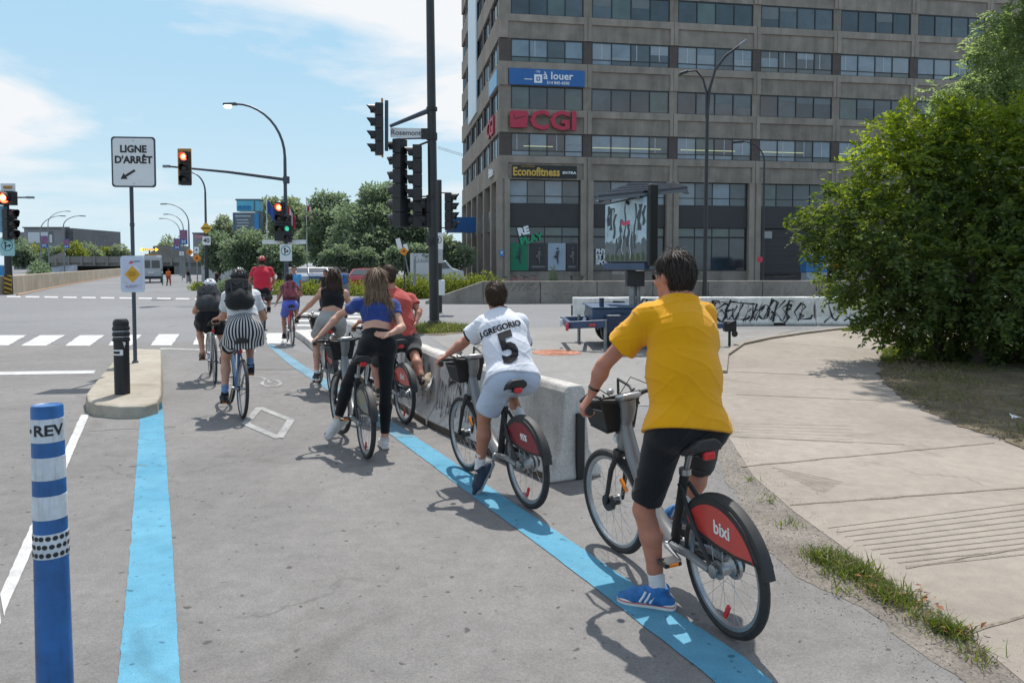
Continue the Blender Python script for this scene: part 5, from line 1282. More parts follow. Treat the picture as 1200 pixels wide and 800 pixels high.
# blue trailer with the solar message board
def trailer():
    r = thing('message_trailer', G(712, 401), 'blue towed trailer carrying a mirrored message board under a solar roof', 'trailer')
    BLU = mat('trailer_blue', (0.030, 0.062, 0.125), 0.4, 0.2, 4); BLD = mat('trailer_navy', (0.014, 0.03, 0.07), 0.45, 0.2, 4); GAL = mat('galvanised', (0.24, 0.25, 0.26), 0.45, 0.2, 6, metal=0.5)
    YF, YB = 15.4, 17.2
    def q(px, py, Y): return P(px, py, Y)
    # outrigger frame on the left
    mb = MB(); zt = q(690, 376, YF)[2]
    A = q(664, 381, YF+0.2); B_ = q(709, 379, YF); Cc = q(720, 373, YB); D = q(657, 374.5, YB)
    for a, b in ((A, B_), (Cc, D)): mb.beam(a, b, 0.10, 0.15)
    mb.beam(D+V(0.05, -0.08, 0), A+V(0.05, 0.08, 0), 0.10, 0.14); mb.beam(lerp(D, Cc, 0.45)+V(0, -0.08, 0.003), lerp(A, B_, 0.45)+V(0, 0.08, 0.003), 0.08, 0.1)
    mb.build('frame', BLU, r, bevel=0.012)
    for k, (px, py, dy) in enumerate(((657.5, 378, 0.7), (664.5, 383, 0.1))):
        mb = MB(); mb.box(q(px, py, YF+dy), (0.05, 0.16, 0.14)); mb.build('marker_plate', M_SIGNW if k == 0 else MATS['sticker_red'], r)
    for px in (692, 696): mb = MB(); mb.box(q(px, 381, YF-0.1), (0.06, 0.04, 0.05)); mb.build('tail_lamp', mat('lamp_red', (0.5, 0.03, 0.03), 0.3), r)
    # box body
    x0, x1 = q(694, 370, YF+0.5)[0], q(752, 370, YF+0.5)[0]; mb = MB(); zt, zb = q(700, 361.5, YF+0.5)[2], q(700, 377, YF+0.5)[2]
    mb.box(((x0+x1)/2, YF+1.3, (zt+zb)/2), (x1-x0, 1.6, zt-zb)); mb.build('cabinet', BLU, r, bevel=0.02)
    mb = MB(); mb.box(((x0+x1)/2, YF+1.3, zt+0.02), (x1-x0+0.06, 1.66, 0.03)); mb.build('lid', mat('trailer_lid', (0.055, 0.10, 0.175), 0.4, 0.1, 4), r, bevel=0.008)
    x2, x3 = q(712, 370, YF+0.1)[0], q(772, 370, YF+0.1)[0]; zb2 = q(700, 392, YF+0.1)[2]
    mb = MB(); mb.box(((x2+x3)/2, YF+0.9, (zt-0.12+zb2)/2), (x3-x2, 1.4, zt-0.12-zb2)); mb.build('battery_box', BLD, r, bevel=0.02)
    # wheels under mudguards
    for yy in (YF+0.62, YF+1.75):
        c = np.array([q(727, 397, YF+0.1)[0], yy, 0.34]); mb = MB(); mb.lathe([(0.18, -0.09), (0.33, -0.10), (0.34, -0.06), (0.34, 0.06), (0.33, 0.10), (0.18, 0.09)], 20, c, np.array([[1, 0, 0], [0, 0, 1], [0, -1, 0]])); w = mb.build('wheel', MATS['signal_black'], r, True)
        mb = MB(); mb.lathe([(0.17, -0.07), (0.05, -0.11), (0.03, 0.07)], 14, c, np.array([[1, 0, 0], [0, 0, 1], [0, -1, 0]])); mb.build('rim', BLD, w)
        mb = MB(); mb.ring(c, (1, 0, 0), (0, 0, 1), 0.40, [(-0.012, -0.13), (0.012, -0.13), (0.012, 0.13), (-0.012, 0.13)], 14, R(5), R(175)); mb.build('mudguard', BLD, r)
    # jacks
    mb = MB()
    for (px, pb, Y) in ((709.5, 410.5, YF), (678.5, 398, YF+1.5)):
        b = G(px, 309+1575/Y*0.985); b = np.array([q(px, 380, Y)[0], Y, 0.01]); mb.tube([b, b+V(0, 0, 0.62)], 0.035, 8); mb.box(b+V(0, 0, 0.01), (0.16, 0.16, 0.02))
    mb.build('jack', GAL, r)
    mb = MB(); mb.tube([q(705, 378, YF+0.6), q(705, 349, YF+0.6)], 0.05, 8); mb.build('post', BLD, r)
    # tow bar to the right with its jack and winch
    mb = MB(); mb.beam(q(770, 384, YF+1), q(853, 381.5, YF+0.8), 0.1, 0.1); mb.build('tow_bar', BLU, r)
    mb = MB(); p = q(855, 385, YF+0.8); mb.tube([np.array([p[0], p[1], 0.01]), p+V(0, 0, 0.15)], 0.03, 8); mb.box(p+V(0, 0, 0.05), (0.24, 0.2, 0.22)); mb.tube([p+V(-0.1, -0.12, 0.1), p+V(0.1, -0.12, 0.18)], 0.02, 6); mb.sphere(p+V(0.08, -0.1, -0.1), 0.07, 8, 6); mb.build('winch', MATS['signal_black'], r, bevel=0.03)
    # mast, board, roof
    mb = MB(); m0 = q(741, 385, YF+1.3); mb.tube([np.array([m0[0], m0[1], 0.5]), q(741, 326, YF+1.3)], 0.075, 10); mb.tube([np.array([m0[0]+0.13, m0[1], 0.5]), q(748, 326, YF+1.3)], 0.05, 8); mb.build('mast', GAL, r, True)
    mb = MB(); mb.box(q(744, 326, YF+1.3), (0.38, 0.3, 0.34)); mb.build('mast_head', MATS['signal_black'], r, bevel=0.02)
    Ym = YF+1.2
    # the board is turned: its mirror face looks left and towards us, its dark edge to the right
    a0, a1 = q(711.5, 240, Ym+0.75), q(760, 232, Ym-0.55); zb = q(735, 306.5, Ym)[2]; zt_l, zt_r = q(711.5, 240.5, Ym+0.75)[2], q(760, 230.5, Ym-0.55)[2]
    zt = (zt_l+zt_r)/2
    dx = nz((a1-a0)*(1, 1, 0)); nn = np.array([dx[1], -dx[0], 0]); Lb = np.linalg.norm((a1-a0)[:2]); c0 = np.array([*a0[:2], zb])
    PR = mat('board_reflection', (0.27, 0.40, 0.47), 0.18, 0.15, 3, spec=0.6, col2=(0.42, 0.55, 0.61)); PG = mat('board_reflection_grey', (0.095, 0.115, 0.125), 0.25, 0.2, 5); PD_ = mat('board_reflection_dark', (0.018, 0.04, 0.055), 0.3, 0.3, 8); PW = mat('board_reflection_pale', (0.42, 0.50, 0.54), 0.3, 0.1, 8)  # reflections of sky and poles painted on the board as flat colours
    Hb = zt_l-zb; Hr = zt_r-zb
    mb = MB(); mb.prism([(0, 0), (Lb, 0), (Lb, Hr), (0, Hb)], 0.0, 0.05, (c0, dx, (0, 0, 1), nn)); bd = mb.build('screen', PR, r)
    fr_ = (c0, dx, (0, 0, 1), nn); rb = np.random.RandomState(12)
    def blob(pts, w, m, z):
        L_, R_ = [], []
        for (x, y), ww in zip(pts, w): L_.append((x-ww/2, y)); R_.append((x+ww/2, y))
        mb = MB(); mb.prism(L_+R_[::-1], z, z+0.002, fr_); mb.build('reflected_streak', m, bd)
    for k in range(9):      # grey skyline of the painted reflection
        x0, x1 = Lb*k/9, Lb*(k+1)/9; hh = Hb*(0.30+0.13*rb.rand()); mb = MB(); mb.prism([(x0, 0.0), (x1, 0.0), (x1, hh*(0.8+0.3*rb.rand())), ((x0+x1)/2, hh*1.1), (x0, hh)], 0.0505, 0.052, fr_); mb.build('reflected_field', PG, bd)
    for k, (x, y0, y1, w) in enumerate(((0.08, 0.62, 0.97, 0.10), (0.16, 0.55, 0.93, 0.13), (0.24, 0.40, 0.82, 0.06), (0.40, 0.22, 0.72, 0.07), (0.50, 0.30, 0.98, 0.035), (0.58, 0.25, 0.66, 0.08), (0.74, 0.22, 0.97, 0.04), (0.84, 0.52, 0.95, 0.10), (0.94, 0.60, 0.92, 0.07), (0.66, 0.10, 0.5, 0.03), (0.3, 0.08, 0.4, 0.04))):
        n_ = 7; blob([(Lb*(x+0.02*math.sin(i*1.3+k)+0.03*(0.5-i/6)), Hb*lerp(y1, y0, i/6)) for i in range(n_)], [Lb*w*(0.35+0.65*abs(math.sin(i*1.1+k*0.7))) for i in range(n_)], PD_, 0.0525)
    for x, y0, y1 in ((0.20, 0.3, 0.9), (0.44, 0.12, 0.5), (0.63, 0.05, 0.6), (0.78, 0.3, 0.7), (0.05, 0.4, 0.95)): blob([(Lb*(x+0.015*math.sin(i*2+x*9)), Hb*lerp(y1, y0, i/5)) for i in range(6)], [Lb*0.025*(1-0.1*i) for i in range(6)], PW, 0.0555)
    for x, y in ((0.44, 0.66), (0.50, 0.64), (0.57, 0.66)): mb = MB(); mb.prism([(Lb*x-0.05, Hb*y-0.03), (Lb*x+0.05, Hb*y-0.05), (Lb*x+0.06, Hb*y+0.05), (Lb*x-0.03, Hb*y+0.04)], 0.0565, 0.0585, fr_); mb.build('reflected_accent', mat('reflection_rose', (0.55, 0.06, 0.13), 0.5), bd)
    for k in range(8): x = Lb*(k+0.5)/8; mb = MB(); mb.prism([(x-0.07, 0.02), (x+0.07, 0.02), (x+0.05, 0.10+0.1*rb.rand()), (x-0.04, 0.14+0.1*rb.rand())], 0.0525, 0.0545, fr_); mb.build('reflected_field', mat('reflection_green', (0.05, 0.075, 0.03), 0.6), bd)
    mb = MB(); mb.prism([(-0.03, -0.03), (Lb+0.03, -0.03), (Lb+0.03, zt_r-zb+0.05), (-0.03, zt_l-zb+0.05)], -0.14, -0.002, (c0, dx, (0, 0, 1), nn)); mb.build('housing', MATS['signal_black'], r, bevel=0.015)
    mb = MB(); mb.prism([(Lb+0.032, -0.1), (Lb+0.13, -0.1), (Lb+0.13, zt_r-zb+0.25), (Lb+0.032, zt_r-zb+0.25)], -0.16, 0.06, (c0, dx, (0, 0, 1), nn)); mb.build('side_case', MATS['signal_black'], r, bevel=0.02)
    mb = MB(); mb.prism([(0, -0.17), (Lb, -0.17), (Lb, -0.035), (0, -0.035)], -0.05, 0.1, (c0, dx, (0, 0, 1), nn)); mb.build('sill', BLU, r, bevel=0.01)
    mb = MB(); mb.beam(c0+dx*0.05-nn*0.15+V(0, 0, -0.25), c0+dx*Lb*0.6-nn*0.15+V(0, 0, -0.25), 0.08, 0.06); mb.build('bearer', GAL, r)
    # slanting solar roof with ribs
    SOL = mat('solar_frame', (0.10, 0.12, 0.14), 0.4, 0.15, 4); SOL2 = mat('solar_cell', (0.012, 0.018, 0.035), 0.15)
    R0, R1, R2, R3 = q(700, 229, Ym-0.6), q(806, 218.5, Ym-0.4), q(790, 214.5, Ym+1.4), q(742, 213, Ym+1.6)
    mb = MB(); 
    th = V(0, 0, -0.05)
    for t0, t1 in ((0.02, 0.20), (0.27, 0.46), (0.53, 0.72), (0.79, 0.98)):
        q4 = [lerp(R0, R3, t0), lerp(R1, R2, t0), lerp(R1, R2, t1), lerp(R0, R3, t1)]; mb = MB(); mb.add(q4+[q_+th for q_ in q4], [(0, 1, 2, 3), (7, 6, 5, 4), (0, 4, 5, 1), (1, 5, 6, 2), (2, 6, 7, 3), (3, 7, 4, 0)]); mb.build('solar_panel', SOL2, r)
    for t in (0.02, 0.27, 0.52, 0.77, 0.98):
        a, b = lerp(R0, R3, t), lerp(R1, R2, t); mb = MB(); mb.beam(a+V(0, 0, -0.085), b+V(0, 0, -0.085), 0.09, 0.06); mb.build('roof_rib', SOL, r)
    for t in (0.0, 0.45, 1.0):
        a, b = lerp(R0, R1, t), lerp(R3, R2, t); mb = MB(); mb.beam(a+V(0, 0, -0.14), b+V(0, 0, -0.14), 0.06, 0.05); mb.build('roof_rail', SOL, r)
    mb = MB()
    for t in (0.35, 0.6): a = lerp(R0, R1, t)+V(0, 0.5, -0.15); mb.tube([a, np.array([q(766, 240, Ym)[0], Ym, a[2]-0.35])], 0.04, 6)
    mb.build('strut', MATS['signal_black'], r)
trailer()
# blue waste container and orange cabinet by the loading bay
def bins():
    Y = 57; 
    def pb(x0, y0, x1, y1, dep, m, name, par): a = P(x0, y0, Y); b = P(x1, y1, Y); mb = MB(); mb.box(((a[0]+b[0])/2, Y+dep/2, (a[2]+b[2])/2), (b[0]-a[0], dep, a[2]-b[2])); return mb.build(name, m, par, bevel=0.03)
    r = thing('waste_container', P(956, 309, Y)*(1, 1, 0), 'blue waste container with a pale lower half beside the loading bay', 'waste container')
    pb(945, 299, 969.5, 319, 1.2, mat('container_blue', (0.03, 0.16, 0.36), 0.5, 0.1, 2), 'upper_body', r); pb(945.5, 319.2, 969, 336, 1.15, mat('container_pale', (0.33, 0.36, 0.38), 0.5), 'lower_body', r)
    pb(958.5, 303, 959.6, 309, -0.05, M_SIGNK, 'handle', r)
    r = thing('orange_cabinet', P(985, 309, Y)*(1, 1, 0), 'orange cabinet right of the blue waste container', 'cabinet')
    pb(981, 302, 993, 316, 1.0, M_ROAD_O, 'cabinet', r); pb(970, 314, 981, 318, 0.8, MATS['signal_black'], 'shelf', r); pb(975, 318.1, 990, 335, 0.8, MATS['signal_black'], 'base', r)
bins()
# crumpled paper litter by the bush
rr = np.random.RandomState(2); c = G(1188, 491, 0.04); mb = MB(); pts = [c+V(rr.randn()*0.035, rr.randn()*0.03, abs(rr.randn())*0.02+0.01) for _ in range(12)]
mb.add(pts, [(i, i+1, i+2) for i in range(10)]); tag(mb.build('paper_litter', M_SIGNW), 'crumpled white paper lying in the shade of the bush', 'litter')
# ---------------------------------------------------------------- vehicles and far buildings
M_TYRE = mat('tyre', (0.018, 0.018, 0.018), 0.8, 0.2, 10)
def wheel_part(root, c, r, w, axis):
    ax = nz(axis); u = nz(np.cross(ax, (0, 0, 1))); Rm = np.stack([u, np.cross(ax, u), ax], 1)
    mb = MB(); mb.lathe([(r*0.6, -w/2), (r*0.96, -w/2), (r, -w*0.3), (r, w*0.3), (r*0.96, w/2), (r*0.6, w/2)], 20, c, Rm); o = mb.build('wheel', M_TYRE, root, True)
    mb = MB(); mb.lathe([(r*0.58, -w*0.42), (r*0.3, -w*0.5), (r*0.1, -w*0.45), (r*0.1, w*0.45), (r*0.3, w*0.5), (r*0.58, w*0.42)], 16, c, Rm); mb.build('rim', M_RIM, o)
def vehicle(name, loc, yaw, label, cat, prof, width, paint, wheels, glass, group=None, rear=None, wr=0.33):
    """prof: side outline (x forward, z up); lofted across the width with tumblehome"""
    f = np.array([math.cos(yaw), math.sin(yaw), 0]); s = np.array([-f[1], f[0], 0]); o = np.array(loc, float)
    r = thing(name, o, label, cat, group)
    zb = max(z for x, z in prof)
    secs = [(-0.5, 0.93), (-0.46, 1.0), (0.46, 1.0), (0.5, 0.93)]
    mb = MB(); vs = []; n = len(prof); cx = np.mean([p[0] for p in prof]); cz = np.mean([p[1] for p in prof])
    for t, k in secs:
        for x, z in prof:
            tum = 1-0.10*max(0, (z-zb*0.55)/(zb*0.45)); xx = cx+(x-cx)*(0.985 if k < 1 else 1); zz = cz+(z-cz)*(0.97 if k < 1 else 1)
            vs.append(o+f*xx+s*t*width*tum+V(0, 0, zz))
    fs = [tuple(range(n)), tuple(3*n+i for i in range(n-1, -1, -1))]
    for a in range(3):
        for i in range(n): j = (i+1) % n; fs.append((a*n+i, a*n+j, (a+1)*n+j, (a+1)*n+i))
    mb.add(vs, fs); mb.build('body', paint, r, bevel=0.04)
    for x in wheels:
        for t in (-1, 1): wheel_part(r, o+f*x+s*t*(width/2-0.10)+V(0, 0, wr), wr, 0.2, s)
    def pt(x, y, z): return o+f*x+s*y+V(0, 0, z)
    GLS = mat('car_glass', (0.02, 0.028, 0.033), 0.08, spec=0.8)
    for nm, q in glass:
        mb = MB(); q = [pt(*p) for p in q]; c = np.mean(q, 0); nn = nz(np.cross(q[1]-q[0], q[2]-q[0])); nn = nn if np.dot(nn, c-(o+f*cx+V(0, 0, cz))) > 0 else -nn
        k = len(q); mb.add([p+nn*0.012 for p in q]+[p-nn*0.03 for p in q], [tuple(range(k)), tuple(range(2*k-1, k-1, -1))]+[(i, (i+1) % k, k+(i+1) % k, k+i) for i in range(k)]); mb.build(nm, GLS, r)
    return r, pt
M_VANW = mat('van_white', (0.42, 0.44, 0.45), 0.3, 0.04, 2, coat=0.5); M_SILV = mat('van_silver', (0.36, 0.39, 0.41), 0.3, 0.05, 2, coat=0.5)
# panel van seen from behind
Yv = G(177, 331.5)[1]; lo = np.array([P(177, 320, Yv)[0], Yv, 0]); yaw = math.pi/2+R(25)
r, pt = vehicle('panel_van', lo, yaw, 'white panel van driving away towards the overpass', 'van', [(0, 0.45), (0, 1.0), (0.06, 2.3), (0.2, 2.52), (3.8, 2.55), (4.5, 1.6), (5.4, 1.25), (5.5, 0.5), (5.0, 0.35), (0.3, 0.35)], 2.0, M_SILV, (0.95, 4.5),
                [('rear_window', [(0.0, -0.75, 1.35), (0.0, -0.06, 1.35), (0.03, -0.06, 2.05), (0.03, -0.72, 2.05)]), ('rear_window', [(0.0, 0.06, 1.35), (0.0, 0.75, 1.35), (0.03, 0.72, 2.05), (0.03, 0.06, 2.05)])])
for y in (-0.9, 0.9):
    mb = MB(); mb.beam(pt(-0.01, y, 0.8), pt(0.02, y, 1.3), 0.1, 0.12); mb.build('tail_lamp', mat('lamp_red', (0.5, 0.03, 0.03), 0.3), r)
mb = MB(); mb.beam(pt(-0.06, -0.95, 0.5), pt(-0.06, 0.95, 0.5), 0.16, 0.2); mb.build('bumper', M_SIG, r, bevel=0.03)
mb = MB(); mb.beam(pt(-0.03, -0.26, 0.95), pt(-0.03, 0.26, 0.95), 0.03, 0.14); mb.build('number_plate', M_SIGNW, r)
mb = MB(); mb.beam(pt(0.35, -0.5, 2.58), pt(0.35, 0.5, 2.58), 0.3, 0.12); mb.build('roof_beacon', mat('beacon', (0.5, 0.25, 0.05), 0.3), r)
# white box truck right of the mast
Yt = 58; lo = np.array([-7.35, Yt, 0]); yaw = 0.0
r, pt = vehicle('box_truck', lo, 0.05, 'white cube truck with short cab parked behind the hedge', 'truck', [(-0.2, 0.5), (-0.2, 0.9), (2.0, 0.9), (2.05, 1.95), (2.35, 2.0), (2.9, 1.4), (3.7, 1.2), (3.75, 0.55), (3.2, 0.45)], 1.9, M_VANW, (0.4, 2.9), [('windscreen', [(2.4, -0.75, 1.95), (2.4, 0.75, 1.95), (2.86, 0.8, 1.45), (2.86, -0.8, 1.45)]), ('side_window', [(2.08, -0.945, 1.4), (2.7, -0.945, 1.4), (2.35, -0.90, 1.85), (2.08, -0.90, 1.85)])])
mb = MB(); c = pt(0.85, 0, 1.72); mb.box(c, (2.2, 2.1, 1.6), frame_x(pt(1, 0, 0)-pt(0, 0, 0))); mb.build('cargo_box', M_VANW, r, bevel=0.04)
mb = MB(); vs, fs = text_mesh('U-HAUL', 0.40, nz(pt(1, 0, 0)-pt(0, 0, 0)), (0, 0, 1), pt(0.85, -1.07, 1.95), 0.01, 0.0, 'CENTER', 2); mb.add(vs, fs); mb.build('lettering', mat('print_slate', (0.15, 0.17, 0.2), 0.5), r)
# parked cars in the lot behind
def car(px, Y, yaw, label, paint):
    lo = np.array([P(px, 309, Y)[0], Y, 0]); pr = [(0, 0.35), (-0.02, 0.75), (0.12, 0.98), (0.75, 1.42), (2.2, 1.46), (3.0, 1.02), (4.1, 0.85), (4.25, 0.5), (4.1, 0.25), (0.1, 0.25)]
    return vehicle('parked_car', lo, yaw, label, 'car', pr, 1.75, paint, (0.75, 3.35), [('side_window', [(0.75, -0.86, 1.0), (2.75, -0.86, 1.0), (2.15, -0.80, 1.38), (0.9, -0.80, 1.38)]), ('windscreen', [(2.25, -0.68, 1.42), (2.25, 0.68, 1.42), (2.95, 0.74, 1.06), (2.95, -0.74, 1.06)]), ('rear_window', [(0.18, -0.7, 1.04), (0.18, 0.7, 1.04), (0.70, 0.66, 1.38), (0.70, -0.66, 1.38)])], 'cars parked behind the red cyclist', wr=0.31)
car(343, 62, -1.2, 'dark car parked left of the pedestrian in blue', mat('car_black', (0.015, 0.016, 0.02), 0.25, coat=0.6)); car(356, 62, -1.25, 'silver grey car in the middle of the parked row', mat('car_silver', (0.28, 0.31, 0.33), 0.25, coat=0.6)); car(368, 62, -1.2, 'navy car right of the silver one in the parked row', mat('car_navy', (0.02, 0.04, 0.09), 0.25, coat=0.6)); car(378, 63, -1.3, 'charcoal car behind the woman in grey shorts', mat('car_char', (0.04, 0.042, 0.045), 0.25, coat=0.6))
car(421, 48, 1.35, 'red car half hidden between the hedges', mat('car_red', (0.32, 0.02, 0.03), 0.25, coat=0.6))
# camper
lo = np.array([P(383, 309, 70)[0], 70, 0])
r, pt = vehicle('camper', lo, 0.0, 'white camper van roof showing over the parked cars', 'camper', [(0, 0.5), (0, 2.2), (0.3, 2.5), (3.7, 2.5), (4.2, 1.6), (4.5, 1.2), (4.5, 0.5)], 2.0, M_VANW, (0.9, 3.6), [('side_window', [(0.5, -0.985, 1.5), (3.2, -0.985, 1.5), (3.2, -0.95, 2.05), (0.5, -0.95, 2.05)])])
mb = MB(); mb.box(pt(2.2, 0, 2.68), (1.4, 1.0, 0.34)); mb.build('roof_unit', M_VANW, r, bevel=0.05)
# far grey building with billboard, at the left
def far_left():
    Y = 230; M1 = mat('far_grey', (0.22, 0.225, 0.235), 0.9, 0.1, 0.1); M2 = mat('far_dark', (0.12, 0.125, 0.13), 0.9, 0.15, 0.1)
    X = lambda px: P(px, 300, Y)[0]; Zp = lambda py: P(50, py, Y)[2]
    r = thing('grey_building', (X(55), Y, 0), 'far plain grey building behind the billboard on the left', 'building')
    def bx(name, x0, x1, y0, y1, z0, z1, m): mb = MB(); mb.box(((x0+x1)/2, (y0+y1)/2, (z0+z1)/2), (x1-x0, y1-y0, z1-z0)); return mb.build(name, m, r)
    bx('block', X(29), X(73), Y, Y+30, 0, Zp(266.5), M1); bx('annex', X(8), X(29)-0.1, Y+3, Y+30, 0, Zp(271.5), M1); bx('side_block', X(73)+0.1, X(82), Y+2, Y+30, 0, Zp(267), M2); bx('roof_edge', X(28.5), X(83), Y-0.6, Y-0.1, Zp(267.5), Zp(266), M2)
    for k in range(3): bx('window', X(75), X(81), Y+1.7, Y+1.95, Zp(286-6*k), Zp(283-6*k), mat('window_far', (0.05, 0.06, 0.07), 0.3))
    r2 = thing('billboard', (X(47), Y-20, 0), 'white billboard standing before the far grey building', 'billboard'); Yb = Y-25
    a, b = P(32.5, 271, Yb), P(63, 285.5, Yb); mb = MB(); mb.box(((a[0]+b[0])/2, Yb, (a[2]+b[2])/2), (b[0]-a[0], 0.6, a[2]-b[2])); mb.build('frame', M2, r2)
    a, b = P(33.5, 272, Yb), P(58, 284.8, Yb); mb = MB(); mb.box(((a[0]+b[0])/2, Yb-0.35, (a[2]+b[2])/2), (b[0]-a[0], 0.1, a[2]-b[2])); mb.build('panel', mat('billboard_pale', (0.50, 0.54, 0.58), 0.5, 0.04, 0.2), r2)
    a, b = P(58.8, 275, Yb), P(62.2, 284.5, Yb); mb = MB(); mb.box(((a[0]+b[0])/2, Yb-0.35, (a[2]+b[2])/2), (b[0]-a[0], 0.1, a[2]-b[2])); mb.build('panel', MATS['billboard_pale'], r2)
    mb = MB(); mb.tube([np.array([P(48, 300, Yb)[0], Yb, 0]), P(48, 286, Yb)], 0.5, 8); mb.build('column', M2, r2)
    r3 = thing('low_building', (P(215, 300, 300)[0], 300, 0), 'low grey building behind the orange work signs', 'building')
    def b3(x0, y0, x1, y1, yy, m, name): a, b = P(x0, y0, yy), P(x1, y1, yy); mb = MB(); mb.box(((a[0]+b[0])/2, yy+5, (a[2]+b[2])/2), (b[0]-a[0], 10, a[2]-b[2])); mb.build(name, m, r3)
    b3(226, 273, 246, 322, 130, M1, 'block'); b3(227.5, 275.5, 240, 279, 124, mat('far_pink', (0.45, 0.22, 0.26), 0.7), 'sign_band'); b3(225, 272.5, 247, 274, 123.8, M2, 'roof_edge')
    r4 = thing('low_building', (P(118, 300, 300)[0], 300, 0), 'tiny low building on the skyline above the overpass', 'building')
    a, b = P(108, 289, 300), P(132, 302, 300); mb = MB(); mb.box(((a[0]+b[0])/2, 300, (a[2]+b[2])/2), (b[0]-a[0], 8, a[2]-b[2])); mb.build('block', M1, r4); mb = MB(); mb.box(((a[0]+b[0])/2, 299, a[2]), (b[0]-a[0]+1, 12, 0.8)); mb.build('roof', M2, r4)
    # white wall / tent row beside the far street
    r5 = thing('white_hoarding', (P(262, 309, 75)[0], 75, 0), 'white hoarding panels under the small trees by the far kerb', 'hoarding')
    for k in range(7):
        a, b = P(236+k*6.6, 309.5, 75+k*1.2), P(236+k*6.6+6.3, 324, 75+k*1.2); mb = MB(); mb.box(((a[0]+b[0])/2, 75+k*1.2, a[2]/2), (b[0]-a[0], 0.08, a[2])); mb.build('panel', mat('hoarding_white', (0.42, 0.45, 0.46), 0.6, 0.08, 0.5), r5)
    # blue box at the far left edge
    a, b = P(1.5, 311, 60), P(7, 324, 60); mb = MB(); mb.box(((a[0]+b[0])/2, 60, a[2]/2), (b[0]-a[0], 0.5, a[2])); tag(mb.build('blue_cabinet', mat('cabinet_blue', (0.02, 0.2, 0.42), 0.5), bevel=0.03), 'narrow bright blue cabinet behind the left signal post', 'cabinet')
    # construction crane far away
    Yc = 320; r6 = thing('crane', (P(528, 300, Yc)[0], Yc, 0), 'faint lattice crane jib beside the office block', 'crane'); MC = mat('crane_pale', (0.40, 0.46, 0.50), 0.7)
    mb = MB(); a, b = P(513, 171.5, Yc), P(560, 186, Yc); a2, b2 = P(513, 174, Yc), P(560, 188.5, Yc)
    mb.tube([a, b], 0.10, 4); mb.tube([a2, b2], 0.10, 4)
    for k in range(14): t = k/14; mb.tube([lerp(a, b, t), lerp(a2, b2, t+0.035)], 0.06, 4); mb.tube([lerp(a2, b2, t+0.035), lerp(a, b, t+0.07)], 0.06, 4)
    mb.build('jib', MC, r6); mb = MB(); m = P(572, 190, Yc); mb.tube([np.array([m[0], Yc, 0]), m], 0.7, 4); mb.build('tower', MC, r6)
far_left()
# ---------------------------------------------------------------- plants
def leaf_mat(name, c1, c2, tr=0.35, trc=None):
    m = bpy.data.materials.new(name); m.use_nodes = True; nt = m.node_tree; N = nt.nodes; L = nt.links; b = N['Principled BSDF']; out = N['Material Output']
    b.inputs['Roughness'].default_value = 0.55; b.inputs['Specular IOR Level'].default_value = 0.35
    g = N.new('ShaderNodeNewGeometry'); r = N.new('ShaderNodeValToRGB'); r.color_ramp.elements[0].color = (*c1, 1); r.color_ramp.elements[1].color = (*c2, 1)
    L.new(g.outputs['Random Per Island'], r.inputs[0]); L.new(r.outputs[0], b.inputs['Base Color'])
    t = N.new('ShaderNodeBsdfTranslucent'); mx = N.new('ShaderNodeMixShader'); mx.inputs[0].default_value = tr
    k = N.new('ShaderNodeMixRGB'); k.blend_type = 'MULTIPLY'; k.inputs[0].default_value = 1; L.new(r.outputs[0], k.inputs[1]); k.inputs[2].default_value = (*(trc or (1.9, 1.9, 0.8)), 1); L.new(k.outputs[0], t.inputs['Color'])
    L.new(b.outputs[0], mx.inputs[1]); L.new(t.outputs[0], mx.inputs[2]); L.new(mx.outputs[0], out.inputs['Surface']); MATS[name] = m; return m
M_BARK = mat('bark', (0.075, 0.062, 0.05), 0.95, 0.35, 9, 0.6, 30)
def unit(rs, n): v = rs.randn(n, 3); return v/np.linalg.norm(v, axis=1)[:, None]
def rhomb(base, dr, nrm, ln, w):
    """leaf quads: base, dir, approx normal, length, width arrays"""
    s = np.cross(dr, nrm); s /= np.linalg.norm(s, axis=1)[:, None]+1e-9; nn = np.cross(s, dr)
    ln = ln[:, None]; w = w[:, None]
    v = np.stack([base, base+dr*ln*0.45+s*w*0.5+nn*w*0.12, base+dr*ln-nn*ln*0.08, base+dr*ln*0.45-s*w*0.5+nn*w*0.12], 1)
    return v.reshape(-1, 3)
def lobes_points(rs, lobes, n, shell=0.45, ex=0.75):
    vol = np.array([l[1][0]*l[1][1]*l[1][2] for l in lobes])**ex; p = vol/vol.sum(); idx = rs.choice(len(lobes), n, p=p)
    u = unit(rs, n); r = rs.rand(n)**shell
    # lumpy surface
    c = np.array([l[0] for l in lobes])[idx]; rad = np.array([l[1] for l in lobes])[idx]
    lump = 1+0.16*np.sin(u[:, 0]*7+idx*1.3)*np.sin(u[:, 1]*6+idx)+0.12*np.sin(u[:, 2]*9+idx*2)
    return c+u*rad*(r*lump)[:, None], u
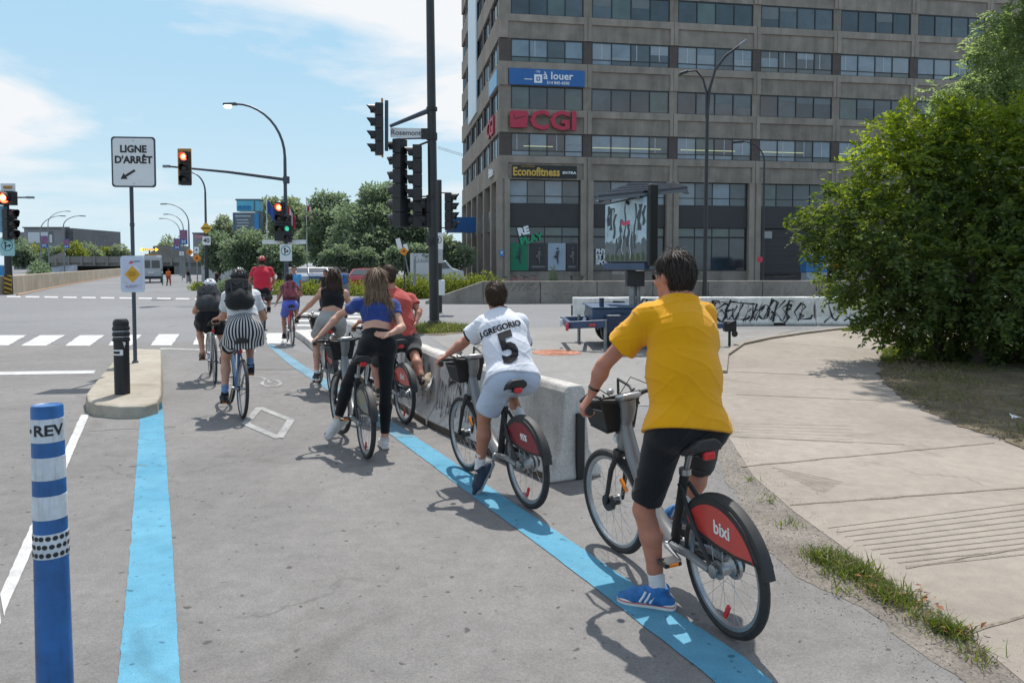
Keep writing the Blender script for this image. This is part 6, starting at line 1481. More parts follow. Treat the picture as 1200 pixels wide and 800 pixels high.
def sprigs(rs, pos, out, ln, nleaf, lw, droop=0.5, ll=None):
    """compound leaves: a drooping rachis from pos along out with paired leaflets"""
    n = len(pos); d = out+0.6*rs.randn(n, 3)*0.6+np.array([0, 0, -droop]); d /= np.linalg.norm(d, axis=1)[:, None]
    L_ = ln*(0.6+0.8*rs.rand(n)); side = np.cross(d, np.array([0, 0, 1.0])+0.3*rs.randn(n, 3)); side /= np.linalg.norm(side, axis=1)[:, None]+1e-9
    up = np.cross(side, d); vs = []
    for k in range(nleaf):
        t = (k//2+0.6)/(nleaf/2+0.3); sg = 1 if k % 2 else -1
        b = pos+d*(L_*t)[:, None]-np.array([0, 0, 1])*(droop*0.25*L_*t*t)[:, None]
        dr = side*sg*0.85+d*0.5+0.25*rs.randn(n, 3); dr /= np.linalg.norm(dr, axis=1)[:, None]
        l1 = (ll or lw*2.2)*(0.7+0.6*rs.rand(n)); vs.append(rhomb(b, dr, up+0.5*rs.randn(n, 3), l1, lw*(0.7+0.6*rs.rand(n))))
    return np.concatenate(vs)
def quads(n): return np.arange(n*4).reshape(-1, 4)
def limbs(root, base, targets, r0, rs, name='trunk', bend=0.25):
    mb = MB()
    fork = base+(np.mean(targets, 0)-base)*0.35*V(0.5, 0.5, 1)
    mb.tube([base-V(0, 0, 0.05), lerp(base, fork, 0.5)+V(*(rs.randn(2)*0.05*r0*8), 0), fork], [r0*1.25, r0, r0*0.85], 9); o = mb.build(name, M_BARK, root, True)
    for t in targets:
        mb = MB(); m = lerp(fork, t, 0.5)+rs.randn(3)*0.06*np.linalg.norm(t-fork)+V(0, 0, -0.05*np.linalg.norm(t-fork)); mb.tube([fork-V(0, 0, r0), m, t], [r0*0.6, r0*0.38, r0*0.08], 6); mb.build('limb', M_BARK, o, True)
    return o
def crown(root, vs, m, name='crown'):
    o = raw_mesh(name, vs, quads(len(vs)//4), m, root, smooth=False); return o
# ---- big bushy tree on the right
LM_B = leaf_mat('bush_leaf', (0.040, 0.072, 0.020), (0.104, 0.142, 0.038), 0.45, (2.2, 2.1, 0.6))
def bush():
    rs = np.random.RandomState(31); b = G(1146, 424, 0.018); r = thing('bushy_tree', b, 'large dense green bushy tree spreading over the path on the right', 'tree')
    Y0 = 13.6; L_ = []
    for px, py, rp, dy in ((1062, 205, 60, 0.2), (1012, 268, 46, 0), (972, 268, 27, -0.2), (1050, 300, 66, -0.3), (1112, 185, 58, 0.6), (1155, 215, 75, 0.3), (1128, 320, 78, -0.5), (1215, 230, 90, 0.5), (1225, 340, 95, -0.4), (1068, 358, 42, -0.2), (1010, 320, 40, 0.3), (1300, 270, 120, 0.6), (1140, 385, 45, 0.2), (1320, 380, 90, 0.3), (1050, 165, 28, 0.5), (1140, 150, 30, 0.8), (1190, 160, 40, 0.8), (1180, 280, 90, 1.6), (1100, 270, 70, 1.5), (1085, 392, 36, 0.3), (1135, 402, 40, 0.5), (1195, 400, 55, 0.2), (1260, 405, 60, 0.3), (1040, 372, 30, 0.2)):
        c = P(px, py, Y0+dy); q = rp*(Y0+dy)/900; L_.append((c, (q, q*0.95, q*0.92)))
    pos, u = lobes_points(rs, L_, 7800, 0.34, 0.7); k = pos[:, 2] > 0.16; pos, u = pos[k], u[k]
    v = [sprigs(rs, pos, u, 0.34, 11, 0.055, 0.35, 0.105)]
    # upright shoots on top, sunlight put into their leaf colour
    tips = []
    for px, py in ((1062, 128), (1012, 172), (1035, 190), (1105, 125), (1118, 118), (1090, 150), (1150, 130), (1178, 128), (1000, 225), (1130, 140), (1195, 140), (1048, 140), (1080, 165)):
        for j in range(16): tips.append(P(px+rs.randn()*7, py-4+j*4.2+rs.rand()*4, Y0+0.3+rs.randn()*0.12))
    for px, py, ex, ey in ((972, 255, -1, -.15), (960, 283, -1, .2), (985, 235, -1, -.5), (968, 300, -1, .5), (1000, 345, -.9, .6), (1020, 375, -.8, .8), (945, 262, -1, 0.1), (1062, 395, -.5, 1)):
        for j in range(14): tips.append(P(px+ex*j*1.6+rs.randn()*3, py+ey*j*1.6+rs.randn()*3, Y0-0.2+rs.randn()*0.15))
    tips = np.array(tips); crown(r, sprigs(rs, tips[:208], np.tile([0, -0.1, 0.5], (208, 1))+0.5*unit(rs, 208), 0.26, 11, 0.05, 0.15, 0.11), leaf_mat('sunlit_leaf', (0.12, 0.18, 0.025), (0.22, 0.27, 0.05), 0.55, (2.0, 1.9, 0.6)), 'sunlit_shoots'); v.append(sprigs(rs, tips, np.tile([0, -0.1, 0.5], (len(tips), 1))+0.5*unit(rs, len(tips)), 0.26, 11, 0.05, 0.15, 0.11))
    v = np.concatenate(v); zz = v[::4, 2]; mi = (zz+0.55*rs.randn(len(zz))+0.5*np.sin(v[::4, 0]*2.2) > 3.55).astype(int); raw_mesh('crown', v, quads(len(v)//4), [LM_B, MATS['sunlit_leaf']], r, smooth=False, mi=mi)  # sunlit top and shaded inside put into two leaf colours by height
    limbs(r, b, [c for c, q in L_[:14]], 0.13, rs); 
    for dx in (-0.5, 0.45, 0.9): limbs(r, b+V(dx, 0.3, 0), [L_[i][0]+V(dx, 0.4, 0) for i in (3, 6, 8, 9, 5)], 0.07, rs)
bush()
LM_L = leaf_mat('locust_leaf', (0.15, 0.20, 0.105), (0.24, 0.29, 0.165), 0.55, (1.9, 2.0, 1.2))
def overhang():
    rs = np.random.RandomState(8); Y0 = 15.5; b = np.array([P(1490, 309, Y0+1)[0], Y0+1, 0.0]); r = thing('locust_tree', b, 'tall pale leaved tree reaching in from the upper right edge', 'tree')
    L_ = []
    for px, py, rp, dy in ((1165, 38, 20, 0), (1190, 20, 26, 0.2), (1188, 62, 20, 0), (1178, 92, 24, -.2), (1140, 104, 15, -.3), (1110, 108, 12, -.3), (1092, 112, 8, -.3), (1200, 110, 30, 0), (1240, 40, 50, 0.5), (1260, 110, 50, 0.5), (1330, 60, 70, 1), (1300, -40, 70, 1), (1380, 120, 60, 1), (1210, -30, 22, 0), (1168, 125, 14, 0), (1195, 80, 20, .5), (1150, 60, 14, -.2), (1160, 85, 14, 0), (1205, 15, 25, 0), (1130, 90, 10, -.2), (1195, 48, 22, 0.3), (1180, 108, 22, 0)):
        c = P(px, py, Y0+dy); q = rp*(Y0+dy)/900; L_.append((c, (q, q, q*0.75)))
    pos, u = lobes_points(rs, L_, 1600, 0.5, 0.28); v = [sprigs(rs, pos, u, 0.30, 11, 0.045, 0.8, 0.11)]; T = []
    for x, y, z, q in ((6.2, 13.2, 8.5, 1.2), (7.6, 12.6, 8.4, 1.3), (9.2, 13.0, 8.2, 1.4), (7.0, 14.8, 9.2, 1.4), (9.0, 15.0, 9.0, 1.5), (11.0, 13.5, 8.0, 1.6), (6.0, 15.2, 9.4, 1.0), (10.5, 15.5, 9.5, 1.6), (8.0, 11.6, 8.0, 0.9), (6.7, 12.1, 8.3, 0.9), (7.4, 10.6, 7.8, 0.8)): T.append((np.array([x, y, z]), (q, q, q*0.7)))
    pos, u = lobes_points(rs, T, 6500, 0.5); v.append(sprigs(rs, pos, u, 0.32, 11, 0.07, 0.6, 0.15)); crown(r, np.concatenate(v), LM_L)
    mb = MB(); tp = b+V(-0.6, -0.3, 8.6); mb.tube([b-V(0, 0, 0.05), b+V(-0.1, 0, 4), tp], [0.26, 0.2, 0.15], 9); o = mb.build('trunk', M_BARK, r, True)
    for c, q in T: mb = MB(); mb.tube([tp, lerp(tp, c, 0.5)+V(0, 0, 0.5), c], [0.09, 0.06, 0.015], 6); mb.build('limb', M_BARK, o, True)
overhang()
# ---- trees beyond the junction
LM_F = leaf_mat('far_leaf', (0.135, 0.172, 0.128), (0.205, 0.25, 0.18), 0.5, (1.35, 1.5, 1.05)); LM_F2 = leaf_mat('far_leaf_pale', (0.17, 0.20, 0.148), (0.24, 0.275, 0.195), 0.5, (1.35, 1.45, 0.95)); LM_F3 = leaf_mat('far_leaf_yellow', (0.12, 0.155, 0.035), (0.20, 0.235, 0.06), 0.4, (1.7, 1.6, 0.7))
def tree(label, Y, lobes, m, n, ls, seed, name='leafy_tree', group='trees beyond the junction', trunk_px=None, tr=0.22, limb=True):
    rs = np.random.RandomState(seed); cx = trunk_px if trunk_px else np.mean([l[0] for l in lobes]); b = np.array([P(cx, 309, Y)[0], Y, 0.0]); r = thing(name, b, label, 'tree', group)
    L_ = []
    for px, py, rp in lobes:
        dy = rs.randn()*rp*Y/900*0.4; q = rp*Y/900; L_.append((P(px, py, Y+dy), (q, q, q*0.9)))
    pos, u = lobes_points(rs, L_, n, 0.42); k = pos[:, 2] > 0.2; pos, u = pos[k], u[k]
    d = u+0.7*unit(rs, len(pos))+V(0, 0, -0.2); d /= np.linalg.norm(d, axis=1)[:, None]; vs = rhomb(pos, d, unit(rs, len(pos))+V(0, 0, 0.9), ls*(0.6+0.8*rs.rand(len(pos))), ls*0.6*(0.6+0.8*rs.rand(len(pos))))
    crown(r, vs, m)
    if limb: limbs(r, b, [c for c, q in L_], tr, rs)
    return r
tree('largest dark green tree, its rounded crown left of the signal mast', 74, [(445, 250, 34), (425, 270, 36), (465, 265, 34), (410, 290, 26), (480, 288, 26), (440, 295, 34), (455, 232, 18), (435, 228, 14), (495, 275, 20)], LM_F, 22000, 0.36, 1)
tree('tall tree with a feathery top left of the largest tree', 82, [(378, 240, 16), (395, 240, 15), (388, 262, 24), (372, 280, 24), (400, 285, 20), (385, 300, 20), (365, 255, 12)], LM_F, 11000, 0.38, 2)
tree('greyish tree behind the flag poles', 88, [(340, 245, 14), (352, 258, 18), (335, 275, 20), (355, 290, 20), (325, 262, 10), (318, 240, 9)], LM_F2, 9000, 0.4, 3)
tree('thin pale tree behind the pylon sign', 95, [(312, 240, 7), (308, 255, 9), (303, 272, 10), (262, 262, 9), (255, 272, 10), (272, 270, 10)], LM_F2, 4000, 0.36, 4, trunk_px=300)
tree('small round tree under the pylon sign', 66, [(292, 290, 22), (278, 298, 20), (308, 298, 20), (295, 310, 18)], LM_F, 7500, 0.3, 5)
tree('small round tree right behind the speed sign', 70, [(256, 288, 16), (248, 298, 14), (266, 298, 16), (256, 306, 14)], LM_F, 5500, 0.3, 6)
tree('small tree between the red signals and the pylon', 64, [(322, 296, 16), (330, 306, 14), (316, 308, 12), (345, 300, 14)], LM_F, 5000, 0.28, 7)
tree('tree in shade right of the signal mast', 62, [(520, 290, 15), (534, 296, 14), (510, 300, 14), (528, 308, 13), (545, 300, 12)], LM_F2, 6000, 0.28, 8)
tree('lower tree between the largest tree and the signal mast', 58, [(485, 300, 14), (470, 304, 13), (500, 296, 10), (462, 300, 11)], LM_F, 5000, 0.26, 9)
tree('dark tree behind the camper', 66, [(400, 300, 13), (415, 304, 12), (385, 302, 10), (430, 303, 12)], LM_F, 4500, 0.28, 10)
for i, (lab, px, py, rp, Y, m) in enumerate((('rounded tree behind the overpass right of the van', 200, 291, 14, 150, LM_F2), ('second tree behind the overpass beside the banners', 190, 299, 10, 150, LM_F), ('small far bush at the left end of the trees', 26, 297, 11, 150, LM_F), ('far bush below the billboard', 46, 298, 12, 155, LM_F3), ('far bush left of the banner post', 64, 299, 11, 150, LM_F), ('far bush right of the grey building', 84, 296, 13, 150, LM_F3), ('far tree behind the overpass parapet', 104, 297, 12, 160, LM_F2), ('far tree behind the stop line sign', 140, 296, 10, 165, LM_F2), ('far tree left of the stop line sign', 124, 299, 9, 165, LM_F3), ('dark far tree left of the grey building', 14, 283, 12, 190, LM_F))):
    tree(lab, Y, [(px, py, rp), (px-rp*0.7, py+rp*0.4, rp*0.75), (px+rp*0.7, py+rp*0.4, rp*0.8), (px, py+rp*0.8, rp*0.8)], m, 2600, 0.55, 40+i, limb=False)
def mass_bush(name, label, cat, path, w, h, m, n, ls, seed, group=None, kind=None):
    rs = np.random.RandomState(seed); q = [np.array(p, float) for p in path]; seg = rs.randint(0, len(q)-1, n); t = rs.rand(n); a = np.array(q)[seg]; b = np.array(q)[seg+1]; c = a+(b-a)*t[:, None]
    u = unit(rs, n); u[:, 2] = np.abs(u[:, 2]); rr = rs.rand(n)**0.4; lump = 1+0.25*np.sin(c[:, 0]*2.1+seed)*np.sin(c[:, 0]*5.3)
    pos = c+u*np.array([w, w, h])*(rr*lump)[:, None]; d = u+0.6*unit(rs, n); d /= np.linalg.norm(d, axis=1)[:, None]
    vs = rhomb(pos, d, unit(rs, n), ls*(0.6+0.8*rs.rand(n)), ls*0.5*(0.6+0.8*rs.rand(n)))
    o = raw_mesh(name, vs, quads(n), m, None, smooth=False); return tag(o, label, cat, group, kind)
def at(px, Y, z=0.0): return np.array([P(px, 309, Y)[0], Y, z])
mass_bush('hedge', 'yellow green clipped hedge between the signal mast and the office corner', 'hedge', [at(505, 40), at(585, 41)], 0.7, 1.15, LM_F3, 5200, 0.16, 1)
mass_bush('hedge', 'long low hedge behind the coral shirted man', 'hedge', [at(436, 38), at(500, 39)], 0.7, 1.1, LM_F3, 5000, 0.15, 2)
mass_bush('hedge', 'low green hedge behind the pedestrian in blue', 'hedge', [at(318, 44), at(432, 42)], 0.8, 0.75, LM_F3, 5000, 0.15, 3)
mass_bush('shrub', 'dark shrub by the far kerb near the helmeted rider', 'shrub', [at(258, 46), at(272, 46)], 0.7, 0.8, LM_F, 1800, 0.13, 4)
mass_bush('shrub', 'light shrub left of the bench by the far kerb', 'shrub', [at(228, 52), at(238, 50)], 0.5, 0.5, LM_F3, 1200, 0.13, 5)
mass_bush('shrub', 'green shrub at the foot of the pale parapet', 'shrub', [at(44, 80), at(50, 82)], 1.0, 1.9, LM_F, 1500, 0.3, 6)
mass_bush('shrub', 'thin shrub growing in front of the shop posters', 'shrub', [at(648, 47), at(649, 47)], 0.3, 1.7, LM_F2, 500, 0.14, 7)
# ---- grass and weeds
M_GR = leaf_mat('grass_blade', (0.06, 0.10, 0.018), (0.15, 0.19, 0.04), 0.4, (1.8, 1.7, 0.7)); M_GD = leaf_mat('dry_grass', (0.13, 0.11, 0.045), (0.22, 0.185, 0.08), 0.2, (1.2, 1.2, 0.9))
def blades(name, label_kind, pts, hgt, wid, m, seed, lean=0.6, mi=None):
    rs = np.random.RandomState(seed); n = len(pts); d = np.stack([rs.randn(n)*lean, rs.randn(n)*lean, np.ones(n)], 1); d /= np.linalg.norm(d, axis=1)[:, None]
    h = hgt*(0.35+0.9*rs.rand(n)); a = rs.rand(n)*6.283; s = np.stack([np.cos(a), np.sin(a), np.zeros(n)], 1); w = wid*(0.6+0.8*rs.rand(n))
    mid = pts+d*(h*0.55)[:, None]; tip = pts+d*h[:, None]+np.stack([rs.randn(n), rs.randn(n), -np.abs(rs.randn(n))*0.6], 1)*(h*0.22)[:, None]
    v = np.stack([pts-s*(w/2)[:, None], pts+s*(w/2)[:, None], mid+s*(w*0.4)[:, None], mid-s*(w*0.4)[:, None], tip+s*(w*0.06)[:, None], tip-s*(w*0.06)[:, None]], 1).reshape(-1, 3)
    k = np.arange(n)[:, None]*6; f = np.concatenate([k+np.array([[0, 1, 2, 3]]), k+np.array([[3, 2, 4, 5]])], 0)
    o = raw_mesh(name, v, f, m, None, smooth=False, mi=mi if mi is None else np.concatenate([mi, mi])); o['kind'] = 'stuff'; return o
def scatter_px(rs, n, poly, dens=None):
    q = np.array([G(*p)[:2] for p in poly]); lo, hi = q.min(0), q.max(0); out = []
    while sum(map(len, out)) < n:
        c = lo+rs.rand(n*2, 2)*(hi-lo); ins = np.zeros(len(c), bool)
        for i in range(len(q)):
            a, b = q[i], q[i-1]; m = ((a[1] > c[:, 1]) != (b[1] > c[:, 1])) & (c[:, 0] < (b[0]-a[0])*(c[:, 1]-a[1])/(b[1]-a[1]+1e-12)+a[0]); ins ^= m
        c = c[ins]
        if dens is not None: c = c[rs.rand(len(c)) < dens(c)]
        out.append(c)
    c = np.concatenate(out)[:n]; return c
rs = np.random.RandomState(77)
# weeds along the kerb of the path in the foreground
pts = []
for px, py, n, sp in ((958, 650, 120, 0.05), (970, 655, 240, 0.05), (987, 660, 300, 0.06), (1003, 668, 260, 0.06), (1018, 677, 120, 0.05), (1031, 688, 90, 0.05), (1047, 698, 230, 0.05), (1062, 705, 90, 0.05), (1080, 720, 60, 0.06), (1098, 731, 120, 0.035), (1112, 737, 200, 0.04), (1122, 743, 90, 0.035), (930, 615, 30, 0.05), (900, 585, 24, 0.04), (880, 562, 16, 0.03), (1150, 765, 40, 0.05), (1000, 690, 60, 0.08), (985, 672, 120, 0.06)):
    c = G(px, py, 0.02); q = np.stack([c[0]+rs.randn(n)*sp, c[1]+rs.randn(n)*sp*0.8, np.full(n, 0.012)], 1); pts.append(q)
pts = np.concatenate(pts); blades('weeds', None, pts, 0.085, 0.007, [M_GR, M_GD], 3, 0.75, (rs.rand(len(pts)) < 0.26).astype(int))
c = scatter_px(rs, 700, [(945, 640), (1005, 690), (1062, 735), (1150, 790), (1170, 780), (1120, 738), (1050, 694), (985, 645)]); blades('dry_weeds', None, np.c_[c, np.full(len(c), 0.012)], 0.04, 0.006, [M_GD, M_GR], 4, 1.1, (rs.rand(len(c)) < 0.3).astype(int))
# lawn at the bush: green fringe in the sun, sparse and dry in its shade
c = scatter_px(rs, 9000, [(1060, 401), (1036, 411), (1031, 424), (1045, 428), (1075, 413), (1100, 405), (1090, 398)]); blades('grass', None, np.c_[c, np.full(len(c), 0.016)], 0.06, 0.008, [M_GR, M_GD], 5, 0.7, (rs.rand(len(c)) < 0.15).astype(int))
c = scatter_px(rs, 16000, [(1040, 412), (1034, 440), (1062, 466), (1142, 503), (1260, 540), (1300, 420), (1150, 392)], lambda p: np.clip(0.35+0.5*np.sin(p[:, 0]*3.1)*np.sin(p[:, 1]*2.3), 0.08, 1)); blades('sparse_grass', None, np.c_[c, np.full(len(c), 0.016)], 0.05, 0.008, [M_GR, M_GD], 6, 0.8, (rs.rand(len(c)) < 0.5).astype(int))
# tuft of grass round the foot of the signal mast
c = scatter_px(rs, 2600, [(478, 384), (505, 379), (548, 383), (552, 388), (520, 391), (492, 391)]); blades('grass', None, np.c_[c, np.full(len(c), 0.0)], 0.16, 0.02, [M_GR, M_GD], 7, 0.6, (rs.rand(len(c)) < 0.25).astype(int))
sheet('soil_patch', [(476, 386), (505, 378), (552, 382), (556, 389), (520, 393), (488, 392)], 0.010, M_SOIL, jit=0.05, step=0.3)
c = scatter_px(rs, 1500, [(1040, 381.5), (1012, 383.5), (985, 388), (992, 388.6), (1030, 385)]); blades('grass', None, np.c_[c, np.full(len(c), 0.0)], 0.09, 0.02, M_GR, 8)
# grit and fallen leaves on the verge
def grit(name, poly, n, s, m, seed, z=0.013, dens=None):
    r_ = np.random.RandomState(seed); c = scatter_px(r_, n, poly, dens); p = np.c_[c, np.full(n, z)]; sz = s*(0.4+r_.rand(n)**3*1.6); T = np.array([[1, 0, -.2], [-.5, .87, -.2], [-.5, -.87, -.2], [0, 0, 0.75]])
    a = r_.rand(n)*6.28; ca, sa = np.cos(a), np.sin(a); v = T[None]*sz[:, None, None]*(0.7+0.6*r_.rand(n, 4, 1)); v = np.stack([v[..., 0]*ca[:, None]-v[..., 1]*sa[:, None], v[..., 0]*sa[:, None]+v[..., 1]*ca[:, None], v[..., 2]], -1)+p[:, None]
    k = np.arange(n)[:, None]*4; f = np.concatenate([k+np.array([[0, 1, 3]]), k+np.array([[1, 2, 3]]), k+np.array([[2, 0, 3]])]); o = raw_mesh(name, v.reshape(-1, 3), f, m, None, smooth=False, fn=3); o['kind'] = 'stuff'; return o
M_GRIT = mat('grit', (0.12, 0.105, 0.09), 0.9, 0.4, 40, col2=(0.25, 0.23, 0.20))
VER = [(838, 480), (850, 480), (862, 520), (892, 562), (938, 602), (994, 642), (1058, 692), (1128, 738), (1250, 830), (1230, 850), (1120, 790), (1060, 752), (1000, 705), (950, 684), (915, 662), (885, 636), (865, 600), (848, 560)]
grit('grit', VER, 2400, 0.0042, M_GRIT, 1, 0.0075)
grit('grit', [(842, 470), (900, 580), (1000, 655), (1130, 745), (1300, 850), (1330, 830), (1150, 735), (1020, 650), (930, 580), (870, 500)], 800, 0.003, M_GRIT, 2, 0.0105)
grit('grit', [(820, 500), (830, 600), (900, 690), (1000, 760), (1150, 850), (1230, 850), (1060, 750), (950, 680), (880, 630), (845, 550)], 900, 0.003, M_GRIT, 3, 0.005)
grit('leaf_litter', GRASS[:9], 3000, 0.018, mat('litter_brown', (0.10, 0.07, 0.04), 0.9, 0.4, 30, col2=(0.2, 0.16, 0.09)), 4, 0.0195)
# dry leaves caught in the weeds
M_DL = mat('dry_leaf', (0.22, 0.09, 0.04), 0.8, 0.5, 20); rs = np.random.RandomState(9); vv = []
for px, py, n in ((1030, 690, 14), (1062, 700, 12), (1085, 720, 8), (1130, 748, 10)):
    c = G(px, py); p = np.stack([c[0]+rs.randn(n)*0.08, c[1]+rs.randn(n)*0.06, 0.03+0.02*rs.rand(n)], 1); d = unit(rs, n)*V(1, 1, 0.3); d /= np.linalg.norm(d, axis=1)[:, None]; vv.append(rhomb(p, d, unit(rs, n)+V(0, 0, 1.5), 0.035*(0.6+rs.rand(n)), 0.02*(0.6+rs.rand(n))))
vv = np.concatenate(vv); raw_mesh('fallen_leaves', vv, quads(len(vv)//4), M_DL, None, smooth=False)['kind'] = 'stuff'
# ---------------------------------------------------------------- bicycles (local axes: x forward, y left, z up; origin under the rear axle)
M_RUB = mat('bike_tyre', (0.022, 0.022, 0.023), 0.75, 0.3, 30, 0.2, 120); M_BLK = mat('bike_black', (0.016, 0.016, 0.017), 0.38, 0.2, 20); M_BLKM = mat('bike_black_matt', (0.022, 0.022, 0.022), 0.65, 0.2, 20)
M_ALU = mat('bike_alu', (0.36, 0.37, 0.38), 0.38, 0.12, 12, metal=0.8); M_SILVER = mat('bike_silver_paint', (0.20, 0.21, 0.215), 0.35, 0.08, 8, metal=0.35); M_SPK = mat('spoke_steel', (0.42, 0.43, 0.44), 0.35, metal=0.7)
M_GRED = mat('guard_red', (0.46, 0.035, 0.028), 0.35, 0.08, 6, coat=0.3); M_GDK = mat('guard_dark_red', (0.17, 0.012, 0.022), 0.4, 0.1, 6); M_GAD = mat('guard_advert', (0.30, 0.22, 0.03), 0.4, 0.4, 14, col2=(0.06, 0.13, 0.22))
M_AMB = mat('reflector_amber', (0.75, 0.22, 0.01), 0.25); M_RREF = mat('reflector_red', (0.55, 0.02, 0.025), 0.25); M_SAD = mat('saddle_black', (0.015, 0.015, 0.015), 0.55, 0.2, 20)
EX, EY, EZ = np.eye(3)
def rotm(ax, a):
    ax = nz(ax); c, s = math.cos(a), math.sin(a); x, y, z = ax; K = np.array([[0, -z, y], [z, 0, -x], [-y, x, 0]]); return np.eye(3)+s*K+(1-c)*K@K
class Bike:
    def __init__(s, name, label, rear, front, cat='bicycle', group=None, lean=0.0, steer=0.0, crank=0.0, base=1.10, r=0.33):
        rp, fp = G(*rear) if len(rear) == 2 else np.array(rear, float), None
        if isinstance(front, (int, float)): h = R(front)
        else: fp = G(*front); h = math.atan2(fp[1]-rp[1], fp[0]-rp[0])
        s.r, s.b, s.steer, s.crank = r, base, steer, crank
        s.root = thing(name, (rp[0], rp[1], 0.010), label, cat, group); 
        s.Rw = rotm((0, 0, 1), h) @ rotm((1, 0, 0), lean); s.root.rotation_mode = 'QUATERNION'; s.root.rotation_quaternion = Matrix(s.Rw.tolist()).to_quaternion()
        s.o = np.array([rp[0], rp[1], 0.010]); WORLD_LOC[s.root.name] = np.zeros(3)
        s.hA, s.hB = np.array([base-0.15, 0, r+0.36]), np.array([base-0.24, 0, r+0.63]); s.S = rotm(s.hB-s.hA, steer)
        s.fw = s.ST(np.array([base, 0, r]))
    def ST(s, p): return s.hA+(np.asarray(p)-s.hA) @ s.S.T
    def W(s, p): return s.o+np.asarray(p) @ s.Rw.T
    def part(s, mb, name, m, parent=None, smooth=True, bevel=0.0, st=False):
        if st: mb.v = [tuple(s.ST(np.array(p))) for p in mb.v]
        return mb.build(name, m, parent or s.root, smooth, bevel)
    def wheel(s, c, tw, st, rimc=M_ALU, nsp=28, hub=0.022, hubm=M_ALU, seg=44):
        r = s.r; t = tw/2; pr = [(-t+t*math.cos(a)*1.0, t*math.sin(a)) for a in np.linspace(0, 2*math.pi, 9)[:-1]]
        mb = MB(); mb.ring(c, EX, EZ, r, pr, seg); w = s.part(mb, 'wheel', M_RUB, st=st)
        mb = MB(); mb.ring(c, EX, EZ, r-tw*0.92, [(0.004, -t*0.62), (0.004, t*0.62), (-0.014, t*0.55), (-0.022, 0), (-0.014, -t*0.55)], seg); s.part(mb, 'rim', rimc, w, st=st)
        mb = MB()
        for k in range(nsp):
            a = 2*math.pi*k/nsp; sd = 1 if k % 2 else -1; a2 = a+(0.55 if (k//2) % 2 else -0.55); hr = hub+0.008
            mb.tube([c+EX*math.cos(a2)*hr+EZ*math.sin(a2)*hr+EY*sd*0.028, c+EX*math.cos(a)*(r-tw-0.015)+EZ*math.sin(a)*(r-tw-0.015)], 0.0011, 3, cap=False)
        o = s.part(mb, 'spokes', M_SPK, w, st=st); o['kind'] = 'stuff'
        mb = MB(); mb.lathe([(0.008, -0.06), (0.012, -0.045), (hub, -0.038), (hub, -0.03), (hub*0.7, -0.02), (hub*0.7, 0.02), (hub, 0.03), (hub, 0.038), (0.012, 0.045), (0.008, 0.06)], 14, c, np.stack([EX, EZ, -EY], 1)); s.part(mb, 'hub', hubm, w, st=st)
        return w
    def pedals(s, bb, cl=0.165, off=0.11, m=M_BLK, cm=M_ALU):
        out = {}
        for sd, nm in ((1, 'L'), (-1, 'R')):
            a = s.crank+(0 if sd > 0 else math.pi); d = np.array([math.cos(a), 0, math.sin(a)]); e = bb+d*cl+EY*sd*off; c0 = bb+EY*sd*0.05
            mb = MB(); mb.tube([c0, bb+d*cl+EY*sd*0.075], [0.014, 0.010], 8); cr = s.part(mb, 'crank', cm)
            mb = MB(); mb.box(e+EY*sd*0.025, (0.085, 0.095, 0.022)); p = s.part(mb, 'pedal', m, smooth=False, bevel=0.005)
            for q in (-1, 1): mb = MB(); mb.box(e+EY*sd*0.025+EX*q*0.044, (0.004, 0.05, 0.014)); s.part(mb, 'reflector', M_AMB, p, smooth=False)
            out[nm] = s.W(e+EY*sd*0.025+EZ*0.011)
        mb = MB(); mb.lathe([(0.02, -0.055), (0.02, 0.055)], 12, bb, np.stack([EX, EZ, -EY], 1)); s.part(mb, 'bottom_bracket', cm)
        return out
    def saddle(s, c, w=0.19, L=0.26, m=M_SAD):
        mb = MB(); n = 9; rows = []
        for i in range(n):
            t = i/(n-1); x = -L*0.5+L*t; ww = w/2*(0.75+0.25*math.sin(min(t*3.2, 1.57))) if t < 0.42 else lerp(w/2, 0.022, min(1, (t-0.42)/0.40)**0.8); zz = 0.012*math.cos(t*6)+(0.012 if t < 0.15 else 0)
            rows.append([(x, -ww, zz-0.045), (x, -ww*0.98, zz-0.012), (x, -ww*0.6, zz+0.012), (x, 0, zz+0.014), (x, ww*0.6, zz+0.012), (x, ww*0.98, zz-0.012), (x, ww, zz-0.045)])
        vs = [c+np.array(p) for rw in rows for p in rw]; k = 7; fs = [tuple(range(k)), tuple((n-1)*k+j for j in range(k-1, -1, -1))]
        for i in range(n-1):
            for j in range(k): fs.append((i*k+j, i*k+(j+1) % k, (i+1)*k+(j+1) % k, (i+1)*k+j))
        mb.add(vs, fs); o = s.part(mb, 'saddle', m, bevel=0.008)
        mb = MB()
        for q in (-1, 1): mb.tube([c+V(-0.08, q*0.025, -0.05), c+V(0.0, q*0.022, -0.065), c+V(0.09, q*0.012, -0.035)], 0.004, 5)
        s.part(mb, 'saddle_rails', M_ALU, o)
def fender(mb, c, r, w, a0, a1, n=22, th=0.004):
    mb.ring(c, EX, EZ, r, [(0, -w/2), (0.016, -w*0.36), (0.021, 0), (0.016, w*0.36), (0, w/2), (-th, w/2), (0.016-th, w*0.36), (0.021-th, 0), (0.016-th, -w*0.36), (-th, -w/2)], n, a0, a1)
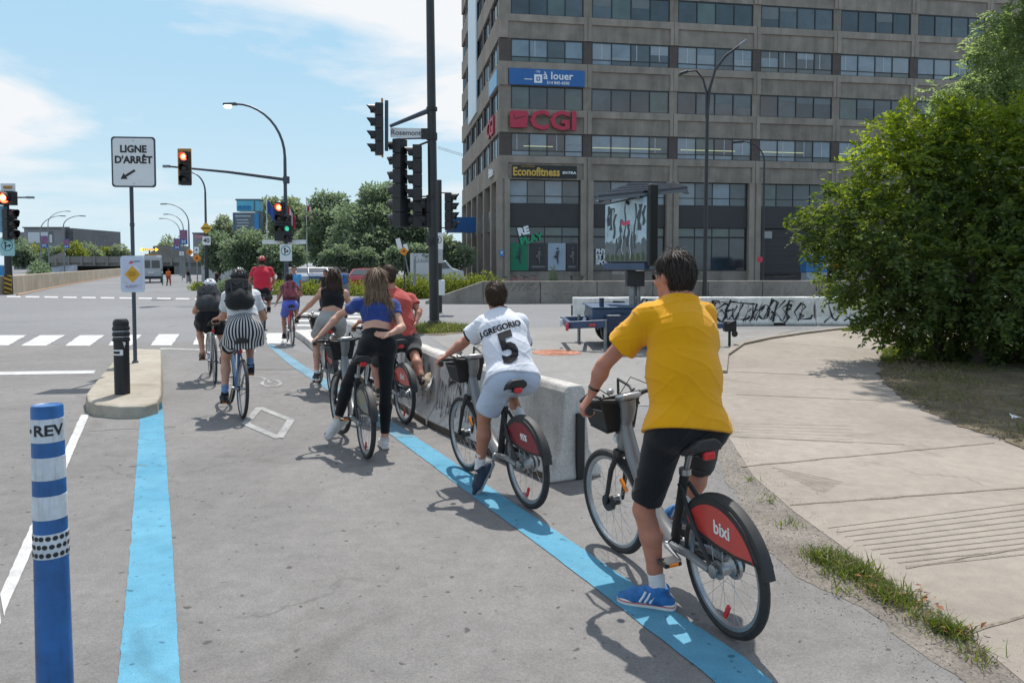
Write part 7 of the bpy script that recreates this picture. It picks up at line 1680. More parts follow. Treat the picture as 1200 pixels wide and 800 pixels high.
def bixi(label, rear, front, steer=0.0, crank=0.0, lean=0.0, guard=M_GRED, logo='bixi', group='dark share bikes with basket and rear guards'):
    s = Bike('share_bike', label, rear, front, 'bicycle', group, lean, steer, crank, 1.10, 0.317); s.hB = np.array([s.b-0.215, 0, s.r+0.54]); r = s.r; AX = np.array([0, 0, r]); FA = np.array([s.b, 0, r])
    w = s.wheel(AX, 0.046, False, hub=0.045, hubm=M_ALU)
    mb = MB(); mb.lathe([(0.06, 0.045), (0.062, 0.06), (0.05, 0.07), (0.02, 0.075)], 18, AX, np.stack([EX, EZ, -EY], 1)); s.part(mb, 'brake_drum', M_ALU, w)
    mb = MB(); mb.box(AX+V(-0.015, 0.005, -0.2), (0.02, 0.012, 0.075), rotm(EY, -0.5)); s.part(mb, 'reflector', M_RREF, w, False)
    w2 = s.wheel(FA, 0.046, True, hub=0.032)
    mb = MB(); mb.lathe([(0.05, -0.05), (0.05, -0.02), (0.03, -0.01), (0.03, 0.03)], 16, FA, np.stack([EX, EZ, -EY], 1)); s.part(mb, 'dynamo', M_BLK, w2, st=True)
    mb = MB(); mb.box(FA+V(-0.13, 0.004, 0.13), (0.022, 0.012, 0.085), rotm(EY, 0.75)); s.part(mb, 'reflector', M_AMB, w2, False, st=True)
    # rear mudguard with skirt panels
    mb = MB(); fender(mb, AX, r+0.014, 0.066, R(22), R(168)); fn = s.part(mb, 'rear_mudguard', M_BLKM)
    for sd in (1, -1):
        poly = [(math.cos(a)*(r+0.012), math.sin(a)*(r+0.012)) for a in np.linspace(R(30), R(160), 20)]; low = [(math.cos(R(160))*(r+0.01), 0.125), (-0.14, 0.105), (0.0, 0.105), (0.13, 0.12), (0.24, 0.13)]
        mb = MB(); mb.prism((poly+low), 0.036*sd-0.002, 0.036*sd+0.002, (AX, EX, EZ, EY)); g = s.part(mb, 'skirt_guard', M_BLKM, smooth=False)
        poly = [(math.cos(a)*(r-0.016), math.sin(a)*(r-0.016)) for a in np.linspace(R(38), R(156), 20)]; low = [(-0.262, 0.135), (-0.14, 0.122), (0.0, 0.128), (0.13, 0.145), (0.22, 0.155)]
        mb = MB(); mb.prism((poly+low), 0.0385*sd-0.0015, 0.0385*sd+0.0015, (AX, EX, EZ, EY)); s.part(mb, 'guard_panel', guard, g, smooth=False)
        if logo:
            vs, fs = text_mesh(logo, 0.088 if logo == 'bixi' else 0.06, EX*(-sd)*-1 if sd < 0 else -EX, EZ, AX+V(-0.05, 0.0415*sd, 0.205), 0.001, 0.002, 'CENTER', 3)
            mb = MB(); mb.add(vs, fs); s.part(mb, 'lettering', M_SIGNW, g, False)
    # frame: thick silver step-through tube, chainstay casting, black braces
    BBp = V(0.43, 0, 0.29)
    mb = MB(); mb.tube([V(s.b-0.20, 0, r+0.50), V(s.b-0.27, 0, r+0.33), V(0.66, 0, 0.44), V(0.54, 0, 0.345), BBp], [0.036, 0.042, 0.044, 0.046, 0.05], 12); s.part(mb, 'frame', M_SILVER)
    mb = MB(); mb.tube([BBp, V(0.345, 0, 0.56), V(0.30, 0, 0.70)], [0.026, 0.024, 0.024], 10)
    s.part(mb, 'seat_tube', M_BLKM)
    for sd in (1, -1):
        mb = MB(); mb.tube([V(0.40, sd*0.035, 0.295), V(0.20, sd*0.062, 0.325), V(0.02, sd*0.068, r)], [0.022, 0.021, 0.017], 8); mb.sphere(V(0, sd*0.068, r), (0.034, 0.012, 0.034), 12, 7); s.part(mb, 'chainstay', M_SILVER)
        mb = MB(); mb.tube([V(0.315, sd*0.026, 0.64), V(0.17, sd*0.056, 0.50), V(0.015, sd*0.066, r+0.02)], [0.012, 0.012, 0.011], 7); s.part(mb, 'seat_stay', M_BLKM)
    mb = MB(); mb.tube([V(0.30, 0, 0.69), V(0.298, 0, 0.72)], 0.031, 12); s.part(mb, 'seat_clamp', M_ALU)
    mb = MB(); mb.tube([V(0.30, 0, 0.69), V(0.235, 0, 0.84)], 0.0155, 10); s.part(mb, 'seat_post', M_ALU)
    sc = V(0.21, 0, 0.875); s.saddle(sc, 0.195, 0.26)
    mb = MB(); mb.box(V(0.085, 0, 0.835), (0.03, 0.058, 0.038)); s.part(mb, 'tail_lamp', M_RREF, smooth=False, bevel=0.008)
    mb = MB(); mb.box(V(0.13, 0, 0.835), (0.10, 0.055, 0.05)); s.part(mb, 'saddle_box', M_BLK, smooth=False, bevel=0.01)
    # chain case and cranks
    mb = MB(); poly = [(0.50, 0.345), (0.40, 0.355), (0.02, 0.375), (-0.05, 0.34), (-0.04, 0.295), (0.36, 0.225), (0.48, 0.235), (0.525, 0.29)]; mb.prism(poly, -0.088, -0.064, (V(0, 0, 0), EX, EZ, EY)); s.part(mb, 'chain_case', M_BLKM, smooth=False, bevel=0.008)
    ped = s.pedals(BBp)
    # head, fork, front mudguard
    mb = MB(); mb.tube([s.hA-(s.hB-s.hA)*0.12, s.hB], [0.034, 0.032], 12); s.part(mb, 'head_tube', M_SILVER)
    for sd in (1, -1):
        mb = MB(); mb.tube([s.hA+V(-0.005, sd*0.04, -0.02), V(s.b-0.085, sd*0.055, r+0.22), V(s.b-0.005, sd*0.06, r)], [0.018, 0.016, 0.012], 8); s.part(mb, 'fork_blade', M_BLKM, st=True)
    mb = MB(); mb.box(s.hA+V(0.0, 0, -0.025), (0.06, 0.115, 0.04), rotm(EY, -0.3)); s.part(mb, 'fork_crown', M_BLK, bevel=0.01, st=True)
    # console, bars, grips
    mb = MB(); mb.tube([s.hB, s.hB+V(-0.02, 0, 0.06), s.hB+V(-0.015, 0, 0.115)], [0.038, 0.045, 0.05], 12); s.part(mb, 'stem', M_SILVER, st=True)
    mb = MB(); mb.box(s.hB+V(-0.03, 0, 0.135), (0.10, 0.13, 0.035), rotm(EY, 0.25)); s.part(mb, 'console', M_ALU, bevel=0.014, st=True)
    hb = s.hB+V(0.0, 0, 0.10); grips = {}
    for sd, nm in ((1, 'L'), (-1, 'R')):
        mb = MB(); pts = [hb, hb+V(0.03, sd*0.08, 0.01), hb+V(0.045, sd*0.17, 0.025), hb+V(0.015, sd*0.255, 0.035), hb+V(-0.045, sd*0.30, 0.036)]; mb.tube(pts, 0.0145, 8); s.part(mb, 'handlebar', M_BLKM, st=True)
        g0, g1 = hb+V(-0.03, sd*0.293, 0.036), hb+V(-0.155, sd*0.338, 0.032); mb = MB(); mb.tube([g0, g1], [0.019, 0.021], 10); s.part(mb, 'grip', M_RUB, st=True)
        mb = MB(); mb.tube([hb+V(0.02, sd*0.255, 0.03), hb+V(-0.02, sd*0.31, 0.005), hb+V(-0.10, sd*0.345, 0.0)], 0.006, 6); s.part(mb, 'brake_lever', M_ALU, st=True)
        grips[nm] = (s.W(s.ST(lerp(g0, g1, 0.55))), nz((s.ST(g0)-s.ST(g1)) @ s.Rw.T))
    mb = MB(); mb.sphere(hb+V(-0.035, 0.12, 0.085), (0.022, 0.022, 0.018), 10, 6); s.part(mb, 'bell', M_ALU, st=True)
    # basket: moulded black tray with tall back and slanted sides
    def basket():
        b0, bx_, z0 = s.b-0.15, 0.205, r+0.47
        def wall(name, q, th):
            mb = MB(); q = [np.array(p) for p in q]; nn = nz(np.cross(q[1]-q[0], q[2]-q[0]))*th; mb.add(q+[p+nn for p in q], [(0, 1, 2, 3), (7, 6, 5, 4), (0, 4, 5, 1), (1, 5, 6, 2), (2, 6, 7, 3), (3, 7, 4, 0)]); return s.part(mb, name, M_BLKM, smooth=False, bevel=0.006, st=True)
        A = [V(b0, -.10, z0), V(b0, .10, z0), V(b0+.17, .105, z0+.02), V(b0+.17, -.105, z0+.02)]; B = [V(b0-.03, -.14, z0+.21), V(b0-.03, .14, z0+.21), V(b0+.22, .155, z0+.24), V(b0+.22, -.155, z0+.24)]
        o = wall('basket', A, 0.012)
        for i, j, top in ((0, 1, 1.0), (2, 3, 0.55)): wall('basket_wall', [A[i], A[j], lerp(A[j], B[j], top), lerp(A[i], B[i], top)], 0.010)
        for i, j in ((1, 2), (3, 0)):      # open sided: a lower wall and two uprights with a rail
            wall('basket_wall', [A[i], A[j], lerp(A[j], B[j], 0.45), lerp(A[i], B[i], 0.62)], 0.010)
            mb = MB(); mb.tube([B[i], lerp(B[i], B[j], 0.5)+V(0, 0, -0.01), lerp(A[j], B[j], 0.62)], 0.009, 6); mb.tube([lerp(A[i], B[i], .6), B[i]], 0.009, 6); s.part(mb, 'basket_rail', M_BLKM, st=True)
        mb = MB(); mb.tube([B[0]+V(0.02, 0.03, 0.01), V(b0+.08, -.03, z0+.12), V(b0+.18, .0, z0+.06)], 0.006, 6); mb.tube([B[1]+V(0.02, -0.03, 0.01), V(b0+.08, .03, z0+.12), V(b0+.18, .0, z0+.06)], 0.006, 6); s.part(mb, 'bungee_cord', M_RUB, st=True)
        mb = MB(); mb.tube([V(b0+.05, 0, z0), V(b0+.01, 0, z0-.10), s.hA+V(0.02, 0, 0.05)], 0.015, 7); s.part(mb, 'basket_bracket', M_BLK, st=True)
        mb = MB(); mb.lathe([(0.001, 0), (0.03, 0.0), (0.034, 0.015), (0.03, 0.03)], 14, V(b0+.02, 0.0, z0-.06), np.stack([EZ, EY, EX], 1)); s.part(mb, 'front_lamp', M_SIGNW, st=True)
    basket()
    for sd, k in ((1, .0), (-1, .02)):
        mb = MB(); mb.tube([hb+V(0.03, sd*0.2, 0.06), hb+V(0.10, sd*0.12, 0.09+k), hb+V(0.10, sd*0.03, 0.02), hb+V(0.03, sd*0.02, -0.12)], 0.0032, 5); s.part(mb, 'cable', M_RUB, st=True)
    s.anch = dict(gripL=grips['L'], gripR=grips['R'], saddle=s.W(sc), pedL=ped['L'], pedR=ped['R'], fwd=s.Rw[:, 0], left=s.Rw[:, 1]); return s
def city_bike(label, rear, front, steer=0.0, crank=0.0, lean=0.0, paint=None, bars='flat', saddle_h=0.95, rack=False, guard=False, r=0.335, tw=0.032, base=1.04, name='bicycle'):
    s = Bike(name, label, rear, front, 'bicycle', None, lean, steer, crank, base, r); AX = V(0, 0, r); FA = V(base, 0, r); paint = paint or M_ALU
    s.wheel(AX, tw, False, seg=32, nsp=20); s.wheel(FA, tw, True, seg=32, nsp=20)
    BBp = V(0.43, 0, 0.28); ST_ = V(0.285, 0, 0.74)
    mb = MB(); mb.tube([s.hA+V(0, 0, 0.02), BBp], 0.019, 8); mb.tube([s.hB-V(0, 0, 0.03), ST_+V(0.02, 0, -0.06)], 0.016, 8); mb.tube([BBp, ST_], 0.017, 8); mb.tube([s.hA, s.hB], 0.02, 8)
    for sd in (1, -1): mb.tube([BBp+V(0, sd*.02, 0), AX+V(0, sd*0.06, 0)], 0.010, 6); mb.tube([ST_+V(0, sd*.015, -0.03), AX+V(0, sd*0.06, 0)], 0.008, 6)
    s.part(mb, 'frame', paint)
    mb = MB()
    for sd in (1, -1): mb.tube([s.hA+V(0, sd*.035, -0.02), V(base-0.07, sd*.05, r+0.2), FA+V(0, sd*0.052, 0)], [0.014, 0.013, 0.009], 6)
    s.part(mb, 'fork', paint, st=True)
    mb = MB(); mb.tube([ST_, V(0.225, 0, saddle_h-0.05)], 0.0135, 8); s.part(mb, 'seat_post', M_ALU); sc = V(0.215, 0, saddle_h); s.saddle(sc, 0.17, 0.27)
    mb = MB(); mb.ring(BBp+V(0, -0.045, 0), EX, EZ, 0.085, [(-.004, -.002), (.004, -.002), (.004, .002), (-.004, .002)], 24); s.part(mb, 'chainring', M_BLK); mb = MB(); mb.tube([BBp+V(0, -0.045, 0.085), AX+V(0, -0.045, 0.035)], 0.004, 4); mb.tube([BBp+V(0, -0.045, -0.085), AX+V(0, -0.045, -0.035)], 0.004, 4); s.part(mb, 'chain', M_BLK)
    mb = MB(); mb.lathe([(0.04, -0.05), (0.025, -0.03)], 12, AX, np.stack([EX, EZ, -EY], 1)); s.part(mb, 'sprockets', M_BLK)
    ped = s.pedals(BBp)
    hb = s.hB+V(0.04, 0, 0.08); mb = MB(); mb.tube([s.hB, s.hB+V(0, 0, 0.05), hb], 0.016, 8); s.part(mb, 'stem', M_BLK, st=True); grips = {}
    for sd, nm in ((1, 'L'), (-1, 'R')):
        mb = MB(); e = hb+V(-0.06, sd*0.235, 0.0); mb.tube([hb, hb+V(0.0, sd*0.12, 0.005), e], 0.012, 7); s.part(mb, 'handlebar', M_BLK, st=True); g0 = lerp(hb+V(0, sd*.12, .005), e, 0.45); mb = MB(); mb.tube([g0, e], 0.017, 8); s.part(mb, 'grip', M_RUB, st=True)
        grips[nm] = (s.W(s.ST(lerp(g0, e, 0.5))), nz((s.ST(g0)-s.ST(e)) @ s.Rw.T))
    if guard:
        mb = MB(); fender(mb, AX, r+0.018, 0.05, R(30), R(200)); s.part(mb, 'rear_mudguard', M_BLK); mb = MB(); fender(mb, FA, r+0.018, 0.05, R(50), R(190)); s.part(mb, 'front_mudguard', M_BLK, st=True)
    if rack:
        mb = MB()
        for sd in (1, -1): mb.tube([V(0.22, sd*.05, 0.70), V(-0.15, sd*.06, 0.70), V(-0.03, sd*.062, r)], 0.006, 5)
        for q in range(3): mb.tube([V(0.15-.13*q, -.055, .70), V(0.15-.13*q, .055, .70)], 0.005, 5)
        s.part(mb, 'rack', M_BLK)
    mb = MB(); mb.box(V(0.20, 0, saddle_h-0.13), (0.02, 0.04, 0.04)); s.part(mb, 'tail_lamp', M_RREF, smooth=False)
    s.anch = dict(gripL=grips['L'], gripR=grips['R'], saddle=s.W(sc), pedL=ped['L'], pedR=ped['R'], fwd=s.Rw[:, 0], left=s.Rw[:, 1]); return s
bk_man = bixi('dark share bike with bright red rear guard, nearest the camera under the man in yellow', (852, 745), (724, 649), 0.13, R(185), -0.065)
bk_boy = bixi('dark share bike with maroon rear guard under the boy in the white number 5 shirt', (619, 596), (545, 551), 0.03, R(-75), -0.045, M_GDK, '95%')
bk_girl = bixi('dark share bike with a colourful advert on the guard under the long haired girl', (429, 538), (402, 511), 0.12, R(170), 0.0, M_GAD, '')
bk_coral = bixi('dark share bike with red rear guard under the man in the coral shirt', (474, 497), 118.0, 0.0, R(-60), 0.0, M_GRED, 'bixi')
bk_grey = bixi('dark share bike with red rear guard under the woman in grey shorts', (389, 463.5), (374, 449.5), 0.0, R(-80), 0.0, M_GRED, 'bixi')
bk_stripe = city_bike('blue and silver city bike under the woman in the striped skirt', (284, 491), 118.0, 0.05, R(-80), 0.03, mat('bike_blue', (0.05, 0.12, 0.24), 0.35, 0.1, 8), saddle_h=0.865, tw=0.04)
bk_pack = city_bike('slim silver bike under the rider with dark skirt and white helmet', (252, 450), 115.0, 0.0, R(5), 0.0, M_ALU, saddle_h=0.88)
bk_red = city_bike('dark bike with mudguards under the man in the red shirt', (310, 387), 110.0, 0.0, R(-90), 0.0, M_BLK, saddle_h=0.92, rack=True, guard=True, tw=0.045)
bk_kid = city_bike('small red bike under the child in blue shorts', (343, 405), 112.0, 0.0, R(-90), 0.0, mat('bike_red', (0.36, 0.03, 0.03), 0.35), saddle_h=0.83, r=0.315)
# parked share bikes in front of the shop
for k, (px, yaw, lab) in enumerate(((588, 75, 'leftmost red parked share bike before the shop posters'), (600, 100, 'second red parked share bike before the shop posters'), (612, 70, 'third red parked share bike, leaning right'), (668, 95, 'dark parked bike right of the thin shrub'), (682, 80, 'dark parked bike left of the double column'))):
    Yb = 46; p = (P(px, 309, Yb)[0], Yb, 0.0); bk = city_bike(lab, p, yaw-90+k*25, 0.2, 0.3, 0.05, [M_GRED, M_GRED, M_GRED, M_BLK, M_BLK][k], guard=True, r=0.33, tw=0.05, name='parked_bicycle'); bk.root['group'] = 'bikes parked before the shop'
# ---------------------------------------------------------------- people
def skin(name, c): 
    m = mat(name, c, 0.55, 0.10, 14, 0.12, 160, spec=0.35); b = m.node_tree.nodes['Principled BSDF']; b.inputs['Subsurface Weight'].default_value = 0.08; b.inputs['Subsurface Radius'].default_value = (0.02, 0.008, 0.004); b.inputs['Subsurface Scale'].default_value = 0.4; return m
SK1 = skin('skin_tan', (0.40, 0.175, 0.115)); SK2 = skin('skin_warm', (0.37, 0.168, 0.108)); SK3 = skin('skin_fair', (0.51, 0.285, 0.205)); SK4 = skin('skin_light', (0.47, 0.25, 0.175))
def cloth(name, c, var=0.06, rough=0.85, sc=7, bump=0.25, bs=240, col2=None): return mat(name, c, rough, var, sc, bump, bs, spec=0.2, sheen=0.15, col2=col2)
def hair_mat(name, c1, c2):
    m = bpy.data.materials.new(name); m.use_nodes = True; N = m.node_tree.nodes; L = m.node_tree.links; b = N['Principled BSDF']; b.inputs['Roughness'].default_value = 0.6; b.inputs['Specular IOR Level'].default_value = 0.22
    g = N.new('ShaderNodeNewGeometry'); r = N.new('ShaderNodeValToRGB'); r.color_ramp.elements[0].color = (*c1, 1); r.color_ramp.elements[1].color = (*c2, 1); L.new(g.outputs['Random Per Island'], r.inputs[0]); L.new(r.outputs[0], b.inputs['Base Color']); return m
H_DK = hair_mat('hair_dark', (0.012, 0.009, 0.008), (0.045, 0.033, 0.027)); H_BR = hair_mat('hair_brown', (0.025, 0.014, 0.009), (0.07, 0.042, 0.027)); H_LB = hair_mat('hair_light_brown', (0.09, 0.055, 0.033), (0.24, 0.16, 0.105))
def ik(a, c, l1, l2, hint):
    a, c = np.array(a, float), np.array(c, float); d = c-a; D = np.linalg.norm(d); L = min(D, (l1+l2)*0.999); x = (L*L+l1*l1-l2*l2)/(2*L); h = math.sqrt(max(l1*l1-x*x, 0)); u = d/D; q = nz(np.array(hint, float)-u*np.dot(hint, u)); return a+u*x*(D/L if D > L else 1)+q*h
def ribbons(vs, nr, flow, rs, n, ln, wd, lift=0.003, curl=0.25):
    """hair strands lying on a surface"""
    i = rs.randint(0, len(vs), n); p = vs[i]+nr[i]*lift*rs.rand(n)[:, None]*2; f = np.asarray(flow, float); f = np.tile(f, (n, 1)) if f.ndim == 1 else f[i]
    t = f-nr[i]*(np.sum(f*nr[i], 1))[:, None]+curl*rs.randn(n, 3)*0.6; t /= np.linalg.norm(t, axis=1)[:, None]+1e-9; s = np.cross(t, nr[i]); s /= np.linalg.norm(s, axis=1)[:, None]+1e-9; L_ = (ln*(0.5+0.8*rs.rand(n)))[:, None]; w = wd*(0.6+0.8*rs.rand(n))[:, None]
    m = p+t*L_*0.5+nr[i]*lift*1.6; e = p+t*L_-nr[i]*L_*0.05+0.1*L_*rs.randn(n, 3)*curl
    v = np.stack([p-s*w/2, p+s*w/2, m+s*w/2, m-s*w/2, e+s*w*0.15, e-s*w*0.15], 1).reshape(-1, 3); k = np.arange(n)[:, None]*6
    return v, np.concatenate([k+np.array([[0, 1, 2, 3]]), k+np.array([[3, 2, 4, 5]])])
def vnormals(v, f):
    n = np.cross(v[f[:, 2]]-v[f[:, 0]], v[f[:, 3]]-v[f[:, 1]]); o = np.zeros_like(v)
    for k in range(4): np.add.at(o, f[:, k], n)
    return o/(np.linalg.norm(o, axis=1)[:, None]+1e-12)
class Human:
    def __init__(s, label, J, skin_m, sc=1.0, h=0.007, face=(0, 1, 0), tilt=(0, 0, 1), female=False, bike=None, group=None, girth=1.0, nose=True):
        s.sc, s.h, s.m = sc, h, skin_m; s.J = J = {k: np.array(v, float) for k, v in J.items()}; s.rs = np.random.RandomState(abs(hash(label)) % 1000 if False else len(label)*7+int(J['pel'][1]*10) % 97)
        lo = np.array([J['pel'][0], J['pel'][1], 0.0]); s.root = thing('person', lo, label, 'person', group); s.F = frame(face, tilt)   # right, fwd, up of the head
        fwd = np.cross(nz(J['neck']-J['pel']), nz(J['hipR']-J['hipL'])); s.fwd = nz(fwd) ; s.side_h = nz(J['hipR']-J['hipL']); s.side_s = nz(J['shR']-J['shL'])
        s.front = nz(np.cross((0, 0, 1), s.side_h)); s.bike = bike; b = bike.anch if bike else None
        bf = b['fwd'] if bike else s.front
        for sd in 'LR':
            sg = -1 if sd == 'L' else 1
            # legs
            if 'an'+sd not in J:
                if bike: J['an'+sd] = b['ped'+sd]-bf*0.075*sc+V(0, 0, 0.105*sc); J['toe'+sd] = b['ped'+sd]+bf*0.10*sc+V(0, 0, 0.02)
                else: g = J['hip'+sd]*V(1, 1, 0); J['an'+sd] = g+V(0, 0, 0.095*sc)-s.front*0.03; J['toe'+sd] = g+s.front*0.16*sc+V(0, 0, 0.03)
            if 'kn'+sd not in J: J['kn'+sd] = ik(J['hip'+sd], J['an'+sd], 0.435*sc, 0.425*sc, bf+V(0, 0, 0.3)+s.side_h*sg*0.1)
            # arms
            if 'hand'+sd not in J and bike: J['hand'+sd] = b['grip'+sd][0]; s_ax = b['grip'+sd][1]
            if 'hand'+sd in J:
                if 'wr'+sd not in J:
                    e = J.get('el'+sd, J['sh'+sd]); J['wr'+sd] = J['hand'+sd]+nz(e-J['hand'+sd])*0.085*sc+V(0, 0, 0.018 if bike else 0)
                if 'el'+sd not in J: J['el'+sd] = ik(J['sh'+sd], J['wr'+sd], 0.30*sc, 0.26*sc, V(0, 0, -1)+s.side_s*sg*0.8-bf*0.2)
        s.fem = female; s.g = girth
        s.waist = lerp(J['pel'], J['neck'], 0.36); s.chest = lerp(J['pel'], J['neck'], 0.72); g = girth*sc
        s.rh, s.rw, s.rcx = ((0.165*g, 0.115*g), (0.125*g, 0.09*g), (0.145*g, 0.10*g)) if female else ((0.16*g, 0.115*g), (0.148*g, 0.105*g), (0.165*g, 0.115*g))
        s.body()
    def part(s, name, S, m, parent=None, h=None, sm=1):
        v, f = S.mesh(h or s.h, sm); o = raw_mesh(name, v, f, m, parent or s.root); return o, v, f
    def body(s):
        J, k, sc = s.J, 0.03, s.sc; S = SDF(); Fr = s.F; r_, f_, u_ = Fr.T; c = J['head']
        S.ec(J['pel'], s.waist, s.rh, s.rw, s.side_h, 0.03); S.ec(s.waist, s.chest, s.rw, s.rcx, s.side_s, 0.05); S.ec(s.chest, J['neck']-V(0, 0, 0.02)*sc, s.rcx, (0.085*sc, 0.06*sc), s.side_s, 0.06)
        for sd in 'LR':
            sh, el, wr = J['sh'+sd], J['el'+sd], J['wr'+sd]; S.rc(J['neck'], sh, 0.045*sc, 0.05*sc, 0.05); S.el(sh, (0.058*sc,)*3, None, 0.03)
            S.rc(sh, el, 0.048*sc*s.g, 0.037*sc, 0.02); m = lerp(el, wr, 0.3); S.rc(el, m, 0.037*sc, 0.040*sc*s.g, 0.02); S.rc(m, wr, 0.039*sc*s.g, 0.026*sc, 0.02)
            hp, kn, an = J['hip'+sd], J['kn'+sd], J['an'+sd]; back = nz(np.cross(np.cross(kn-hp, an-kn), kn-an)) if np.linalg.norm(np.cross(kn-hp, an-kn)) > 0.01 else -s.front
            back = back if np.dot(back, s.front) < 0 else -back
            S.rc(hp, lerp(hp, kn, 0.6), 0.086*sc*s.g, 0.066*sc*s.g, 0.03); S.rc(lerp(hp, kn, 0.6), kn, 0.066*sc*s.g, 0.052*sc, 0.02)
            m = lerp(kn, an, 0.33)+back*0.014*sc; S.rc(kn, m, 0.050*sc, 0.056*sc, 0.02); S.rc(m, lerp(kn, an, 0.75), 0.055*sc, 0.037*sc, 0.02); S.rc(lerp(kn, an, 0.75), an, 0.037*sc, 0.036*sc, 0.02)
            S.rc(an, J['toe'+sd], 0.034*sc, 0.022*sc, 0.02); S.el(hp-s.front*0.04*sc+V(0, 0, 0.01), (0.09*sc*s.g,)*3, None, 0.05)
            s.hand(S, sd)
        # head and neck
        S.rc(J['neck']-V(0, 0, 0.02), c-u_*0.06*sc-f_*0.012*sc, 0.056*sc*(0.88 if s.fem else 1.04), 0.053*sc*(0.88 if s.fem else 1.04), 0.03)
        S.el(c+u_*0.015*sc-f_*0.008*sc, np.array([0.076, 0.096, 0.100])*sc, Fr, 0.02); S.el(c+f_*0.030*sc-u_*0.062*sc, np.array([0.056, 0.062, 0.058])*sc, Fr, 0.03); S.el(c+f_*0.075*sc-u_*0.105*sc, np.array([0.022, 0.018, 0.016])*sc, Fr, 0.025)
        S.rc(c+f_*0.088*sc+u_*0.012*sc, c+f_*0.110*sc-u_*0.035*sc, 0.009*sc, 0.015*sc, 0.012)
        for q in (-1, 1):
            S.el(c+r_*q*0.076*sc-f_*0.006*sc-u_*0.012*sc, np.array([0.010, 0.020, 0.032])*sc, Fr @ rotm((0, 0, 1), q*0.35).T, 0.006); S.el(c+r_*q*0.05*sc+f_*0.060*sc-u_*0.035*sc, np.array([0.022, 0.022, 0.018])*sc, Fr, 0.02); S.rc(c+r_*q*0.015*sc+f_*0.088*sc+u_*0.022*sc, c+r_*q*0.05*sc+f_*0.074*sc+u_*0.022*sc, 0.010*sc, 0.009*sc, 0.012); S.el(c+r_*q*0.031*sc+f_*0.096*sc+u_*0.002*sc, np.array([0.015, 0.010, 0.009])*sc, Fr, 0.012, 's')
        S.el(c+f_*0.092*sc-u_*0.066*sc, np.array([0.024, 0.010, 0.010])*sc, Fr, 0.008)
        s.part('body', S, s.m); 
        if s.h < 0.0095:
            mb = MB()
            for q in (-1, 1): mb.sphere(c+r_*q*0.031*sc+f_*0.082*sc+u_*0.002*sc, 0.0115*sc, 10, 7)
            o = mb.build('eyes', mat('eye_white', (0.6, 0.58, 0.55), 0.2), s.root, True)
            mb = MB(); mb.tube([c+f_*0.098*sc-u_*0.066*sc-r_*0.022*sc, c+f_*0.1025*sc-u_*0.067*sc, c+f_*0.098*sc-u_*0.066*sc+r_*0.022*sc], [0.002, 0.004, 0.002], 6); mb.build('lips', mat('lips', (0.30, 0.10, 0.09), 0.5), s.root, True)
    def hand(s, S, sd):
        J, sc = s.J, s.sc; sg = 1 if sd == 'L' else -1; W = J['wr'+sd]; g = J['hand'+sd]
        grip = s.bike is not None and np.linalg.norm(g-s.bike.anch['grip'+sd][0]) < 0.02
        if grip:
            b = s.bike.anch['grip'+sd][1]; f = nz(g-W); f = nz(f-b*np.dot(f, b)*0.7); u = nz(np.cross(np.cross(f, b), f)*0+np.cross(b, f)); u = u if u[2] > 0 else -u; b = nz(b-u*np.dot(b, u)-f*np.dot(b, f)); inn = nz(np.cross(f, u)); inn = inn*(1 if np.dot(inn, s.bike.anch['left']*(-sg)) > 0 else -1); b = inn
            S.ec(W+f*0.008*sc, g+u*0.026*sc-f*0.004, (0.026*sc, 0.018*sc), (0.040*sc, 0.016*sc), b, 0.012)
            for i, (o, l) in enumerate(((0.030, 0.92), (0.010, 1.0), (-0.010, 0.95), (-0.029, 0.8))):
                q = b*o*sc; p0 = g+u*0.026*sc+q; p1 = g+f*0.030*sc*l+u*0.020*sc+q; p2 = g+f*0.032*sc*l-u*0.014*sc+q; p3 = g+f*0.006*sc-u*0.029*sc+q
                S.rc(p0, p1, 0.0105*sc, 0.0095*sc, 0.004); S.rc(p1, p2, 0.0095*sc, 0.0088*sc, 0.003); S.rc(p2, p3, 0.0088*sc, 0.0078*sc, 0.003)
            t0 = W+f*0.028*sc+b*0.022*sc; t1 = g-f*0.012*sc+b*0.052*sc+u*0.008*sc; t2 = g+f*0.012*sc+b*0.050*sc-u*0.024*sc
            S.rc(t0, t1, 0.014*sc, 0.0115*sc, 0.008); S.rc(t1, t2, 0.011*sc, 0.009*sc, 0.004)
        else:
            f = nz(g-W); b = nz(J.get('hn'+sd, np.cross(f, s.side_s))); n = nz(np.cross(f, b)); b = np.cross(n, f)      # b across the palm towards the thumb, n palm normal
            P0 = W+f*0.085*sc; S.ec(W, P0, (0.026*sc, 0.018*sc), (0.038*sc, 0.014*sc), b, 0.01)
            for o, l in ((0.028, 0.072), (0.009, 0.08), (-0.010, 0.075), (-0.028, 0.06)):
                p0 = P0+b*o*sc; p1 = p0+f*l*0.5*sc+n*0.006*sc; p2 = p1+f*l*0.42*sc+n*0.022*sc; S.rc(p0, p1, 0.0098*sc, 0.009*sc, 0.004); S.rc(p1, p2, 0.009*sc, 0.0075*sc, 0.003)
            t0 = W+f*0.028*sc+b*0.022*sc; t1 = t0+f*0.035*sc+b*0.028*sc+n*0.01*sc; S.rc(t0, t1, 0.0135*sc, 0.011*sc, 0.008); S.rc(t1, t1+f*0.03*sc+b*0.008*sc+n*0.006*sc, 0.0105*sc, 0.0085*sc, 0.004)
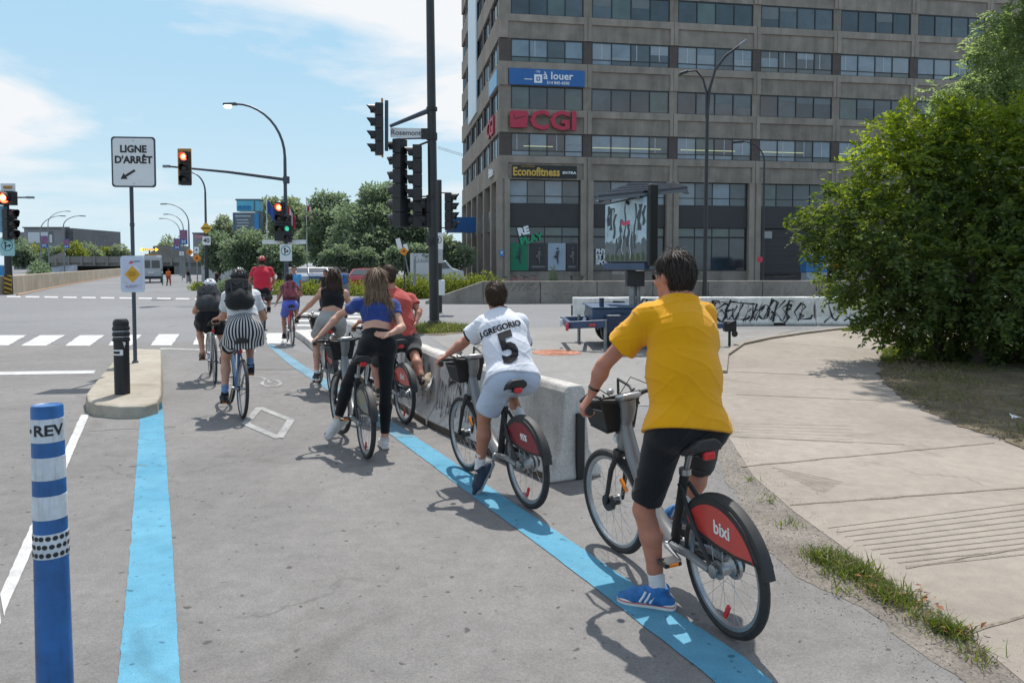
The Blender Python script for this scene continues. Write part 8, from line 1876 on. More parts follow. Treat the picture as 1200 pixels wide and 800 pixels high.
    # ---- clothing
    def top(s, m, ls=0.018, sleeve=0.55, hem=0.0, hips=None, amp=0.004, name='shirt', neck=0.02, wst=None, cst=None, sl_r=0.062, seed=0.0, hem_m=None):
        """hem: fraction along pelvis->neck where the cloth ends (negative = below the pelvis)"""
        J, sc = s.J, s.sc; S = SDF(); hp = lerp(J['pel'], J['neck'], hem); e = lambda r, q=ls: (r[0]+q, r[1]+q*1.1); rh = hips or e(s.rh); rw = wst or e(s.rw); rx = cst or e(s.rcx, ls*0.8); ax = nz(J['neck']-J['pel'])
        if hem < 0.34: S.ec(hp-ax*0.10, s.waist, rh, rw, s.side_h, 0.03)
        S.ec(s.waist if hem < 0.34 else hp-ax*0.06, s.chest, rw, rx, s.side_s, 0.06); S.ec(s.chest, J['neck']+ax*neck, rx, (0.072*sc+ls*0.4, 0.060*sc+ls*0.4), s.side_s, 0.06)
        for sd in 'LR':
            sh, el = J['sh'+sd], J['el'+sd]; S.rc(J['neck']-ax*0.01, sh+V(0, 0, 0.004), 0.050*sc+ls*0.3, 0.052*sc+ls*0.5, 0.05); S.el(sh, (0.060*sc+ls*0.6,)*3, None, 0.03)
            if sleeve: S.rc(sh, lerp(sh, el, sleeve), 0.056*sc+ls*0.7, sl_r*sc+ls*0.6, 0.03, 'u', True); S.rc(lerp(sh, el, sleeve+0.10), lerp(sh, el, sleeve+0.3), sl_r*sc+ls*0.6-0.012, sl_r*sc, 0.004, 's')
            else: S.rc(lerp(sh, el, 0.10), lerp(sh, el, 0.5), 0.085*sc, 0.07*sc, 0.02, 's')
        if hem < 0:
            for sd in 'LR': S.rc(J['hip'+sd], lerp(J['hip'+sd], J['kn'+sd], 0.25), 0.090*sc*s.g+ls, 0.092*sc*s.g+ls, 0.05); S.el(J['hip'+sd]-s.front*0.04*sc+V(0, 0, 0.01), (0.09*sc*s.g+ls-0.006,)*3, None, 0.05)
        S.disp(wrinkle(amp*0.55, 17, 16, 13, seed)); S.disp(folds(amp*1.15, ((0.75, 0.2, 0.65), (-0.7, 0.1, 0.7), (0.15, 0.1, 1.0)), 30, seed)); S.cut(hp, -ax); S.cut(J['neck']+ax*neck*0.35, ax)
        return s.part(name, S, m)
    def legs(s, m, frac=0.75, ls=0.012, name='shorts', top_=0.16, flare=0.02, full=False, amp=0.003, seed=1.0, low=None):
        J, sc = s.J, s.sc; S = SDF(); e = lambda r: (r[0]+ls, r[1]+ls*1.2); ax = nz(J['neck']-J['pel']); tp = lerp(J['pel'], J['neck'], top_); S.ec(J['pel'], tp, e(s.rh), e(s.rw), s.side_h, 0.03)
        for sd in 'LR':
            hp, kn, an = J['hip'+sd], J['kn'+sd], J['an'+sd]; g = s.g*sc; S.el(hp-s.front*0.04*sc+V(0, 0, 0.01), (0.09*g+ls,)*3, None, 0.05)
            if full:
                S.rc(hp, lerp(hp, kn, 0.6), 0.086*g+ls, 0.066*g+ls, 0.03); S.rc(lerp(hp, kn, 0.6), kn, 0.066*g+ls, 0.053*sc+ls, 0.02); m_ = lerp(kn, an, 0.33)-s.front*0.012*sc; S.rc(kn, m_, 0.051*sc+ls, 0.057*sc+ls, 0.02); S.rc(m_, lerp(kn, an, 0.9), 0.056*sc+ls, 0.037*sc+ls, 0.02, 'u', True)
            else:
                e_ = lerp(hp, kn, frac); r1 = lerp(0.086*g, 0.056*g, frac)+ls+flare; S.rc(hp, e_, 0.086*g+ls, r1, 0.03, 'u', True); S.rc(lerp(hp, kn, frac+0.12), lerp(hp, kn, frac+0.3), r1-0.013, r1-0.01, 0.004, 's')
        S.disp(wrinkle(amp*0.6, 20, 20, 16, seed)); S.disp(folds(amp*1.6, ((0.5, 0.3, 0.8), (-0.5, 0.2, 0.85)), 34, seed)); S.cut(tp, ax); return s.part(name, S, m)
    def skirt(s, m, top_=0.3, drop=0.30, flare=0.05, name='skirt', fw=0.12):
        J, sc = s.J, s.sc; S = SDF(); tp = lerp(J['pel'], J['neck'], top_); ax = nz(J['neck']-J['pel']); S.ec(tp, J['pel'], (s.rw[0]+0.015, s.rw[1]+0.015), (s.rh[0]+0.012, s.rh[1]+0.045), s.side_h, 0.03); b = J['pel']-V(0, 0, drop*sc)+s.front*fw
        S.ec(J['pel'], b, (s.rh[0]+0.012, s.rh[1]+0.045), (s.rh[0]+0.045+flare, s.rh[1]+flare+0.09), s.side_h, 0.04, 'u', True)
        for sd in 'LR': S.rc(J['hip'+sd], lerp(J['hip'+sd], J['kn'+sd], 0.56), 0.10*sc*s.g, 0.115*sc*s.g, 0.05, 'u', True); S.el(J['hip'+sd]-s.front*0.04*sc+V(0, 0, 0.01), (0.09*sc*s.g+0.006,)*3, None, 0.05)
        S.disp(wrinkle(0.006, 40, 40, 3, 1.5)); S.cut(tp, ax); return s.part(name, S, m)
    def shoes(s, m, sole, sock=None, sock_h=0.09, name='shoe', low=0.0, which='LR', accent=None):
        J, sc = s.J, s.sc
        for sd in which:
            an, to, kn = J['an'+sd], J['toe'+sd], J['kn'+sd]; d = to-an; flat = abs(nz(d*V(1, 1, 0)+V(0, 0, (to[2]-an[2]+0.07*sc)))[2]) < 0.35
            ref = V(0, 0, 1) if flat else nz(kn-an); th = nz(d); up0 = nz(ref-th*np.dot(ref, th)); d = nz(d+up0*0.07*sc)
            if flat: d = nz(np.array([d[0], d[1], d[2]*0.5]))
            up = nz(ref-d*np.dot(ref, d)); side = np.cross(d, up); sp = an-up*0.095*sc       # centre of the sole under the ankle
            heel = sp-d*0.045*sc; ball = sp+d*0.12*sc; tip = sp+d*0.185*sc; S = SDF()
            S.rc(heel+up*0.035*sc, ball+up*0.030*sc, 0.036*sc, 0.043*sc, 0.02); S.rc(ball+up*0.030*sc, tip+up*0.022*sc, 0.042*sc, 0.030*sc, 0.02); S.rc(sp+up*0.06*sc+d*0.005, sp+up*(0.118-low)*sc-d*0.014*sc, 0.045*sc, 0.044*sc, 0.03, 'u', True); S.rc(sp+up*0.075*sc+d*0.03*sc, ball+up*0.045*sc, 0.036*sc, 0.034*sc, 0.03)
            S.rc(sp+up*(0.100-low)*sc-d*0.008, sp+up*0.17*sc-d*0.012, 0.034*sc, 0.038*sc, 0.006, 's'); S.cut(sp+up*0.022*sc, -up); S.disp(wrinkle(0.0012, 90, 90, 90)); o, v, f = s.part(name, S, m, h=min(s.h, 0.006))
            out = []
            for t, w in ((-0.085, 0.018), (-0.078, 0.030), (-0.05, 0.037), (0.02, 0.034), (0.08, 0.040), (0.13, 0.045), (0.17, 0.040), (0.20, 0.026), (0.213, 0.010)): out.append((t*sc, w*sc))
            poly = out+[(t, -w) for t, w in reversed(out)]; mb = MB(); mb.prism(poly[::-1], 0.0, 0.030*sc, (sp, d, side, up)); mb.build('sole', sole, o, bevel=0.005)
            if accent is not None:
                mb = MB()
                for q in (-1, 1):
                    for i in range(3): a = sp+d*(0.085-0.026*i)*sc+side*q*0.045*sc+up*0.032*sc; mb.tube([a, a-d*0.02*sc+up*0.030*sc-side*q*0.003*sc, a-d*0.03*sc+up*0.052*sc-side*q*0.009*sc], 0.0062*sc, 5)
                mb.build('stripes', accent, o)['kind'] = 'stuff'; mb = MB(); mb.prism([(t, w*1.04) for t, w in poly[::-1]], 0.018*sc, 0.023*sc, (sp, d, side, up)); mb.build('sole_line', accent if False else mat('shoe_coral', (0.55, 0.08, 0.06), 0.6), o)
                mb = MB()
                for i in range(4): a = sp+d*(0.055+0.02*i)*sc+up*(0.078-0.007*i)*sc; mb.tube([a-side*0.02*sc, a+up*0.004, a+side*0.02*sc], 0.003*sc, 5)
                mb.build('laces', accent, o)['kind'] = 'stuff'
            if sock is not None:
                ax = nz(kn-an); S = SDF(); S.rc(an-ax*0.02, an+ax*sock_h*sc, 0.041*sc, 0.042*sc, 0.01, 'u', True); S.disp(wrinkle(0.0015, 60, 60, 110)); s.part('sock', S, sock, h=min(s.h, 0.007))
    # ---- hair, helmets
    def hair(s, m, vol=1.0, n=1500, ln=0.05, wd=0.0035, long=None, hairline=0.045, nape=0.0, lm=None, short=False):
        c, sc = s.J['head'], s.sc; r_, f_, u_ = s.F.T; S = SDF(); S.el(c+u_*0.022*sc-f_*0.014*sc, np.array([0.083*vol, 0.101*vol, 0.103*vol])*sc, s.F, 0.02); S.el(c-f_*0.045*sc-u_*(0.035+nape)*sc, np.array([0.056 if short else 0.066, 0.050, 0.06])*sc*vol, s.F, 0.03)
        S.disp(wrinkle(0.004*vol, 55, 55, 40, 1.0)); S.cut(c+f_*0.055*sc+u_*hairline*sc, f_*0.80-u_*0.62); S.cut(c-u_*(0.085+nape)*sc, -u_)
        for q in (-1, 1): S.el(c+r_*q*0.088*sc+f_*0.012*sc-u_*0.03*sc, np.array([0.036, 0.046, 0.062] if short else [0.034, 0.036, 0.050])*sc, s.F, 0.006, 's')
        if long is not None:
            T = SDF()
            for lk in long:
                pts = [np.array(p, float) for p in lk[0]]; rr = lk[1]
                for a, b, ra, rb in zip(pts[:-1], pts[1:], rr[:-1], rr[1:]): S.rc(a, b, ra, rb, 0.02)
        v, f = S.mesh(min(s.h, 0.008)); nr = vnormals(v, f); flow = (v-(c+u_*0.11*sc)); flow = flow/(np.linalg.norm(flow, axis=1)[:, None]+1e-9)*0.5-u_*0.9+s.rs.randn(1, 3)*0.05
        rv, rf = ribbons(v, nr, flow, s.rs, n, ln, wd); V_ = np.concatenate([v, rv]); F_ = np.concatenate([f, rf+len(v)]); o = raw_mesh('hair', V_, F_, lm or m, s.root); return o
    def helmet(s, m, m2):
        c, sc = s.J['head'], s.sc; r_, f_, u_ = s.F.T; S = SDF(); S.el(c+u_*0.040*sc, np.array([0.098, 0.128, 0.096])*sc, s.F, 0.02)
        for q in (-2, -1, 0, 1, 2): S.rc(c+r_*q*0.034*sc+f_*0.13*sc+u_*0.085*sc, c+r_*q*0.036*sc-f_*0.01*sc+u_*(0.150-0.008*q*q)*sc, 0.010, 0.012, 0.006, 's'); S.rc(c+r_*q*0.034*sc-f_*0.05*sc+u_*(0.135-0.008*q*q)*sc, c+r_*q*0.03*sc-f_*0.13*sc+u_*0.06*sc, 0.012, 0.010, 0.006, 's')
        S.cut(c+u_*0.022*sc, -u_+f_*0.1); o, v, f = s.part('helmet', S, m, h=min(s.h, 0.008))
        mb = MB(); mb.ring(c+u_*0.024*sc, r_, f_, 0.11*sc, [(-0.008, -0.004), (0.0, -0.004), (0.0, 0.012), (-0.008, 0.012)], 20); mb.build('rim', m2, o)
        mb = MB()
        for q in (-1, 1): mb.tube([c+r_*q*0.088*sc+u_*0.03*sc, c+r_*q*0.080*sc-u_*0.04*sc+f_*0.02*sc, c-u_*0.118*sc+f_*0.045*sc], 0.005, 5)
        mb.build('strap', m2, o)
def backpack(hm, label, m, w=0.15, hgt=0.44, dep=0.10, drop=0.03, m2=None):
    J, sc = hm.J, hm.sc; ax = nz(J['neck']-J['pel']); sd = hm.side_s; bk = -nz(np.cross(ax, sd)); bk = bk if np.dot(bk, hm.front) < 0 else -bk
    t = J['neck']-ax*drop+bk*(hm.rcx[1]+dep*0.8); b = t-ax*hgt; S = SDF(); r0 = dep*0.85
    for q in (-1, 1): S.rc(t-ax*r0+sd*q*(w-r0), b+ax*r0+sd*q*(w-r0), r0*0.9, r0, 0.06)
    S.rc(t-ax*r0-sd*(w-r0), t-ax*r0+sd*(w-r0), r0*0.9, r0*0.9, 0.05); S.rc(b+ax*r0-sd*(w-r0), b+ax*r0+sd*(w-r0), r0, r0, 0.05); S.el(lerp(t, b, 0.66)+bk*dep*0.62, (w*0.74, w*0.36, hgt*0.27), np.stack([sd, bk, ax], 1), 0.015); S.disp(wrinkle(0.0025, 22, 25, 20, 2.0)); S.disp(folds(0.005, ((0.3, 0.1, 0.95), (0.8, 0.2, 0.5)), 30, 1.0))
    r = thing('backpack', b, label, 'backpack'); v, f = S.mesh(hm.h); raw_mesh('bag', v, f, m, r); mb = MB()
    for q in (-1, 1):
        sh = J['shL'] if q < 0 else J['shR']; p = lerp(J['neck'], sh, 0.62); up = 0.062*sc; mb.tube([t-ax*0.06+sd*q*w*0.5-bk*dep*0.5, p+ax*(up+0.008)-bk*0.03, p-ax*0.03-bk*(hm.rcx[1]+0.03), lerp(p, hm.waist, 0.5)-bk*(hm.rcx[1]+0.02)+sd*q*0.03, b+ax*0.1+sd*q*(w+0.01)], 0.014, 6)
    mb.build('straps', m2 or m, r); fl = lerp(t, b, 0.30)+bk*dep*0.93; mb = MB(); mb.prism([(-w*0.82, -0.05), (w*0.82, -0.05), (w*0.86, 0.06), (w*0.5, 0.085), (-w*0.5, 0.085), (-w*0.86, 0.06)], -0.012, 0.006, (fl, sd, ax, bk)); mb.build('flap', m, r, bevel=0.01); mb = MB()
    for q in (-1, 1): mb.beam(fl+sd*q*w*0.45+ax*0.05+bk*0.008, lerp(t, b, 0.62)+sd*q*w*0.42+bk*dep*1.0, 0.018, 0.004, bk)
    mb.build('buckle_straps', M_SIG, r); mb = MB(); mb.tube([t-sd*0.05+ax*0.01, t+ax*0.045, t+sd*0.05+ax*0.01], 0.008, 6); mb.tube([lerp(t, b, .1)+sd*(w*0.6)+bk*dep*0.9, lerp(t, b, .3)+bk*dep*1.02, lerp(t, b, .1)-sd*(w*0.6)+bk*dep*0.9], 0.006, 5); mb.build('handle', m2 or m, r)
    return r
def joints(**k): return {a: (P(*v) if len(v) == 3 else v) for a, v in k.items()}
W_SOCK = cloth('sock_white', (0.60, 0.61, 0.62)); WHITE_S = mat('sole_white', (0.62, 0.62, 0.60), 0.6, 0.08, 12); BLACK_S = mat('sole_black', (0.02, 0.02, 0.02), 0.7); BLKC = cloth('cloth_black', (0.010, 0.010, 0.012), 0.2)

# --- man in yellow, nearest
def man_yellow():
    hl, to = G(784, 715), G(724, 704); d = nz(to-hl); an = hl+d*0.055+V(0, 0, 0.105)
    J = joints(pel=(804, 492, 3.81), neck=(798, 350, 4.02), head=(789, 323, 4.06), shL=(759, 373, 3.93), shR=(821, 369, 4.13), elL=(707, 428, 4.08), elR=(829, 434, 4.34), hipL=(781, 505, 3.76), hipR=(823, 503, 3.87), knL=(754, 597, 3.84), knR=(820, 549, 4.12))
    J['anL'] = an; J['toeL'] = an+d*0.17+V(0, 0, -0.075)
    m = Human('man in a yellow shirt and black shorts standing astride the nearest bike', J, SK1, 1.02, 0.0055, (-0.62, 0.78, -0.05), (0.02, 0, 1), False, bk_man, girth=1.05)
    Yw = cloth('shirt_yellow', (0.67, 0.312, 0.001), 0.05, 0.85, 3.0); o, v, f = m.top(Yw, 0.024, 0.56, -0.10, (0.196, 0.158), 0.0042, wst=(0.196, 0.150), cst=(0.194, 0.138), sl_r=0.070, seed=0.6)
    m.legs(BLKC, 0.88, 0.010, 'shorts', 0.12, 0.006, seed=2.0)
    m.shoes(mat('shoe_blue', (0.015, 0.13, 0.36), 0.6, 0.3, 30, 0.4, 200), WHITE_S, W_SOCK, 0.085, accent=mat('shoe_white', (0.6, 0.62, 0.64), 0.6))
    m.hair(H_DK, 1.06, 4200, 0.042, 0.0028, None, 0.052, 0.008, short=True)
    r_, f_, u_ = m.F.T; c = m.J['head']; mb = MB()
    for q in (-1, 1):
        pts = [c+f_*0.112+r_*q*0.012+u_*0.004, c+f_*0.108+r_*q*0.04+u_*0.004, c+f_*0.088+r_*q*0.066+u_*0.004]
        for a, b in zip(pts[:-1], pts[1:]): mb.beam(a, b, 0.004, 0.042, u_)
    gl = mb.build('sunglasses', mat('lens_black', (0.006, 0.006, 0.007), 0.12, spec=0.8), m.root, bevel=0.003); mb = MB()
    for q in (-1, 1): mb.beam(c+f_*0.088+r_*q*0.069+u_*0.012, c-f_*0.005+r_*q*0.083+u_*0.012, 0.004, 0.010, u_)
    mb.build('temple', MATS['lens_black'], gl)
    # watch on the left wrist
    w = lerp(m.J['wrL'], m.J['elL'], 0.12); a = nz(m.J['elL']-m.J['wrL']); s_ = nz(np.cross(a, (0, 0, 1))); mb = MB(); mb.ring(w, s_, np.cross(a, s_), 0.030, [(-.002, -.006), (.003, -.006), (.003, .006), (-.002, .006)], 20); mb.build('watch', MATS['lens_black'], m.root)
    return m
man_yellow()
# --- boy with the number 5
def project_text(hm, v, f, parts, ctr, ex, ey, dr, m):
    bvh = BVHTree.FromPolygons([tuple(p) for p in v], [tuple(q) for q in f]); 
    for txt, size, x, y, bold, sx, arcv in parts:
        vs, fs = text_mesh(txt, size, (1, 0, 0), (0, 1, 0), (0, 0, 0), 0, bold, 'CENTER', 3, sx); me = bpy.data.meshes.new('t'); me.from_pydata([tuple(p) for p in vs], [], fs); bm = bmesh.new(); bm.from_mesh(me); bmesh.ops.triangulate(bm, faces=bm.faces)
        for _ in range(2): bmesh.ops.subdivide_edges(bm, edges=[e for e in bm.edges if e.calc_length() > 0.012], cuts=1, use_grid_fill=False); bmesh.ops.triangulate(bm, faces=[q for q in bm.faces if len(q.verts) > 3])
        out = []; fs2 = [tuple(q.index for q in fc.verts) for fc in bm.faces]
        for q in bm.verts:
            px, py = q.co.x+x, q.co.y+y+arcv*(q.co.x**2); p = ctr+ex*px+ey*py-dr*0.5; hit = bvh.ray_cast(Vector(p), Vector(dr)); loc, nrm = hit[0], hit[1]
            if loc is None: loc, nrm, *_ = bvh.find_nearest(Vector(ctr+ex*px+ey*py))
            out.append(np.array(loc)-dr*0.008)
        bm.verts.index_update(); mb = MB(); mb.add(out, fs2); o = mb.build('lettering', m, hm.root); bm.free()
def boy():
    to = G(558, 580)+V(0, 0, 0.035); an = P(562, 548, 5.74)
    J = joints(pel=(600, 440, 5.68), neck=(585, 367, 6.0), head=(581, 347, 6.04), shL=(567, 381, 5.93), shR=(608, 378, 6.07), elL=(544, 401, 6.05), elR=(614, 418, 6.3), hipL=(587, 447, 5.62), hipR=(613, 446, 5.72), knL=(567, 490, 5.72)); J['anL'] = an; J['toeL'] = an+nz(to-an)*0.17
    m = Human('boy in a white number 5 football shirt astride his bike beside the barrier end', J, SK2, 0.97, 0.0065, (-0.12, 0.99, -0.06), (0, 0, 1), False, bk_boy, girth=1.04)
    WT = cloth('shirt_white', (0.62, 0.64, 0.69), 0.03); o, v, f = m.top(WT, 0.022, 0.60, -0.08, (0.195, 0.155), 0.0036, wst=(0.178, 0.135), cst=(0.178, 0.13), sl_r=0.072, seed=1.7); m.legs(cloth('shorts_pale_blue', (0.40, 0.46, 0.56), 0.04), 0.80, 0.016, 'shorts', 0.1, 0.016, seed=0.4)
    NV = cloth('trim_navy', (0.012, 0.014, 0.022)); 
    for sd in 'LR':
        a = lerp(m.J['sh'+sd], m.J['el'+sd], 0.575); b = lerp(m.J['sh'+sd], m.J['el'+sd], 0.605); ax = nz(b-a); s_ = nz(np.cross(ax, (0, 0.3, 1))); mb = MB(); mb.ring(a, s_, np.cross(ax, s_), 0.083, [(-0.003, -0.006), (0.003, -0.006), (0.003, 0.010), (-0.003, 0.010)], 24); mb.build('cuff', NV, m.root, True)
    n = m.J['neck']; up = nz(m.J['head']-n); s_ = nz(np.cross(up, (0, 1, 0))); mb = MB(); mb.ring(n+up*0.012+V(0, 0.004, 0.010), s_, np.cross(up, s_), 0.069, [(-0.006, -0.012), (0.004, -0.012), (0.002, 0.012), (-0.006, 0.012)], 28); mb.build('collar', NV, m.root, True)
    dr = nz(np.array([-0.02, 1, -0.02])); ax = nz(m.J['neck']-m.J['pel']); ey = nz(ax-dr*np.dot(ax, dr)); ex = nz(np.cross(dr, ey)); ex = nz(ex+ey*0.10); cc = P(594, 404, 5.9); ey = nz(ey-ex*np.dot(ex, ey)); K = cloth('print_black', (0.012, 0.012, 0.015))
    project_text(m, v, f, [('5', 0.29, 0.01, -0.005, 0.012, 0.95, 0), ('J.GREGORIO', 0.060, -0.01, 0.150, 0.0022, 0.98, -0.6), ('/', 0.022, 0.062, 0.182, 0.001, 1, 0)], cc, ex, ey, dr, K)
    # red side flash on the shorts
    m.shoes(mat('shoe_navy', (0.02, 0.035, 0.06), 0.6, 0.4, 30, 0.3, 160), mat('sole_grey', (0.30, 0.31, 0.32), 0.7), W_SOCK, 0.12); m.hair(H_BR, 1.02, 3000, 0.028, 0.0028, None, 0.05, -0.012, short=True)
    return m
boy()
# --- girl with long hair
def girl():
    hl = G(450, 527); an = hl+V(0.0, 0.05, 0.10); J = joints(pel=(442, 402, 7.25), neck=(441, 349, 7.38), head=(440, 328, 7.40), shL=(419, 357, 7.33), shR=(461, 359, 7.43), elL=(398, 369, 7.55), elR=(471, 384, 7.28), handR=(449, 392, 7.16), hipL=(431, 406, 7.20), hipR=(453, 407, 7.28), knL=(407, 450, 7.30), knR=(452, 457, 7.28), anL=(396, 491, 7.28))
    J['wrR'] = P(458, 391, 7.17); J['anR'] = an; J['toeR'] = an+V(-0.06, 0.16, -0.07); J['toeL'] = J['anL']+nz(P(383, 512, 7.22)-J['anL'])*0.17
    m = Human('girl with long light brown hair in a blue crop top and black leggings', J, SK3, 0.95, 0.0075, (-0.25, 0.96, -0.06), (0, 0, 1), True, bk_girl)
    m.top(cloth('crop_blue', (0.025, 0.055, 0.22), 0.15), 0.008, 0.42, 0.42, None, 0.003, 'crop_top', 0.0, sl_r=0.056); m.legs(BLKC, 0, 0.007, 'leggings', 0.34, full=True, amp=0.0015)
    m.shoes(cloth('shoe_canvas', (0.55, 0.55, 0.54)), WHITE_S, None); c, u, f = m.J['head'], V(0, 0, 1), m.F[:, 1]; r = m.F[:, 0]
    lk = [([c-f*0.05+r*x+u*0.02, c-f*0.085+r*x*1.15-u*0.13, c-f*0.10+r*(x*1.2+dx*0.5)-u*0.24, c-f*0.09+r*(x*1.1+dx)-u*ln], [0.04, 0.042, 0.034, 0.010]) for x, dx, ln in ((-0.045, -0.02, 0.36), (0.0, 0.02, 0.40), (0.045, 0.045, 0.42))]+[([c+r*0.06-u*0.02, m.J['neck']+r*0.10-f*0.03-u*0.02, m.J['neck']+r*0.14-f*0.09-u*0.15], [0.03, 0.03, 0.010])]
    m.hair(H_LB, 1.02, 3200, 0.13, 0.0045, lk, 0.05); return m
girl()
def coral():
    J = joints(pel=(473, 399, 8.76), neck=(460, 341, 8.95), head=(455, 323, 9.0), shL=(446, 352, 8.90), shR=(480, 351, 9.02), elR=(491, 364, 8.96), handR=(484, 385, 8.80), hipL=(463, 402, 8.70), hipR=(482, 403, 8.80), knR=(486, 417, 8.58), anR=(495, 446, 8.34))
    J['wrR'] = P(488, 376, 8.84); J['toeR'] = J['anR']+V(0.07, 0.13, 0.03)
    m = Human('man in a coral red shirt and dark shorts resting one foot on the barrier', J, SK2, 1.0, 0.008, (-0.45, 0.9, -0.05), (0, 0, 1), False, bk_coral)
    m.top(cloth('shirt_coral', (0.40, 0.065, 0.055), 0.08), 0.020, 0.55, 0.02, None, 0.005, seed=2.2); m.legs(cloth('shorts_charcoal', (0.035, 0.035, 0.036), 0.15), 0.9, 0.014, 'shorts', 0.1, 0.02); m.shoes(cloth('shoe_tan', (0.30, 0.24, 0.17)), WHITE_S, cloth('sock_dark', (0.03, 0.03, 0.03)), 0.06); m.hair(H_BR, 1.03, 1200, 0.035, 0.004, short=True); return m
coral()
def grey_woman():
    J = joints(pel=(388, 377, 10.46), neck=(391, 337, 10.56), head=(391, 324, 10.6), shL=(378, 342, 10.52), shR=(404, 344, 10.6), elL=(367, 353, 10.75), hipL=(380, 379, 10.42), hipR=(396, 380, 10.48)); m = Human('woman with long brown hair in a black crop top and light grey shorts', J, SK3, 0.94, 0.009, (-0.3, 0.95, 0), (0, 0, 1), True, bk_grey, girth=1.06)
    m.top(BLKC, 0.008, 0.0, 0.36, None, 0.003, 'crop_top', -0.02); m.legs(cloth('shorts_grey', (0.30, 0.30, 0.285), 0.06), 0.56, 0.024, 'shorts', 0.28, 0.035, amp=0.005); m.shoes(cloth('shoe_dark', (0.05, 0.045, 0.04)), WHITE_S, W_SOCK, 0.05); c, u, f, r = m.J['head'], V(0, 0, 1), m.F[:, 1], m.F[:, 0]
    m.hair(H_BR, 1.02, 1500, 0.11, 0.005, [([c-f*0.05+r*x, c-f*0.08+r*x*1.2-u*0.13, c-f*0.09+r*x*1.2-u*ln], [0.045, 0.045, 0.014]) for x, ln in ((-0.045, 0.27), (0.0, 0.30), (0.045, 0.27))]); return m
grey_woman()
def stripe_mat():
    m = cloth('skirt_stripes', (0.55, 0.55, 0.55)); nt = m.node_tree; N, L = nt.nodes, nt.links; b = N['Principled BSDF']; tc = N.new('ShaderNodeTexCoord'); sp = N.new('ShaderNodeSeparateXYZ'); L.new(tc.outputs['Object'], sp.inputs[0]); at_ = N.new('ShaderNodeMath'); at_.operation = 'ARCTAN2'; L.new(sp.outputs['X'], at_.inputs[0]); L.new(sp.outputs['Y'], at_.inputs[1])
    ml = N.new('ShaderNodeMath'); ml.operation = 'MULTIPLY'; ml.inputs[1].default_value = 32; L.new(at_.outputs[0], ml.inputs[0]); sn = N.new('ShaderNodeMath'); sn.operation = 'SINE'; L.new(ml.outputs[0], sn.inputs[0]); gt = N.new('ShaderNodeMath'); gt.operation = 'GREATER_THAN'; gt.inputs[1].default_value = 0.15; L.new(sn.outputs[0], gt.inputs[0])
    mx = N.new('ShaderNodeMixRGB'); L.new(gt.outputs[0], mx.inputs[0]); mx.inputs[1].default_value = (0.012, 0.012, 0.016, 1); mx.inputs[2].default_value = (0.50, 0.50, 0.50, 1); L.new(mx.outputs[0], b.inputs['Base Color']); return m
def striped():
    J = joints(pel=(286, 385, 8.86), neck=(281, 339, 9.1), head=(280, 326, 9.14), shL=(267, 348, 9.04), shR=(297, 347, 9.10), elL=(262, 371, 9.15), hipL=(276, 389, 8.82), hipR=(296, 390, 8.87)); m = Human('woman in a white shirt and black and white striped skirt cycling with a backpack', J, SK4, 0.98, 0.008, (-0.4, 0.92, 0), (0, 0, 1), True, bk_stripe, girth=1.12)
    m.top(cloth('tee_white', (0.58, 0.60, 0.62), 0.03), 0.020, 0.62, 0.25, None, 0.005, seed=3.0); m.skirt(stripe_mat(), 0.40, 0.15, 0.015, fw=0.06); m.shoes(BLKC, BLACK_S, cloth('sock_blue', (0.13, 0.22, 0.36)), 0.10); m.hair(H_DK, 1.0, 600, 0.06, 0.005); m.helmet(mat('helmet_black', (0.015, 0.015, 0.016), 0.35), BLKC)
    backpack(m, 'black roll top backpack worn over the white shirt and striped skirt', cloth('bag_black', (0.020, 0.021, 0.022), 0.3), 0.15, 0.36, 0.10, -0.01)
striped()
def packer():
    J = joints(pel=(246, 371, 11.46), neck=(247, 345, 11.66), head=(246, 336, 11.76), shL=(235, 348, 11.58), shR=(259, 348, 11.64), elL=(229, 364, 11.75), hipL=(238, 373, 11.42), hipR=(254, 374, 11.46)); m = Human('rider in a black skirt and sandals with white helmet and grey backpack', J, SK4, 0.95, 0.009, (-0.38, 0.92, -0.1), (0, 0.2, 1), True, bk_pack)
    m.top(cloth('tank_dark', (0.03, 0.03, 0.032)), 0.010, 0.0, 0.15, None, 0.003, 'top', -0.02); m.skirt(BLKC, 0.35, 0.12, 0.02, fw=0.08); m.shoes(cloth('sandal_brown', (0.14, 0.065, 0.05)), BLACK_S, None, low=0.03, name='sandal'); m.hair(H_BR, 0.98, 300, 0.05, 0.006); m.helmet(mat('helmet_white', (0.50, 0.53, 0.56), 0.35), BLKC)
    backpack(m, 'grey and black backpack worn by the rider with the white helmet', cloth('bag_grey', (0.045, 0.048, 0.052), 0.3), 0.16, 0.40, 0.11, -0.02)
packer()
def red_man():
    J = joints(pel=(307, 341, 20.5), neck=(307, 313, 20.66), head=(307, 306, 20.7), shL=(298.5, 316, 20.6), shR=(316, 316, 20.7), hipL=(303, 342, 20.46), hipR=(311, 342, 20.5)); m = Human('man in a bright red shirt, red cap and black shorts cycling across the junction', J, SK2, 1.05, 0.014, (-0.33, 0.94, 0), (0, 0, 1), False, bk_red, girth=1.22)
    m.top(cloth('shirt_red', (0.48, 0.022, 0.045), 0.05), 0.022, 0.6, -0.02, None, 0.005); m.legs(BLKC, 0.85, 0.02, 'shorts', 0.1, 0.02); m.shoes(BLKC, BLACK_S, None); m.hair(H_DK, 0.99, 200, 0.03, 0.008); m.helmet(mat('helmet_red', (0.30, 0.012, 0.025), 0.4), BLKC)
red_man()
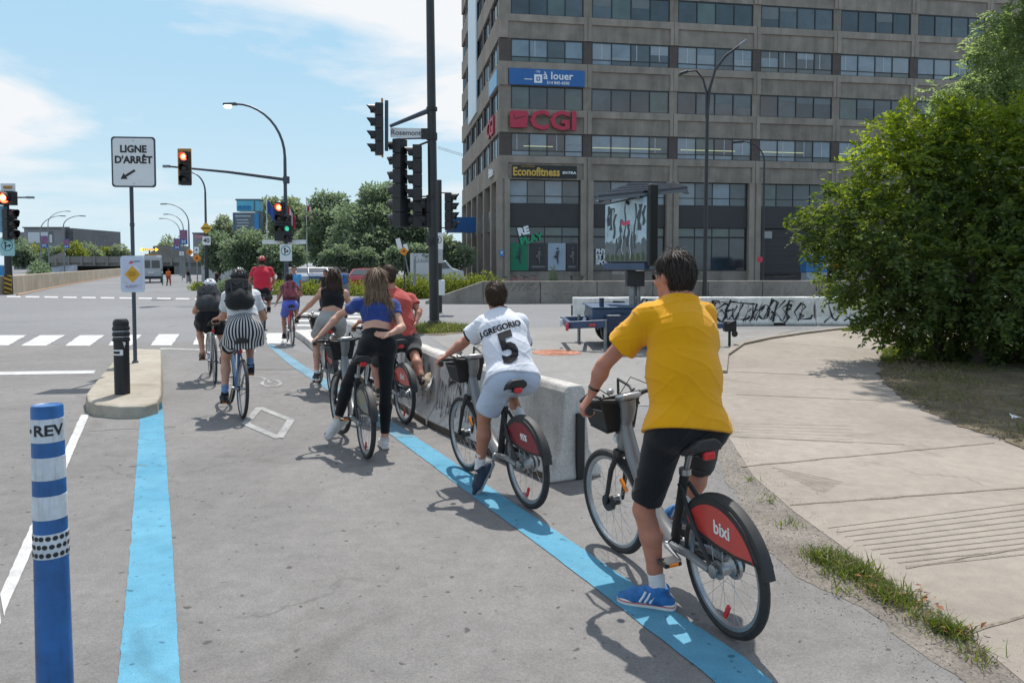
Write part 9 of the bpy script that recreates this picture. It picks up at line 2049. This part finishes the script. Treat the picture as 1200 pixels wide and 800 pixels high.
def kid():
    J = joints(pel=(340, 356, 16.6), neck=(339.5, 333, 16.75), head=(339, 325.5, 16.8), shL=(333, 336, 16.7), shR=(346, 336, 16.78), elL=(328, 346, 16.75), handL=(323, 358, 16.7), hipL=(336, 358, 16.55), hipR=(344, 358, 16.6)); J['wrL'] = P(324.5, 353.5, 16.7); m = Human('child in bright blue shorts with a maroon backpack on a small red bike', J, SK2, 0.86, 0.012, (-0.3, 0.95, 0), (0, 0, 1), False, bk_kid)
    m.top(cloth('tee_maroon', (0.12, 0.03, 0.045)), 0.015, 0.4, 0.02); m.legs(cloth('shorts_violet', (0.10, 0.13, 0.50), 0.06), 0.75, 0.018, 'shorts', 0.12, 0.02); m.shoes(BLKC, BLACK_S, None); m.hair(H_DK, 1.05, 300, 0.04, 0.008); backpack(m, 'maroon patterned backpack on the child with blue shorts', cloth('bag_maroon', (0.13, 0.02, 0.035), 0.5, sc=16, col2=(0.30, 0.10, 0.12)), 0.13, 0.34, 0.09, 0.0)
kid()
# --- pedestrians beyond the junction
def walker(label, px, Y, head_py, top_m, leg_m, yaw, hair_m=H_DK, pants=True, s_=None, group=None):
    zh = P(px, head_py, Y)[2]; s_ = s_ or zh/1.76; c = at(px, Y); f = np.array([math.sin(R(yaw)), math.cos(R(yaw)), 0]); r = np.array([f[1], -f[0], 0]); z = lambda h: V(0, 0, h*s_)
    J = dict(pel=c+z(0.93), neck=c+z(1.45), head=c+z(1.63)+f*0.02, shL=c-r*0.17*s_+z(1.40), shR=c+r*0.17*s_+z(1.40), hipL=c-r*0.09*s_+z(0.90), hipR=c+r*0.09*s_+z(0.90), elL=c-r*0.23*s_+z(1.12)-f*0.03, elR=c+r*0.23*s_+z(1.12)-f*0.03, handL=c-r*0.25*s_+z(0.80)+f*0.08, handR=c+r*0.25*s_+z(0.80)+f*0.08, wrL=c-r*0.245*s_+z(0.88)+f*0.05, wrR=c+r*0.245*s_+z(0.88)+f*0.05)
    for sd, q in (('L', -1), ('R', 1)): J['an'+sd] = c+r*q*0.09*s_+f*q*0.16+z(0.095); J['toe'+sd] = J['an'+sd]+f*0.16-V(0, 0, 0.065)
    m = Human(label, J, SK2, s_, 0.018, f, (0, 0, 1), False, None, group); m.top(top_m, 0.02, 0.5, 0.0); m.legs(leg_m, 0.85, 0.02, 'trousers' if pants else 'shorts', 0.1, 0.01, full=pants); m.shoes(BLKC, BLACK_S); m.hair(hair_m, 1.04, 120, 0.04, 0.01); return m
walker('pedestrian in a sky blue shirt standing under the turn sign', 344.5, 26, 311, cloth('shirt_sky', (0.07, 0.27, 0.52)), cloth('trousers_dark', (0.04, 0.04, 0.05)), 160)
w_ = walker('pedestrian with a blue backpack left of the hedge', 403.5, 33, 313, cloth('shirt_grey', (0.16, 0.18, 0.20)), cloth('trousers_grey', (0.20, 0.21, 0.21)), 10); backpack(w_, 'blue backpack worn by the pedestrian left of the hedge', cloth('bag_blue', (0.02, 0.13, 0.36)), 0.15, 0.42, 0.1, 0.0)
walker('dark haired pedestrian in black beside the woman in grey shorts', 381, 29, 316, BLKC, MATS['trousers_dark'], 200)
walker('bare armed pedestrian half hidden behind the brown haired woman', 394.5, 30, 313.5, cloth('shirt_pink', (0.36, 0.17, 0.14)), MATS['trousers_dark'], 200)
walker('road worker in an orange vest walking past the white van', 197, 62, 314.5, cloth('vest_orange', (0.62, 0.13, 0.015)), cloth('trousers_orange', (0.30, 0.05, 0.03)), 0)
walker('distant pedestrian in dark clothes beside the orange work signs', 220.5, 70, 315.5, BLKC, MATS['trousers_grey'], 180); walker('distant dark figure under the small trees by the hoarding', 254, 56, 317, BLKC, MATS['trousers_dark'], 190)
# green marker post ahead of the worker
b = G(190.5, 334); r = thing('lane_post', b, 'slim green lane post beside the road worker', 'lane post'); mb = MB(); mb.tube([b, b+V(0, 0, 1.25)], 0.05, 8); mb.build('post', mat('post_green', (0.03, 0.14, 0.13), 0.5), r); mb = MB(); mb.tube([b+V(0, 0, 1.0), b+V(0, 0, 1.12)], 0.053, 8); mb.build('band', M_SIGNW, r)
